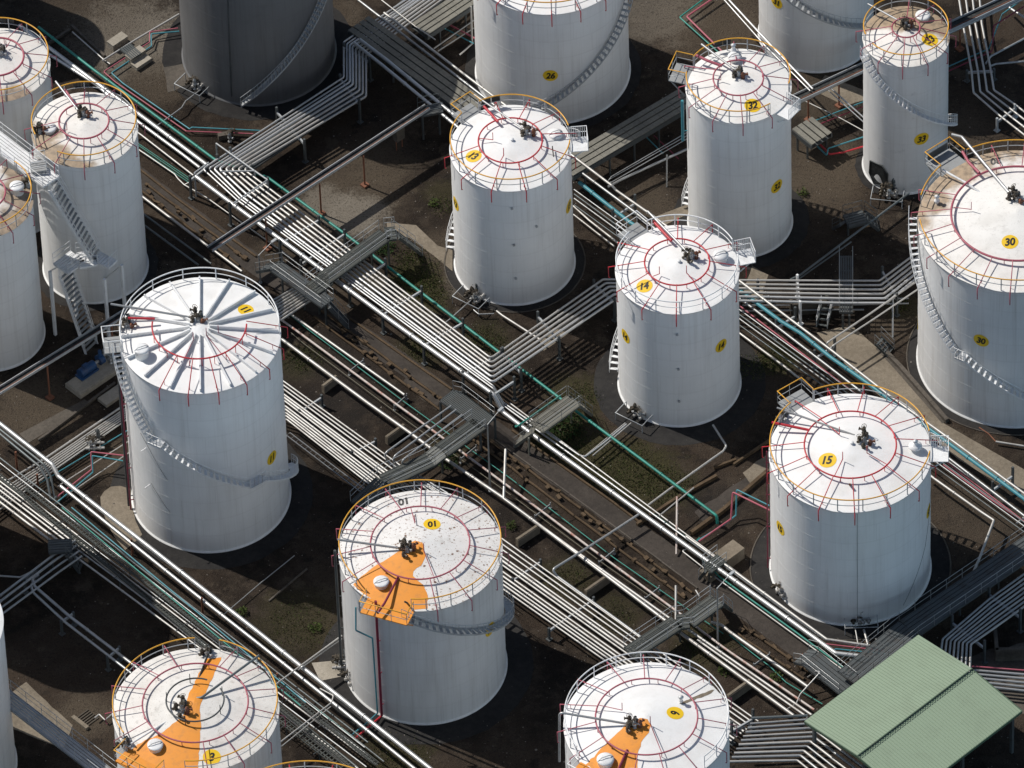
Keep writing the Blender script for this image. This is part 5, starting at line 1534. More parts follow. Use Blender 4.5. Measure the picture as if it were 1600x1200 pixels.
    pipe('rusty white upright under the pale beam pipe', [(11.78, -13.92, 2), (11.55, -17.99, 0.2)], .075, 'rusty_pipe', group='white upright pipes')
    pipe('pink fire line stepping up to the left wall of tank 15', [(13.23, -17.08, 0.5), (15.67, -14.97, 0.5), (15.87, -13.87, 2.2), (18.46, -15.79, 2.2)], .07, 'pink_paint', bend=.12, group='red and blue fire lines')
    pipe('blue water line paired with the pink one left of tank 15', [(12.9, -17.1, 0.4), (15.27, -15.31, 0.4), (16.06, -14.51, 0.4), (16.16, -13.53, 2.1), (18.48, -15.26, 2.1)], .06, B, bend=.12, group='red and blue fire lines')
    pipe('thin green line along the silver main up to the pink fire line', [(-0.25, -3.02, 0.7), (2.77, -6.69, 0.7), (12.9, -17.28, 0.6), (13.29, -16.79, 0.6)], .035, K, group='thin green lines')
    pipe('thin green line under the silver main past the concrete step', [(12.11, -17.03, 0.5), (14.63, -20.71, 0.5), (19.74, -26.2, 0.5), (24, -30.9, 0.5)], .065, K, group='thin green lines')
    pipe('thin white pipe along the path side of the green line', [(12.27, -17.71, 0.4), (11.98, -17.88, 0.4), (14.48, -20.8, 0.4), (20.17, -26.94, 0.4), (23.51, -30.54, 0.4)], .055, W)
    pipe('white pipe running to the green shed above the thick silver main', [(12.3, -17.17, 1.2), (16.06, -21.23, 1.2), (22.08, -27.82, 1.2), (26.79, -29, 1.2)], .10, W, collars=5)
    pipe('pink pipe running level into the green shed', [(21.97, -28.07, 1), (22.25, -28.15, 1), (27.01, -29.14, 1)], .055, 'pink_paint', group='level pipes into the shed')
    pipe('blue pipe running level into the green shed', [(22.55, -28.55, 0.8), (22.69, -28.43, 0.8), (26.82, -29.2, 0.8)], .055, B, group='level pipes into the shed')
    pipe('small white cross pipe by the shed corner', [(23.23, -30.58, 0.6), (24.9, -30.6, 0.6)], .05, W); pipe('white valve stem pipe by the shed corner', [(23.68, -30.02, 1.4), (23.66, -30.39, 0.3)], .06, W)
    manifold('valves at the left foot of tank 13', (-2.6, 8.76, 0), (-.6, -.8, 0), 3, 41); manifold('valves at the left foot of tank 14', (9.2, -3.89, 0), (-.6, -.8, 0), 3, 42)
    manifold('valves at the foot of tank 33', (28.99, 18.05, 0), (-.2, -1, 0), 3, 43); manifold('valves at the right front foot of tank 15', (24.66, -25.3, 0), (0, -1, 0), 3, 44)
    manifold('small valves at the left foot of tank 15', (19.04, -22.12, 0), (-.8, -.6, 0), 2, 45, False); manifold('small valves at the left foot of tank 10', (-12.47, -29.18, 0), (-.9, -.5, 0), 2, 46, False)
    manifold('small valves on the pale slab left of tank 10', (-13.28, -27.65, 0), (-1, 0, 0), 2, 48, False)
    pipe('white pipe from tank 13 down to the six bent pipes', [(-0.94, 7.03, 0.6), (-0.53, 6.54, 0.6), (2.32, 3.8, 0.6)], .085, W)
    pipe('thin pipe from the valves of tank 13 toward the green main', [(-2.88, 8.29, 0.5), (-4.31, 6.63, 0.5), (-4.85, 6.06, 0.5)], .055, G, group='thin outlet pipes of tank 13'); pipe('bent thin pipe below the valves of tank 13', [(-2.67, 7.44, 0.4), (-2.29, 6.96, 0.4), (-1.14, 6.96, 0.4)], .05, G, group='thin outlet pipes of tank 13')
    # ---------------- behind tank 13, toward tank 14 and 15 (north-east corridor)
    pipe('white pipe running from tank 13 past tank 14, high on the north east corridor', [(-8.76, 37.41, 2.6), (-3.02, 30.65, 2.6), (0.31, 26.79, 2.6), (5.15, 21.23, 2.6), (8.09, 17.8, 2.6), (8.37, 17.61, 2.3), (11.11, 14.68, 2.3), (17.36, 7.49, 2.3), (23.83, -0.01, 2.3), (27.94, -4.94, 2.3), (32.3, -9.72, 2.3), (38.88, -17.12, 2.3)], .10, W, group='north east corridor pipes', collars=5, bend=.2)
    pipe('grey pipe under the high white one on the north east corridor', [(-10.72, 39.33, 2.2), (0.28, 26.3, 2.2), (5.12, 20.54, 2.2), (9.83, 15.18, 2.2), (12.86, 11.51, 2), (17.26, 6.54, 1.5), (25.12, -2.73, 1.5), (38.79, -18.67, 1.5)], .10, G, group='north east corridor pipes', collars=5)
    pipe('wide blue green main on the north east corridor', [(5.65, 19.36, 1.5), (9.37, 14.88, 1.5), (17.28, 6.95, 1.9), (20.19, 3.61, 1.9), (21.56, 2.34, 1.9), (23.81, -0.41, 1.9), (26.33, -3.11, 1.9), (38.88, -17.32, 1.9)], .15, B, group='north east corridor pipes', collars=3)
    for i, (a, b, r, m) in enumerate((((5.24, 18.93, 1.2), (38.82, -18.39, 1.2), .05, G), ((5.23, 18.45, 1.2), (38.78, -18.96, 1.2), .05, D), ((5.22, 18.18, 1), (38.77, -19.16, 1), .05, G), ((5.19, 17.5, 1), (38.73, -19.73, 1), .045, D))):
        pipe(f'thin {"grey" if m == G else "dark"} line, {ORD[i]} below the blue green main of the north east corridor', [a, lerp(a, b, .5), b], r, m, group='thin lines of the north east corridor')
    pipe('white pipe low in the gap right of tank 13', [(5.14, 17.66, 0.7), (6.26, 16.11, 0.7), (8.39, 13.56, 0.7)], .08, W, group='north east corridor pipes', collars=2); pipe('second white pipe low in the gap right of tank 13', [(5.12, 16.87, 0.6), (8.09, 13.33, 0.6)], .06, W, group='north east corridor pipes', collars=2)
    pipe('rusty line on low posts between tank 14 and the corridor', [(14.7, 9.63, 0.8), (17.7, 5.86, 0.8), (24.31, -1.82, 0.8), (31.36, -9.87, 0.8), (38.81, -18.6, 0.8)], .06, 'pink_paint', group='rusty lines behind tank 15')
    pipe('white pipe in the grass right of tank 14, running into shade', [(15.5, 5.9, 0.6), (17.13, 3.76, 0.6), (20.31, 0.16, 0.6), (23.63, -3.89, 0.6)], .09, W, collars=3.4)
    for (a, b, lab) in (((17.31, 6.76, 1), (18.56, 7.89, 1), 'by tank 14'), ((19.96, 3.82, 1), (21.2, 4.82, 1), 'above the grass'), ((22.66, 0.51, 1), (24, 1.63, 1), 'behind tank 15'), ((35.05, -13.47, 1), (36.39, -12.32, 1), 'right of tank 15'), ((8.19, 15.98, 1), (9.69, 17.26, 1), 'behind tank 14')):
        trestle(f'dark trestle of the north east corridor {lab}', a, b, 1.1, .9)
    pipe('upper pipe of the raised pair between the beige path and tank 30', [(23.56, 1.37, 0.6), (23.49, 0.9, 2.2), (26.88, 3.77, 2.2), (30.69, 7.1, 2.2)], .075, W, group='raised pair beside tank 30', bend=.2); pipe('lower pipe of the raised pair between the beige path and tank 30', [(23.93, 1.09, 0.6), (23.86, 0.55, 2.2), (27.14, 3.22, 2.2), (30.84, 6.35, 2.2)], .065, W, group='raised pair beside tank 30', bend=.2)
    pipe('slim post holding the raised pair beside tank 30', [(28.64, 5.37, 2.1), (28.53, 3.35, 0)], .07, G, cat='post', name='post')
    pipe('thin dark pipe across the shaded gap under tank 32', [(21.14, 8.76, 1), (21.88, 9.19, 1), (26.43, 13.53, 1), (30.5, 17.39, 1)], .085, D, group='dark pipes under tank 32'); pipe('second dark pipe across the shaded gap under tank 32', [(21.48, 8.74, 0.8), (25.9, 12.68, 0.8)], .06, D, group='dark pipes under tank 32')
    for i in range(3):
        pipe(f'grey pipe, {ORD[i]} of three lying level in front of the concrete box', [((17.28, 7.15, 0.6), (17.45, 6.67, 0.6), (17.43, 6.17, 0.5))[i], ((23.69, 6.81, 0.6), (24.14, 6.32, 0.6), (23.17, 6, 0.5))[i], ((29.91, 6.75, 0.6), (29.88, 6.22, 0.6), (26.51, 5.83, 0.5))[i]], .065, G, group='level grey pipes by the concrete box')
    # ---------------- top right
    pipe('pink fire line bent like a hook at the top, left of tank 32', [(17.02, 40.06, 0.6), (14.51, 37.79, 0.6), (17.79, 32.69, 0.6), (18.77, 31.52, 0.6)], .075, 'pink_paint', bend=.15, group='red and blue fire lines'); pipe('pale green line paired with the hooked pink one', [(16.33, 40.2, 0.5), (13.96, 37.85, 0.5), (16.85, 33.75, 0.5), (17.6, 32.8, 0.5)], .06, K, bend=.15, group='red and blue fire lines')
    pipe('twin silver pipe slanting past tank 32, upper one', [(17.24, 37.65, 3.2), (20.53, 31.99, 3.2), (23.7, 26.74, 3.2)], .09, S_, group='slanting silver pipes'); pipe('twin silver pipe slanting past tank 32, lower one', [(16.99, 37.52, 3.2), (20.31, 31.58, 3.2), (23.49, 26.55, 3.2)], .06, S_, group='slanting silver pipes')
    cable_tray('grey twin beam tray between tank 32 and tank 33', (21.44, 25.4, 3), (41.42, 37.27, 3), [(25.75, 27.99, 0), (35.33, 33.7, 0), (23.34, 26.6, 0)], .8)
    pipe('grey pipe under the twin beam tray, tank 32 to tank 33', [(21.43, 25.19, 2.6), (25.2, 27.55, 2.6), (27.82, 29.14, 2.6), (34.79, 33.1, 2.6), (41.41, 36.97, 2.6)], .13, G)
    pipe('thin white pipe low between the shed roofed trestle and tank 33', [(23.14, 27.48, 1.2), (25.68, 25.54, 1.2), (27.55, 23.92, 1.2)], .045, W, group='thin pipes left of tank 33'); pipe('silver pipe slanting down to the wall of tank 33, upper one', [(25.07, 27.82, 2.2), (27.62, 25.3, 1.2)], .07, S_, group='thin pipes left of tank 33'); pipe('silver pipe slanting down to the wall of tank 33, lower one', [(24.91, 27.55, 2.2), (27.59, 24.82, 1.2)], .05, S_, group='thin pipes left of tank 33')
    pipe('red fire line curling out from under the covered trestle by tank 32', [(24.11, 23.43, 0.5), (24.74, 22.36, 0.5), (25.82, 22.51, 0.5), (27.51, 23.11, 0.5)], .07, 'red_paint', bend=.1, group='red and blue fire lines'); pipe('pale blue line curling out from under the covered trestle', [(23.82, 23.31, 0.5), (24.54, 22.24, 0.5), (24.66, 22.59, 0.9), (27.54, 23.74, 0.9)], .06, B, bend=.1, group='red and blue fire lines')
    pipe('blue line behind the covered trestle by tank 32', [(23.65, 25.84, 0.6), (27.75, 27.84, 0.6)], .05, B, group='red and blue fire lines'); pipe('dark red line behind the covered trestle by tank 32', [(23.92, 25.41, 0.6), (27.73, 27.35, 0.6)], .05, 'dark_red', group='red and blue fire lines')
    lines = [((35.48, 38.8, 1), (37.1, 38.71, 1)), ((35.66, 35.26, 1), (37.09, 35.32, 1)), ((36, 30.19, 1), (37.47, 30.26, 1)), ((36.01, 27.83, 1), (37.58, 28.02, 1)), ((37.85, 25.24, 1), (39.05, 26.42, 1)), ((41.37, 20.85, 1), (42.61, 22.02, 1))]
    bundle(lines, [(0, .085, W, 4), (.33, .085, W, 4), (.66, .085, W, 4), (1.0, .085, W, 4)], 'in the bent bundle right of tank 33', 'tank 33 side', 'bent bundle right of tank 33', bend=.4)
    trestle('grey trestle carrying the bent bundle at the right edge', (37.73, 24.83, 1), (38.97, 26.01, 1), 1.0, .35, 'grey_rail'); trestle('trestle under the vertical run of the bent bundle', (35.81, 30.21, 1), (37.57, 30.25, 1), 1.0, .2)
    pipe('grey branch pipe rising right from the bent bundle, upper one', [(37.13, 30.97, 1), (37.57, 31.79, 1), (41.26, 34.26, 1)], .08, G, bend=.3); pipe('grey branch pipe rising right from the bent bundle, lower one', [(37.4, 30.68, 1), (37.91, 30.93, 1), (42.05, 31.27, 1)], .08, G, bend=.3)
    pipe('dark red fire line in the shade right of tank 33', [(34.18, 30.8, 0.5), (37.74, 32.85, 0.5), (37.94, 34.11, 2), (40.38, 36.09, 2)], .055, 'dark_red', group='red and blue fire lines'); pipe('blue line in the shade right of tank 33', [(34.31, 31.35, 0.5), (37.51, 33.14, 0.5), (38.66, 35.34, 2), (40.96, 37.47, 2)], .05, B, group='red and blue fire lines')
    pipe('silver pipe bending at the top right corner', [(38.52, 37.74, 1.6), (39.41, 36.27, 1.6), (41.25, 34.34, 1.6)], .10, S_, bend=.3)
    # slab covered trestles
    covered_trestle('slab covered trestle in shadow between the dark tank and tank 13', (-10.76, 36.79, 2.2), (-1.9, 26.97, 2.2), 2.3, 2.2, legs=4)
    covered_trestle('slab covered trestle at the top, left of tank 26', (-6.1, 35.43, 2.6), (-0.06, 40.76, 2.6), 1.9, 2.6, legs=3)
    covered_trestle('slab covered trestle between tank 13 and tank 32', (4.57, 19.96, 2.4), (14.16, 27.3, 2.4), 2.1, 2.4, legs=5)
    covered_trestle('short box like covered trestle between tank 32 and tank 33', (22.76, 24.44, 1.9), (24.18, 22.64, 1.9), 2.1, 1.9, legs=2)
    pipe('pair of dark pipes running from the top bend to tank 13, upper one', [(-10.68, 34.76, 2.4), (-8.52, 32.26, 2.4), (-3.76, 26.31, 2.4), (-1.25, 23.28, 2.4)], .15, S_, group='pipe pair into tank 13', collars=5); pipe('pair of dark pipes running from the top bend to tank 13, lower one', [(-11.13, 34.43, 2.4), (-8.87, 31.72, 2.4), (-3.78, 25.34, 2.4), (-1.75, 22.9, 2.4)], .13, S_, group='pipe pair into tank 13', collars=5)
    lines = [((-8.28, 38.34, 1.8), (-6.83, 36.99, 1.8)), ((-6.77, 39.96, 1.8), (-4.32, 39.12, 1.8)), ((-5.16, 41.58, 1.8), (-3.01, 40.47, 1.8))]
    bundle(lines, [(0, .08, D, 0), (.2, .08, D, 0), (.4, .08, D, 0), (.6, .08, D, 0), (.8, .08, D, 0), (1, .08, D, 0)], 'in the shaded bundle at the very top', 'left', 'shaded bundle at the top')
    pipe('white handrail like pipe slanting at the top left of tank 26', [(-8.93, 38.83, 2.6), (-6.34, 35.73, 2.6), (-4.89, 34.24, 2.6)], .05, W); pipe('pink stub pipe left of tank 26', [(-4.03, 37.67, 1), (-1.86, 35.86, 1)], .08, 'pink_paint'); pipe('pale blue stub pipe left of tank 26', [(-4.19, 37.21, 0.9), (-1.97, 35.4, 0.9)], .05, B)
    pipe('white drain pipe at the left foot of tank 26', [(-2.06, 36.31, 4), (-2.07, 35.72, 0.6), (-3.08, 34.5, 0.6)], .07, W, bend=.1); pipe('grey pipe pair beside tank 26, upper', [(-1.91, 37.63, 1.2), (-5.03, 34.7, 1.2)], .06, G); pipe('grey pipe pair beside tank 26, lower', [(-1.93, 36.99, 1), (-4.74, 34.61, 1)], .05, G)
    pipe('thin orange line along the corridor behind tank 13', [(-3.79, 31.6, 0.6), (-1.88, 29.27, 0.6)], .05, 'rust')
    for i, (a, b) in enumerate((((8.09, 19.55, 1.8), (14.08, 24.04, 1.8)), ((7.93, 19.38, 1.7), (14.07, 23.79, 1.7)), ((8.07, 19.14, 1.6), (14.05, 23.55, 1.6)))):
        pipe(f'thin grey line, {ORD[i]} of three running up to tank 32', [(7.73, 19.28, 1.4), a, b], .035, G, group='thin grey lines left of tank 32')
    pipe('wide grey pipe below the thin lines left of tank 32', [(7.82, 19.07, 1.2), (8.91, 19.83, 1.2), (14.07, 22.85, 1.2)], .10, G, bend=.3); pipe('slim post left of tank 32', [(12.37, 21.05, 2.4), (12.29, 20.02, 0)], .06, G, cat='post', name='post')
    for i, (a, b) in enumerate((((10.92, 24.85, 0.6), (12.12, 23, 0.6)), ((11.51, 24.96, 0.6), (13.27, 22.39, 0.6)))):
        pipe(f'{"blue" if i == 0 else "dark red"} line crossing the shade left of tank 32', [a, b], .05, B if i == 0 else 'dark_red', group='red and blue fire lines')
    # raised cable trays
    cable_tray('long dark cable tray crossing the main rack on red posts', (-22.26, 12.01, 3.3), (-5.63, 26.26, 3.3), [(-18.06, 15.02, 0), (-13.95, 18.54, 0), (-10.6, 21.37, 0)])
    cable_tray('cable tray at the left edge crossing in front of the stair tower', (-38.78, -3.25, 4), (-25.99, 7.1, 4), [(-34.41, 0.33, 0), (-29.64, 4.31, 0)])
    # ---------------- left lower corridors
    pipe('thick silver pipe left of tank 11, dipping once', [(-38.9, -3.16, 2.2), (-37.94, -4.19, 2.2), (-34.04, -8.55, 2.2), (-33.63, -9.36, 1.8), (-26.62, -17.15, 1.8), (-19.21, -25.41, 1.8), (-13.55, -31.86, 1.8), (-6.52, -39.76, 1.8)], .17, S_, group='silver pair at the lower left', collars=6, bend=.3, seg=10)
    pipe('slimmer silver pipe below the thick one left of tank 11', [(-33.46, -10.02, 1.4), (-27.72, -16.59, 1.4), (-23.76, -21.11, 1.4), (-19.23, -26.17, 1.4), (-13.3, -32.87, 1.4), (-7.67, -39.35, 1.4)], .14, S_, group='silver pair at the lower left', collars=6)
    pipe('white spur crossing over the silver pair near tank 10', [(-14.64, -31.48, 2), (-13.68, -32.21, 2), (-13.83, -32.88, 2), (-17.46, -36.39, 2), (-18.39, -37.45, 2)], .055, W, bend=.2); pipe('second pale spur crossing near tank 3', [(-13.89, -32.98, 1.7), (-17.48, -36.62, 1.7)], .04, W)
    for i, (p, z) in enumerate((((-28.26, -15.91, 0), 1.8), ((-23.13, -22.01, 0), 1.8), ((-17.71, -29.66, 0), 1.8), ((-36.78, -6.93, 0), 2.0), ((-35.21, -8.89, 0), 1.6))):
        pipe(f'rusty post under the silver pair, {ORD[i]} counted from {"tank 11" if i < 3 else "the left edge"}', [p, (p[0], p[1], z)], .08, 'rust', name='post', cat='post', group='rusty posts at the lower left')
    pipe('dark blue pipe dropping steeply left of tank 11, left one', [(-38.91, -3.99, 1.9), (-37.96, -4.95, 1.9), (-35, -8.41, 1.9), (-34.46, -9.33, 1.4), (-34.22, -10.69, 0.5), (-33.85, -10.19, 0.5)], .095, D, group='steep dark pair', bend=.3); pipe('dark blue pipe dropping steeply left of tank 11, right one', [(-38.92, -3.47, 1.9), (-37.96, -4.49, 1.9), (-34.72, -8.17, 1.9), (-34.22, -8.95, 1.4), (-33.99, -10.32, 0.5)], .095, D, group='steep dark pair', bend=.3)
    # beige cross bundle
    lines = [((-38.92, -12.25, 0.5), (-38.95, -9.55, 0.5)), ((-37.99, -11.34, 0.5), (-38.01, -8.95, 0.5)), ((-33.53, -7.11, 0.5), (-34.72, -6.4, 0.5)), ((-28.56, -2.61, 0.5), (-29.04, -1.41, 0.5)), ((-26.66, -0.94, 0.5), (-27.14, 0.27, 0.5))]
    bundle(lines, [(0, .065, W, 0), (.18, .06, W, 0), (.33, .06, W, 0), (.48, .06, W, 0), (.62, .06, W, 0), (.76, .06, W, 0), (1.0, .085, W, 5)], 'in the beige cross bundle left of tank 11', 'near side', 'beige cross bundle left of tank 11')
    for i, (a, b) in enumerate((((-35.09, -8.68, 0.4), (-28.57, -3.63, 0.4)), ((-33.75, -9.26, 0.6), (-28.56, -4.99, 0.6)), ((-34.23, -10.89, 0.3), (-28.33, -5.88, 0.5)))):
        pipe(f'thin {"blue" if i == 0 else "white"} line, {ORD[i]} below the beige cross bundle', [a, b], .045, B if i == 0 else W, group='thin lines below the beige cross bundle')
    pipe('pink fire line meeting the left wall of tank 11', [(-34.13, -10.47, 0.4), (-31.21, -7.65, 0.6), (-31.25, -6.83, 1.6), (-28.74, -7.35, 1.6)], .06, 'pink_paint', bend=.1, group='red and blue fire lines'); pipe('blue line paired with the pink one left of tank 11', [(-33.85, -10.75, 0.4), (-31.16, -7.88, 0.5), (-31.16, -7.13, 1.5), (-28.89, -7.77, 1.5)], .055, B, bend=.1, group='red and blue fire lines')
    manifold('white valve on a post left of tank 11', (-31.2, -4.94, 0), (-1, 0, 0), 1, 47, False)
    # white bundle, lower left
    lines = [((-39.38, -9.4, 1.2), (-38.44, -8.42, 1.2)), ((-37.94, -11.35, 1.2), (-36.63, -10.06, 1.2)), ((-33.92, -15.71, 1.2), (-32.28, -14.77, 1.2)), ((-29.93, -19.92, 1.2), (-28.76, -18.71, 1.2))]
    lines = [((-39.85, -9.19, 1.2), (-38.54, -8.03, 1.2)), ((-37.94, -11.28, 1.2), (-36.63, -10.06, 1.2)), ((-33.59, -15.98, 1.2), (-32.19, -14.91, 1.2))]
    bundle(lines, [(0, .10, W, 3), (.22, .10, W, 3.5), (.45, .085, W, 3), (.62, .085, W, 4), (.8, .075, W, 3), (1, .075, W, 4)], 'in the white bundle at the lower left', 'bottom left', 'white bundle at the lower left')
    lines = [((-33.59, -15.98, 1.2), (-32.19, -14.91, 1.2)), ((-30.4, -19.26, 1.2), (-29.23, -18.11, 1.2)), ((-22.5, -27.51, 1.2), (-21.57, -26.56, 1.2)), ((-12.02, -38.95, 1.2), (-10.72, -37.98, 1.2))]
    bundle(lines, [(.1, .075, W, 4), (.45, .06, G, 4), (.8, .07, W, 5), (1.0, .05, G, 5)], 'in the run that passes behind tank 3', 'bottom left', 'run passing behind tank 3')
    for i, (a, b, r, m, z) in enumerate((((-38.93, -5.77, 1.3), (-11.29, -36.2, 1.3), .06, D, 0), ((-38.94, -6.19, 1.2), (-11.53, -36.59, 1.2), .05, G, 0), ((-36.56, -10.27, 0.8), (-12.03, -38.18, 0.8), .07, D, 0), ((-38.93, -7.75, 1), (-12.71, -38.32, 1), .06, W, 0), ((-32.8, -11.89, 0.6), (-10.19, -37.48, 0.6), .06, D, 0))):
        pipe(f'long thin {"dark" if m == D else "grey" if m == G else "white"} pipe, {ORD[i]} of five threaded among the lower left trays', [a, lerp(a, b, .4), b], r, m, group='thin pipes among the lower left trays', collars=4)
    # grating trays and green ladder between them
    for lab, a, b, w in (('long grey cable tray of the lower left corridor, tank 11 side', (-36.04, -10.3, 1.7), (-10.63, -38.73, 1.7), .34), ('long grey cable tray of the lower left corridor, tank 3 side', (-38.91, -7.68, 1.4), (-12.38, -38.69, 1.4), .30), ('third grey cable tray behind tank 3', (-22.5, -28.32, 1.4), (-12.93, -38.96, 1.4), .5)):
        a, b = Vector(a), Vector(b); base = Vector((a.x, a.y, 0)); root = thing('cable_tray', lab, 'cable tray', tuple(base), 0, 'grey cable trays at the lower left')
        d = (b - a); d.z = 0; L = d.length; d.normalize(); s = Vector((-d.y, d.x, 0)); A = a - base; Bv = b - base
        mb = MB(); k = int(L / .32)
        for j in range(k):
            p = lerp(A, Bv, (j + .5) / k); mb.beam(p - s * w / 2, p + s * w / 2, .07, .03)
        mb.beam(A - Vector((0, 0, .03)), Bv - Vector((0, 0, .03)), .09, .03)
        mb.build('tray_floor', 'green_steel', root)
        for sg in (-1, 1):
            mb = MB(); mb.beam(A + s * sg * w / 2 + Vector((0, 0, .05)), Bv + s * sg * w / 2 + Vector((0, 0, .05)), .04, .12); mb.build('side_rail', 'green_steel', root)
        for k in range(int(L / 3.5)):
            p = A + d * (k * 3.5 + 1); mb = MB(); mb.tube([(p.x, p.y, 0), p], .05, 6); mb.tube([p - s * .55, p + s * .55], .035, 5)
            mb.build('leg', 'dark_steel', root)
    a, b = (-33.34, -12.56, 1.7), (-20.26, -27.83, 1.7)
    for k, (lab, a, b, off) in enumerate((('upper green pipe of the laddered pair left of tank 11', (-33.34, -12.52, 1.8), (-16.05, -32.9, 1.8), 0), ('lower green pipe of the laddered pair left of tank 11', (-32.63, -12.56, 1.8), (-15.68, -32.61, 1.8), 0))):
        pipe(lab, [a, lerp(a, b, .5), b], .05, 'blue_paint' if k else K, group='green laddered pair')
    pipe('green pipe sagging along the lower left corridor near tank 10', [(-16.98, -31.02, 1.2), (-16.43, -31.12, 1), (-14.7, -32.72, 0.9), (-12.53, -35.09, 0.8), (-11.99, -35.55, 0.6)], .05, K); pipe('blue pipe from the foot of tank 10 under the silver pair', [(-10.57, -32.52, 0.3), (-11.27, -33.53, 0.5), (-12.54, -34.82, 0.5)], .06, B, group='red and blue fire lines'); pipe('red pipe from the foot of tank 10 under the silver pair', [(-10.25, -32.78, 0.3), (-11.04, -33.79, 0.5), (-12.22, -35.08, 0.5)], .075, 'red_paint', group='red and blue fire lines')
    pipe('long pale pipe from the left foot of tank 10 over the silver pair', [(-12.99, -26.59, 2.2), (-15.99, -29.36, 2.2), (-17.86, -31.13, 2.2)], .06, W, group='pale pair left of tank 10'); pipe('second pale pipe from the left foot of tank 10', [(-13, -26.72, 2), (-16.19, -29.61, 2)], .045, G, group='pale pair left of tank 10')
    pipe('thin pipe crossing the bund between tank 11 and tank 10', [(-21.81, -22.69, 0.4), (-18.84, -19.43, 0.4), (-16.38, -16.89, 0.4)], .035, G)
    # shaded pipes far left
    lines = [((-39.21, -24.04, 1.4), (-39.23, -22.15, 1.4)), ((-33.42, -18.53, 1.4), (-33.9, -16.92, 1.4)), ((-31.89, -17.15, 1.4), (-32.36, -15.59, 1.4))]
    bundle(lines, [(0, .08, G, 4), (.35, .08, G, 4), (.7, .10, G, 4), (1, .10, G, 4)], 'in the shaded cross bundle at the far left', 'near side', 'shaded cross bundle at the far left')
    pipe('grey pipe leaving the shaded cross bundle toward tank 3, upper one', [(-35.06, -18.76, 1.4), (-35.52, -19.18, 1.4), (-35.33, -19.89, 1.4), (-32.84, -22.91, 1.4), (-27.82, -28.3, 1.4)], .12, G, group='grey pair toward tank 3', collars=4, bend=.35); pipe('grey pipe leaving the shaded cross bundle toward tank 3, lower one', [(-35.24, -19.39, 1.4), (-35.61, -19.75, 1.4), (-35.42, -20.52, 1.4), (-32.98, -23.66, 1.4), (-28.28, -28.77, 1.4)], .10, G, group='grey pair toward tank 3', collars=4, bend=.35)
    pipe('grey elbow pipe entering from the left edge', [(-38.35, -18.48, 1.2), (-36.38, -18.77, 1.2), (-35.45, -18.18, 1.2)], .07, G, bend=.3)
    for (a, b, lab) in (((-33.27, -23.31, 1.3), (-32.62, -22.71, 1.3), 'first support'), ((-29.91, -26.98, 1.3), (-29.26, -26.26, 1.3), 'second support'), ((-36, -19.07, 1.3), (-35.26, -18.15, 1.3), 'support of the cross bundle')):
        trestle(f'{lab} of the grey pipes in the shade left of tank 3', a, b, 1.35, .1)
    # ---------------- lower right: pipes fanning into the green shed
    n = 10
    for i in range(n):
        f = i / (n - 1)
        a, b, c = lerp((16.16, -35.97, 1.5), (14.54, -39.5, 1.5), f), lerp((21.69, -35.7, 1.5), (19.39, -39.62, 1.5), f), lerp((25.94, -40.38, 1.5), (21.72, -42.42, 1.5), f)
        r = .105 if i % 3 else .085
        pipe(f'pipe in the level fan between tank 9 and the green shed, {ORD[i]} from the top', [a, b, c], r, G if i < 3 or i % 2 == 0 else W, group='level pipe fan beside the shed', bend=.3, collars=7)
    trestle('dark goal post frame over the level pipe fan', (14.95, -36.38, 1.4), (16.27, -35.46, 1.4), 1.4, 1.0)
    pipe('dark beam over the level pipe fan', [(16.25, -36.14, 2.3), (20.29, -36.09, 2.3)], .10, D, cat='beam', name='beam')
    lines = [((32.12, -32.61, 1.6), (30.06, -30.89, 1.6)), ((32.41, -29.27, 1.6), (30.41, -28.67, 1.6)), ((34.51, -27.5, 1.6), (33.97, -24.97, 1.6)), ((39.43, -23.23, 1.6), (38.9, -20.67, 1.6))]
    bundle(lines, [(i / 7, .085, G if i % 2 else W, 6) for i in range(8)], 'in the bundle behind the green shed', 'right', 'bundle behind the green shed', bend=.3)
    for a, b, lab in (((31.29, -27.09, 1.6), (33.28, -29.44, 1.6), 'nearer the shed'), ((34.14, -24.47, 1.6), (36.05, -26.58, 1.6), 'at the right edge')):
        trestle(f'dark frame over the bundle behind the green shed, {lab}', a, b, 1.6, .8, 'dark_steel')
    for i in range(6):
        pipe(f'{"pink" if i == 0 else "grey"} pipe, {ORD[i]} from the top of the level stack right of the green shed', [lerp((32.05, -31.5, 1.2), (32.49, -33.45, 1), i / 5), lerp((32.36, -30.96, 1.2), (33.09, -32.74, 1), i / 5), lerp((38.86, -31.97, 1.2), (38.73, -33.89, 1), i / 5)], .06 if i == 0 else .095, 'pink_paint' if i == 0 else G, group='level stack right of the green shed', bend=.25)
    pipe('white pipe right of tank 15 with one sharp corner', [(29.86, -11.27, 1.2), (30.74, -12.35, 1.2), (33.97, -15.85, 1.2), (34.85, -16.73, 1.2), (33.55, -20.48, 1.2), (32.06, -24.32, 1.2)], .10, W, collars=4, bend=.15)
    pipe('pink line along the waste ground right of tank 15', [(31.52, -10.31, 0.5), (34.66, -13.82, 0.5), (37.96, -17.32, 0.5)], .06, 'pink_paint', group='rusty lines behind tank 15')
    pipe('short white pipe crossing the waste ground at the right edge', [(36.51, -16.48, 0.5), (37.71, -15.39, 0.5)], .09, W); pipe('orange hose on the ground beside tank 30', [(34.41, -6.27, 0.05), (35.08, -6.96, 0.05), (35.55, -7.76, 0.05), (36.11, -7.92, 0.05)], .05, 'rust'); pipe('white pipe lying at the foot of tank 30', [(35.53, -8, 0.3), (37.58, -8.56, 0.3)], .08, W)
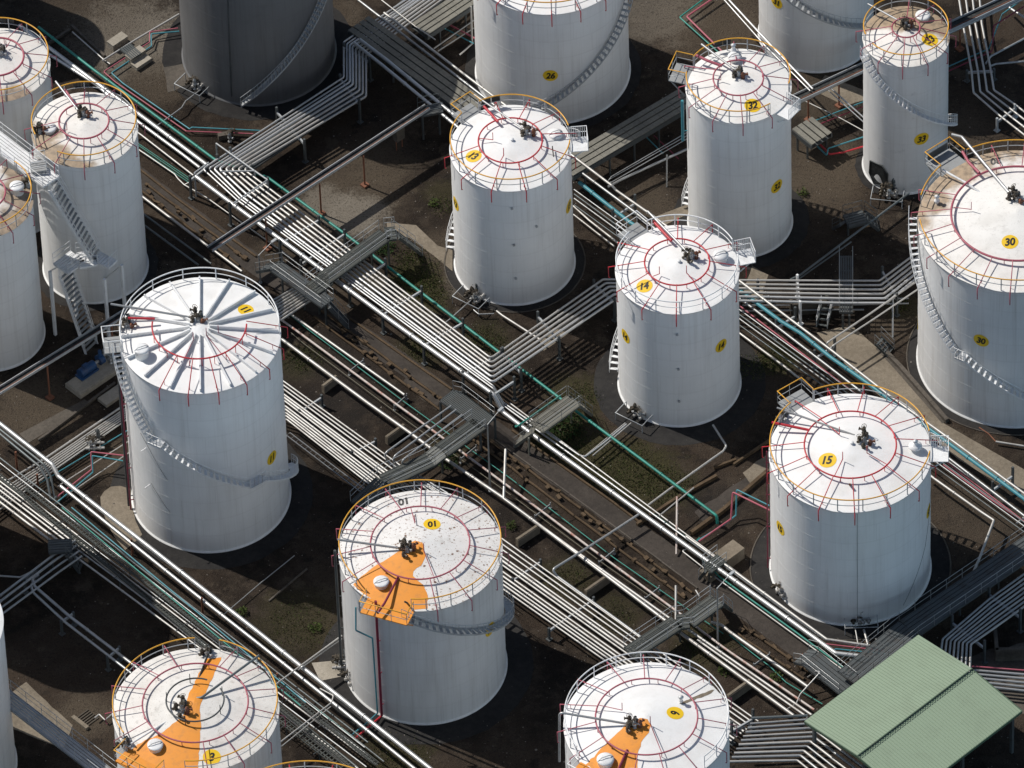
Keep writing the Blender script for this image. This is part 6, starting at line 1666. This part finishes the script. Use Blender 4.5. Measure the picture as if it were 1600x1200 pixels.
    pipe('white riser pair below tank 15, left', [(24.2, -26.2, 0.6), (24.34, -27.96, 0.6)], .05, W, group='risers below tank 15'); pipe('white riser pair below tank 15, right', [(24.83, -26.48, 0.6), (25.07, -28.12, 0.6)], .085, W, group='risers below tank 15'); pipe('slim white pipe slanting by the shed corner', [(25.59, -27.94, 1.2), (26.75, -28.88, 0.8)], .05, W)
def site_structures(T):
    # footbridge over the main rack beside tank 13
    walkway('grey footbridge over the main rack with stairs down toward tank 13', [[(-13.82, 8.8, 2.9), (-9.09, 13.26, 2.9)], [(-9.09, 13.26, 2.9), (-8.32, 13.35, 2.9)]], 1.25, 'green_steel',
            stairs=[((-8.32, 13.28, 2.9), (-6.62, 14.12, 0.1))], legs=[(-13.68, 8.53, 2.9), (-12.12, 10.46, 2.9), (-10.17, 12.24, 2.9), (-8.91, 12.84, 2.9)])
    walkway('dark footbridge along the path beside the main rack, stairs at both ends', [[(-17.31, 10.52, 2.7), (-13.53, 6.45, 2.7)]], 1.15, 'dark_steel', 'grey_pipe',
            stairs=[((-13.53, 6.45, 2.7), (-12.14, 6.69, 0.1)), ((-17.31, 10.52, 2.7), (-18.52, 11.78, 1.2))], legs=[(-16.93, 10.23, 2.7), (-15.32, 8.48, 2.7), (-13.72, 6.59, 2.7)])
    # small platform joining the two
    walkway('small grey platform joining the two footbridges', [[(-14.65, 7.88, 2.8), (-13.58, 8.89, 2.8)]], 1.3, 'green_steel', legs=[(-14.22, 7.99, 2.8)], rails=(1, 0), name='platform', cat='platform')
    # deck of white pipes between tank 11 and the bridges
    lines = [((-17.13, 6.22, 1.2), (-17.78, 8.26, 1.2)), ((-14.42, 8.55, 1.2), (-15.56, 9.88, 1.2))]
    bundle(lines, [(i / 7, .085, 'white_pipe', 0) for i in range(8)], 'in the short flat bundle right of tank 11', 'near side', 'short flat bundle right of tank 11')
    # grated platform and bridge across the corridor
    pts = [(-5.35, -3.62, 2.3), (-4.37, -2.62, 2.3), (-3.72, -2.85, 2.3), (-1.37, -5.52, 2.3), (-2.48, -6.7, 2.3)]
    base = Vector((pts[0][0], pts[0][1], 0)); root = thing('grated_platform', 'dark grated platform standing over the path below the main rack', 'platform', tuple(base))
    q = [Vector(p) - base for p in pts]
    d = (q[3] - q[2]).normalized(); s = Vector((-d.y, d.x, 0))
    lo, hi = min(p.dot(s) for p in q), max(p.dot(s) for p in q)
    def span(v):
        xs = []
        for i in range(len(q)):
            a, b = q[i], q[(i + 1) % len(q)]; da, db = a.dot(s) - v, b.dot(s) - v
            if da * db < 0: f = da / (da - db); xs.append(lerp(a, b, f).dot(d))
        return (min(xs), max(xs)) if len(xs) > 1 else None
    mb = MB(); v = lo + .07
    while v < hi:
        e = span(v)
        if e: mb.beam(s * v + d * e[0] + Vector((0, 0, 2.3)), s * v + d * e[1] + Vector((0, 0, 2.3)), .10, .06)
        v += .15
    mb.build('deck', 'grating', root)
    mb = MB()
    for a, b in zip(q, q[1:] + q[:1]): mb.beam(a - Vector((0, 0, .08)), b - Vector((0, 0, .08)), .07, .22)
    v = q[2].dot(d)
    for k in range(1, 6):
        u = q[2].dot(d) + (q[3].dot(d) - q[2].dot(d)) * k / 6
        mb.beam(s * lo + d * u + Vector((0, 0, 2.2)), s * (hi - .5) + d * u + Vector((0, 0, 2.2)), .06, .1)
    mb.build('deck_frame', 'dark_steel', root)
    for p in (q[0], q[1], q[3], q[4]):
        mb = MB(); mb.box((p.x, p.y, 1.1), (.14, .14, 2.2), GRID_A); mb.build('leg', 'dark_steel', root)
    mb = MB(); rail_run(mb, [q[1], q[2], q[3]], 1.05); mb.build('railing', 'grey_pipe', root)
    walkway('long grey footbridge from the grated platform over the large bundle', [[(-2.56, -6.11, 2.3), (-5.36, -8.69, 2.3), (-6.23, -9.17, 1.9), (-9.67, -11.19, 1.9), (-11.59, -13.53, 1.9)]], 1.35, 'green_steel', legs=[(-5.37, -8.82, 2.3), (-7.76, -10.19, 1.9), (-9.67, -11.45, 1.9)], rails=(1, 1))
    walkway('sloping grey grated bridge over the pipes below tank 14', [[(1.67, -6.43, 2), (4.5, -3.84, 2)]], 1.35, 'pale_deck', 'grey_pipe', stairs=[((1.58, -6.56, 2), (0.22, -6, 0.1)), ((4.5, -3.84, 2), (5.52, -3.14, 0.1))], legs=[(1.08, -7.31, 2), (4.29, -4.35, 2)])
    walkway('lower grey footbridge between tank 9 and the tarred path', [[(7.82, -28.87, 1.7), (11.31, -26.04, 1.7), (12.15, -25.96, 1.7), (14.26, -24.33, 2)]], 1.3, 'green_steel', legs=[(9.01, -28.05, 1.7), (11.48, -26.43, 1.7), (13.86, -24.98, 1.9)], stairs=[((14.26, -24.33, 2), (14.93, -23.48, 0.2))])
    walkway('small step bridge with rails over the green line left of tank 15', [[(13.71, -20.48, 1.2), (14.82, -19.55, 1.3)]], .9, 'green_steel', stairs=[((13.71, -20.48, 1.2), (13.29, -20.24, 0.2))], legs=[(13.84, -20.68, 1.2)])
    mb = MB(); mb.box((0, 0, .55), (1.9, 1.2, 1.1), GRID_B); mb.box((-.9, -.9, .2), (1.4, .7, .4), GRID_B)
    tag(mb.place('concrete_step', 'concrete', (15.41, -18.64, 0)), 'beige concrete landing block at the step bridge left of tank 15', 'concrete step')
    mb = MB(); mb.box((0, 0, .25), (1.1, .6, .5), GRID_A); tag(mb.place('concrete_step', 'concrete', (13.76, -20.21, 0)), 'small concrete step on the path end of the step bridge', 'concrete step')
    walkway('grey stepped walkway by the upper corner of the green shed', [[(20.16, -29.17, 1), (20.78, -29.75, 1.4), (23.35, -32.79, 1.4)]], 1.6, 'dark_steel', 'grey_pipe', legs=[(20.86, -29.91, 1.3), (23.05, -32.5, 1.3)])
    root = thing('valve_stand', 'rusty red valve stand by the upper corner of the green shed', 'valve stand', (20.68, -28.92, 0)); valve_parts(root, (0, 0, .2), random.Random(9), 3, .3, 'rust', .95)
    root = thing('loading_arm', 'white loading arm pipes on a stand beside the tarred path end', 'loading arm', (20.56, -30.47, 0))
    for k, pl in enumerate(([(20.55, -30.61, 0.3), (21.17, -31.19, 1.6), (21.44, -31.33, 1.6), (19.9, -32.7, 0.8), (19.58, -33.61, 0.8), (18.72, -34.19, 0.8)], [(20.91, -30.88, 0.3), (21.55, -30.94, 1.3), (20.5, -31.75, 0.6)])):
        o = Vector((20.56, -30.47, 0)); mb = MB(); mb.tube(round_corners([Vector(p) - o for p in pl], .2), .05, 6); mb.build('arm_pipe', 'white_pipe', root)
    # long dark walkway at the right
    walkway('long dark walkway with rails at the right, climbing past the shed roof', [[(23.37, -32.58, 2.2), (28, -27.97, 2.2), (38.76, -19.06, 2.2)]], 1.9, 'dark_steel', 'grey_pipe', legs=[(28.96, -27.39, 2.2), (31.88, -24.9, 2.2), (34.82, -22.41, 2.2)], strips=6)
    # walkway north of the ditch and its stair
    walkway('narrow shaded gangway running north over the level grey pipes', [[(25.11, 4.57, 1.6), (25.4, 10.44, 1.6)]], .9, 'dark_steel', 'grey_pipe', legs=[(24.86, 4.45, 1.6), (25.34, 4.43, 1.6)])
    walkway('white railed steps beside the concrete box near the gangway', [], .9, 'grating', 'white_steel', stairs=[((23.74, 5.89, 1), (23.29, 4.52, 0.1))], name='steps', cat='steps')
    mb = MB()
    for a, b in (((21.16, 6.06, 0), (23.76, 6.32, 0)), ((23.76, 6.32, 0), (23.78, 6.85, 0)), ((21.16, 6.06, 0), (21.08, 6.59, 0))):
        mb.beam(Vector(a) + Vector((0, 0, .6)), Vector(b) + Vector((0, 0, .6)), .25, 1.2)
    tag(mb.build('concrete_box', 'dull_concrete', loc=(21.16, 6.06, 0)), 'open concrete box under the level grey pipes', 'concrete box')
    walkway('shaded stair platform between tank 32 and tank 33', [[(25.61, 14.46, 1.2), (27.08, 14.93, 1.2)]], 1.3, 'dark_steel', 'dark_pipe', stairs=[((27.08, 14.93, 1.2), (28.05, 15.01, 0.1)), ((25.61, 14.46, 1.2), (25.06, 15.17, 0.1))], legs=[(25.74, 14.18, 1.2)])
    walkway('grey railed steps descending beside the beige path', [], 1.0, 'grating', 'grey_pipe', stairs=[((27.37, 2.21, 0.9), (28.3, 1.61, 0.1))], name='steps', cat='steps', riser=.2)
    # walkway platform at the lower left pipes
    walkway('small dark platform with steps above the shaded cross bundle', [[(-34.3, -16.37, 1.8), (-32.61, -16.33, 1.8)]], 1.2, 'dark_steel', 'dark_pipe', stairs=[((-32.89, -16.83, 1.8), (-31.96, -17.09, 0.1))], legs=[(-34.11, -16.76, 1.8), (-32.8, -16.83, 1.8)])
    # bridge at the bottom left corner
    walkway('steel blue girder bridge climbing across the bottom left corner', [[(-39.29, -32.23, 6), (-28.27, -44.12, 6)]], 1.15, 'grey_pipe', 'grey_rail', legs=[(-38.82, -33.11, 6)], rail_h=1.15)
    # stair tower between the left tanks
    t12, tp = T['12'], T['P']
    a1 = (-38.78, 14.46, 14.2); a2 = (-33.7, 8.62, 14.2)
    land = (-30.6, 7.95, 7); mid = (-32.74, 7.93, 7)
    root = walkway('pale steel stair tower with two flights between the tanks at the left', [[(-38.8, 15.1, 13.9), (-33.53, 9.18, 13.9)], [(-30.25, 7.07, 7.2), (-29.63, 7.84, 7.2)], [(-33.2, 6.69, 7.2), (-31.92, 7.96, 7.2)], [(-31.92, 7.49, 7.2), (-30.58, 7.75, 7.2)]], 1.5, 'white_steel', 'white_steel', leg_mat='white_steel',
            stairs=[((-33.43, 8.91, 13.9), (-30.58, 7.75, 7.2)), ((-32.87, 6.41, 7.2), (-31.32, 5.16, 0.1))], name='stair_tower', cat='stair tower', strips=6, riser=.4, stair_mat='light_grating')
    for (p, nm) in (((-29.98, 5.85, 6.8), 1), ((-28.7, 7.25, 6.8), 1), ((-34.03, 6.86, 6.8), 1), ((-32.42, 8.51, 6.8), 1)):
        o = root.location; mb = MB(); q = Vector(p) - Vector(o); mb.box((q.x, q.y, 3.4), (.2, .2, 6.8), GRID_B); mb.build('tower_leg', 'white_steel', root)
    o = Vector(root.location); mb = MB()
    mb.beam(Vector((-30.23, 10.05, 2.5)) - o, Vector((-28.71, 7.44, 6.6)) - o, .1, .1); mb.build('tower_brace', 'white_steel', root)
    mb = MB(); mb.beam(Vector((-34.19, 9.11, 4.5)) - o, Vector((-33.24, 7.68, 6.6)) - o, .1, .1); mb.build('tower_brace', 'white_steel', root)
    # catwalk from tank 12 rim to the tower
    walkway('short pale catwalk from the rim of tank 12 to the stair tower', [[(-33.89, 10.54, 14.3), (-35.03, 10.43, 14.2)]], 1.0, 'light_grating', 'white_steel', name='catwalk', cat='catwalk', strips=5)

    # ---- pump on its plinth
    mb = MB(); mb.box((0, 0, .22), (4.6, 1.7, .44), GRID_B); mb.box((0, 0, .47), (4.4, 1.5, .06), GRID_B)
    tag(mb.place('plinth', 'pale_concrete', (-30.98, 2.26, 0)), 'pale concrete plinth under the blue pump', 'plinth')
    mb = MB(); mb.box((0, 0, .15), (2.6, 1.0, .3), GRID_B); tag(mb.place('plinth', 'pale_concrete', (-29.54, 0.34, 0)), 'smaller concrete plinth beside the pipes left of tank 11', 'plinth')
    pz = Vector((-31.46, 2.42, 0)) + Vector((0, 0, .5)); root = thing('pump', 'blue motor pump lying on a concrete plinth in the shade', 'pump', tuple(pz), GRID_B)
    mb = MB(); mb.tube([(-.9, 0, .45), (.5, 0, .45)], .36, 16); mb.box((-.2, 0, .08), (1.7, .8, .16)); mb.box((-.3, 0, .86), (.45, .35, .2)); mb.build('motor', 'machine_blue', root)
    mb = MB(); mb.tube([(.5, 0, .45), (.95, 0, .45)], .12, 8); mb.build('coupling', 'grey_pipe', root)
    mb = MB(); mb.tube([(.95, 0, .5), (1.35, 0, .5)], .42, 16); mb.tube([(1.15, 0, .5), (1.15, 0, 1.4)], .14, 8); mb.build('pump_casing', 'machine_blue', root)
    valve_parts(root, (1.9, 0, 0), random.Random(5), 3, .5, 'grey_pipe', 1.1)
    # ---- hanging sign box near the tray
    root = thing('control_box', 'beige control cabinet on posts beside the dark cable tray near tank 13', 'control box', (-7.9, 25.21, 0))
    mb = MB(); mb.box((0, 0, 1.7), (.8, .5, 1.3), GRID_B); mb.build('cabinet', 'dull_concrete', root)
    mb = MB(); mb.box((0, 0, 2.38), (.95, .65, .06), GRID_B); mb.build('cabinet_roof', 'grey_rail', root)
    for x in (-.3, .3):
        p = Matrix.Rotation(GRID_B, 3, 'Z') @ Vector((x, 0, 0)); mb = MB(); mb.tube([(p.x, p.y, 0), (p.x, p.y, 1.1)], .05, 6); mb.build('post', 'rust', root)
    walkway('dark pipe stand with rails left of tank 13', [[(-6.28, 26.45, 2.6), (-4.57, 26.84, 2.6)]], .9, 'dark_steel', 'dark_pipe', legs=[(-6.05, 26.09, 2.6), (-4.77, 26.58, 2.6)])
    # ---- lamp posts
    def arm(p, a): v = Vector(a) - Vector(p); return (v.x, v.y)
    lamp_post('thin lamp post beside the grated platform, arm toward the main rack', (-1.9, -10.85, 0), 7.2, arm((-1.7, -10.78, 7.2), (-0.83, -9.8, 7.2)))
    lamp_post('thin lamp post at the end of the lower footbridge', (14.21, -27.16, 0), 6.4, arm((14.28, -27.1, 6.4), (15.25, -26.15, 6.4)))
    lamp_post('thin lamp post beside tank 11, its arm over the path', (-18.62, 11.47, 0), 3.0, arm((-18.49, 11.36, 3), (-17.47, 12.32, 3)))
    # ---- drain grate at the bottom left
    root = thing('drain_grate', 'slatted drain grate in the gravel left of tank 3', 'drain grate', (-31.5, -31.7, 0))
    mb = MB()
    for i in range(6): mb.box(Matrix.Rotation(GRID_A, 3, 'Z') @ Vector(((i - 2.5) * .22, 0, .04)), (.09, 1.1, .06), GRID_A)
    mb.build('bar', 'valve_metal', root)
    mb = MB(); mb.box(Matrix.Rotation(GRID_A, 3, 'Z') @ Vector((0, -.75, .12)), (1.6, .3, .24), GRID_A); mb.build('grate_kerb', 'concrete', root)
    pipe('white zigzag pipe left of tank 3', [(-30.97, -32.08, 0.4), (-30.65, -31.73, 0.4), (-30.23, -32.31, 0.4), (-29.49, -31.54, 0.4)], .06, 'white_pipe', bend=.05)
    # ---- small buildings / boxes at the right edge
    mb = MB()
    mb.box((0, 0, .6), (3.4, .25, 1.2), 0); mb.box((-1.6, 1.2, .6), (.25, 2.6, 1.2), 0)
    tag(mb.place('bund_wall', 'dull_concrete', (35.9, -29.37, 0)), 'brown concrete wall corner at the right edge behind the green shed', 'bund wall')
    # ---- green shed
    ridge_a, ridge_b = (32.19, -34.25, 4.6), (23.57, -42.14, 4.6)
    up_a, up_b = (28.54, -30.47, 4.25), (19.97, -38.36, 4.25)
    lo_a = (35.53, -38.01, 4.15); lo_b = Vector(lo_a) + (Vector(ridge_b) - Vector(ridge_a))
    lo_b.z = 4.15
    base = (Vector(up_a) + lo_b) / 2; base.z = 0
    root = thing('green_shed', 'open shed with a ribbed pale green metal roof at the bottom right', 'shed', tuple(base))
    def ribbed(a, b, c, d, lift):
        # a-b along the ridge side, d-c along the eave: ribs run from ridge to eave
        a, b, c, d = [Vector(p) - base for p in (a, b, c, d)]
        mb = MB(); n = 46; top = []; bot = []
        prof = []
        for i in range(n):
            for (f, hgt) in ((0, 0), (.62, 0), (.70, .045), (.92, .045)):
                prof.append(((i + f) / n, hgt))
        prof.append((1, 0))
        for f, hgt in prof:
            top.append(lerp(a, b, f) + Vector((0, 0, hgt + lift))); bot.append(lerp(d, c, f) + Vector((0, 0, hgt + lift)))
        m = len(prof)
        mb.add(top + bot, [(i, i + 1, m + i + 1, m + i) for i in range(m - 1)])
        return mb
    r1 = ribbed(ridge_a, ridge_b, up_b, up_a, 0.0).build('roof_slope', 'roof_green', root)
    r2 = ribbed(ridge_a, ridge_b, lo_b, lo_a, -0.06).build('roof_slope', 'roof_green', root)
    L = lambda p, dz=0: Vector(p) - base + Vector((0, 0, dz))
    mb = MB(); mb.beam(L(ridge_a, .05), L(ridge_b, .05), .07, .04); mb.build('ridge_cap', 'green_trim', root)
    mb = MB()
    dn = (Vector(lo_a) - Vector(ridge_a)).normalized()
    mb.beam(L(ridge_a, .03) + dn * .22, L(ridge_b, .03) + dn * .22, .03, .04); mb.build('ridge_cap', 'green_trim', root)
    for a, b in ((up_a, up_b), (up_b, ridge_b), (ridge_b, lo_b), (lo_a, lo_b), (up_a, ridge_a), (ridge_a, lo_a)):
        mb = MB(); mb.beam(L(a, -.14), L(b, -.14), .07, .24); mb.build('fascia', 'green_trim', root)
    for a, b in ((up_a, up_b), (lo_a, lo_b), (ridge_a, ridge_b)):
        for f in (.04, .5, .96):
            p = lerp(L(a), L(b), f); p = lerp(p, Vector((0, 0, p.z)), .05)
            mb = MB(); mb.box((p.x, p.y, p.z / 2 - .1), (.22, .22, p.z - .2), GRID_A); mb.build('post', 'dark_steel', root)

    # ---- plants and loose stone
    def bush(label, p, r, n, mat='leaf', name='shrub', h=.6, cat='shrub'):
        rng = random.Random(int(p[0] * 10 + p[1] * 7)); mb = MB()
        for _ in range(n):
            th, rr = rng.uniform(0, 2 * PI), r * math.sqrt(rng.random())
            z = h * rng.random() * (1 - .5 * rr / r)
            c = Vector((rr * math.cos(th), rr * math.sin(th), z)); u = Vector((rng.uniform(-1, 1), rng.uniform(-1, 1), rng.uniform(-.3, 1))).normalized() * rng.uniform(.10, .22)
            w = Vector((rng.uniform(-1, 1), rng.uniform(-1, 1), rng.uniform(-.4, .4))).normalized() * .07
            mb.add([c, c + u * .5 + w, c + u, c + u * .5 - w], [(0, 1, 2, 3)])
        crown = mb
        root = thing(name, label, cat, p, 0, 'weeds and low shrubs')
        crown.build('leaves', mat, root)
        mb = MB()
        for k in range(5):
            th = k * 1.3; mb.tube([(0, 0, 0), (r * .5 * math.cos(th), r * .5 * math.sin(th), h * .6)], [.02, .008], 4)
        mb.build('stem', 'old_timber', root)
    bush('dark green shrub beside the grey grated bridge below tank 14', (3.67, -4.65, 0), 1.5, 900, 'leaf_dark', h=.9)
    bush('bright green weed between tank 11 and tank 10', (-14.99, -23.87, 0), .45, 130); bush('small green weed on the bund left of tank 10', (-20.29, -22.02, 0), .40, 110)
    bush('small weed in the dirt right of tank 10', (-0.39, -14.52, 0), .40, 100); bush('low weed beside the pipes near tank 9', (18.25, -30.35, 0), .45, 130)
    bush('small weed in the waste ground between tank 32 and tank 33', (22.52, 18.66, 0), .35, 90); bush('small weed in the lot left of tank 13', (-5.4, 19.11, 0), .4, 90)
    bush('leafy weeds under the footbridge beside tank 13', (-9.27, 14.63, 0), .9, 380, 'leaf_dark', h=.5); bush('low dark weeds below the sloping bridge', (-4.94, -7.72, 0), .8, 260, 'leaf_dark', h=.4)
    bush('grassy weed by the end of the trough near tank 9', (14.58, -29.54, 0), .5, 130)
    rng = random.Random(21)
    spots = [((-6.9, 12.01, 0), 2.2, 900, 0), ((-6.08, 9.95, 0), 1.8, 700, 0), ((-7.35, 13.72, 0), 1.3, 400, 0), ((3.63, -6.08, 0), 2.6, 900, 1), ((8.02, -9.22, 0), 3.0, 1300, 1), ((11.02, -10.99, 0), 2.2, 700, 1), ((19.7, 1.49, 0), 1.6, 600, 0), ((-15.44, 3.44, 0), 1.6, 400, 1),
             ((-6.59, 3.97, 0), 1.4, 350, 1), ((-9.27, -36.69, 0), 2.4, 500, 1), ((4.95, -1.7, 0), 1.8, 450, 1), ((-1.79, 4.59, 0), 1.6, 450, 0), ((13.21, -26.67, 0), 2.0, 400, 1), ((-16.01, -23.31, 0), 2.6, 500, 1), ((-4.82, 18.87, 0), 1.2, 220, 1), ((3.67, -19.89, 0), 1.8, 300, 1), ((17.9, 0.72, 0), 1.4, 350, 1), ((6.81, -23.83, 0), 1.6, 250, 1), ((29.19, 6.57, 0), 1.0, 200, 0)]
    for k, (mat, nm) in enumerate((('leaf', 'grass'), ('dry_grass', 'grass'))):
        mb = MB()
        for c, r, n, kind in spots:
            for _ in range(n):
                if (kind == 1) != (rng.random() < (.6 if k else .5)) and k: continue
                th, rr = rng.uniform(0, 2 * PI), r * math.sqrt(rng.random()) * rng.uniform(.6, 1.15)
                p = Vector((c[0] + rr * math.cos(th), c[1] + rr * math.sin(th), 0)); hh = rng.uniform(.05, .16); a = rng.uniform(0, PI)
                w = Vector((math.cos(a), math.sin(a), 0)) * .035; lean = Vector((rng.uniform(-.08, .08), rng.uniform(-.08, .08), hh))
                mb.add([p - w, p + w, p + lean], [(0, 1, 2)])
        o = mb.build(nm, mat); structure(o, 'stuff'); tag(o, ('short green' if k == 0 else 'dry yellowish') + ' grass growing in patches of the yard', 'grass')
    mb = MB()
    for _ in range(4200):
        x, y = rng.uniform(-42, 42), rng.uniform(-48, 44)
        if any((x - t.x) ** 2 + (y - t.y) ** 2 < (t.R + .3) ** 2 for t in T.values()): continue
        s = rng.uniform(.02, .065) * (2.0 if rng.random() < .05 else 1)
        pts = [Vector((x, y, 0)) + Vector((s * rng.uniform(.6, 1.2) * dx, s * rng.uniform(.6, 1.2) * dy, s * .8 * dz)) for dx, dy, dz in ((1, 0, 0), (0, 1, 0), (-1, 0, 0), (0, -1, 0), (.2, .1, 1))]
        mb.add(pts, [(0, 1, 4), (1, 2, 4), (2, 3, 4), (3, 0, 4)])
    o = mb.build('loose_stones', 'rubble'); structure(o, 'stuff'); tag(o, 'small pale stones scattered over the bare earth', 'stones')
    for i in range(26):
        x = [(32.5, -14.66, 0), (34.41, -14.12, 0), (31.63, -13.33, 0), (-5.29, -2.35, 0), (-11.48, -2.69, 0), (6.01, -19.69, 0), (17.04, -24.04, 0), (3.27, -17.64, 0), (25.24, 28.44, 0), (35.11, -17.99, 0)][i % 10]
        pass

# ------------------------------------------------------------------ camera, light, world
def camera_and_light():
    cam = bpy.data.cameras.new('camera'); o = bpy.data.objects.new('camera', cam); COL.objects.link(o)
    pit = R_(46.3825); D = 15301.0 / 21.0
    o.matrix_world = Matrix.Translation((0, -D * math.cos(pit), D * math.sin(pit))) @ Matrix.Rotation(PI / 2 - pit, 4, 'X') @ Matrix.Rotation(R_(-2.1418), 4, 'Z')
    cam.sensor_width = 36.0; cam.sensor_fit = 'HORIZONTAL'; cam.lens = 15301.0 / 1600 * 36
    cam.clip_start = 10; cam.clip_end = 6000
    SC.camera = o
    el, az = R_(SUN_EL), R_(SUN_AZ)         # az: direction the sun stands in, anticlockwise from east
    v = Vector((math.cos(el) * math.cos(az), math.cos(el) * math.sin(az), math.sin(el)))
    sun = bpy.data.lights.new('sun', 'SUN'); so = bpy.data.objects.new('sun', sun); COL.objects.link(so)
    so.rotation_euler = (-v).to_track_quat('-Z', 'Y').to_euler(); so.location = v * 200
    sun.energy = SUN_W; sun.angle = R_(0.5); sun.color = (1.0, 0.955, 0.89)
    w = bpy.data.worlds.new('World'); SC.world = w; w.use_nodes = True
    nt = w.node_tree; bg = nt.nodes['Background']
    sk = nt.nodes.new('ShaderNodeTexSky'); sk.sky_type = 'NISHITA'; sk.sun_disc = False
    sk.sun_elevation = el; sk.sun_rotation = PI / 2 - az
    sk.altitude = 50; sk.air_density = 1.0; sk.dust_density = 1.2; sk.ozone_density = 1.0
    # added unseen glow low in the sky away from the sun, brightening shaded walls
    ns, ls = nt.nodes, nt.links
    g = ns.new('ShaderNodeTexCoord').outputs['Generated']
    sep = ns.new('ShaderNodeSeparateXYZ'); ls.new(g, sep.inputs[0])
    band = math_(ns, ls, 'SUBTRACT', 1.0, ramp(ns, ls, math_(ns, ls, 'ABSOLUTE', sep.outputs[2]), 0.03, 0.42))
    side = math_(ns, ls, 'ADD', math_(ns, ls, 'MULTIPLY', sep.outputs[0], math.cos(R_(SKY_FILL_AZ))), math_(ns, ls, 'MULTIPLY', sep.outputs[1], math.sin(R_(SKY_FILL_AZ))))
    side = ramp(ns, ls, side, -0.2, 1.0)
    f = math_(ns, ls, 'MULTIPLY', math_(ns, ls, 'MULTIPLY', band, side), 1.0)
    c = mixc(ns, ls, f, sk.outputs[0], SKY_FILL_C)
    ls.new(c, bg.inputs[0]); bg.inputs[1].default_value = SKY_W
    SC.view_settings.view_transform = 'Standard'; SC.view_settings.look = 'None'
    SC.view_settings.exposure = EXPO; SC.view_settings.gamma = 1.0
    SC.cycles.max_bounces = 6; SC.cycles.diffuse_bounces = 3; SC.cycles.glossy_bounces = 3
    SC.cycles.use_denoising = True

SUN_EL, SUN_AZ, SUN_W, SKY_W, EXPO = 47.5, 148.0, 4.3, 0.065, 0.0
SKY_FILL_AZ, SKY_FILL_C = -35.0, (15.5, 21.5, 26.5)
make_materials()
TANKS = build_tanks()
build_setting(TANKS)
pipe_work()
site_structures(TANKS)
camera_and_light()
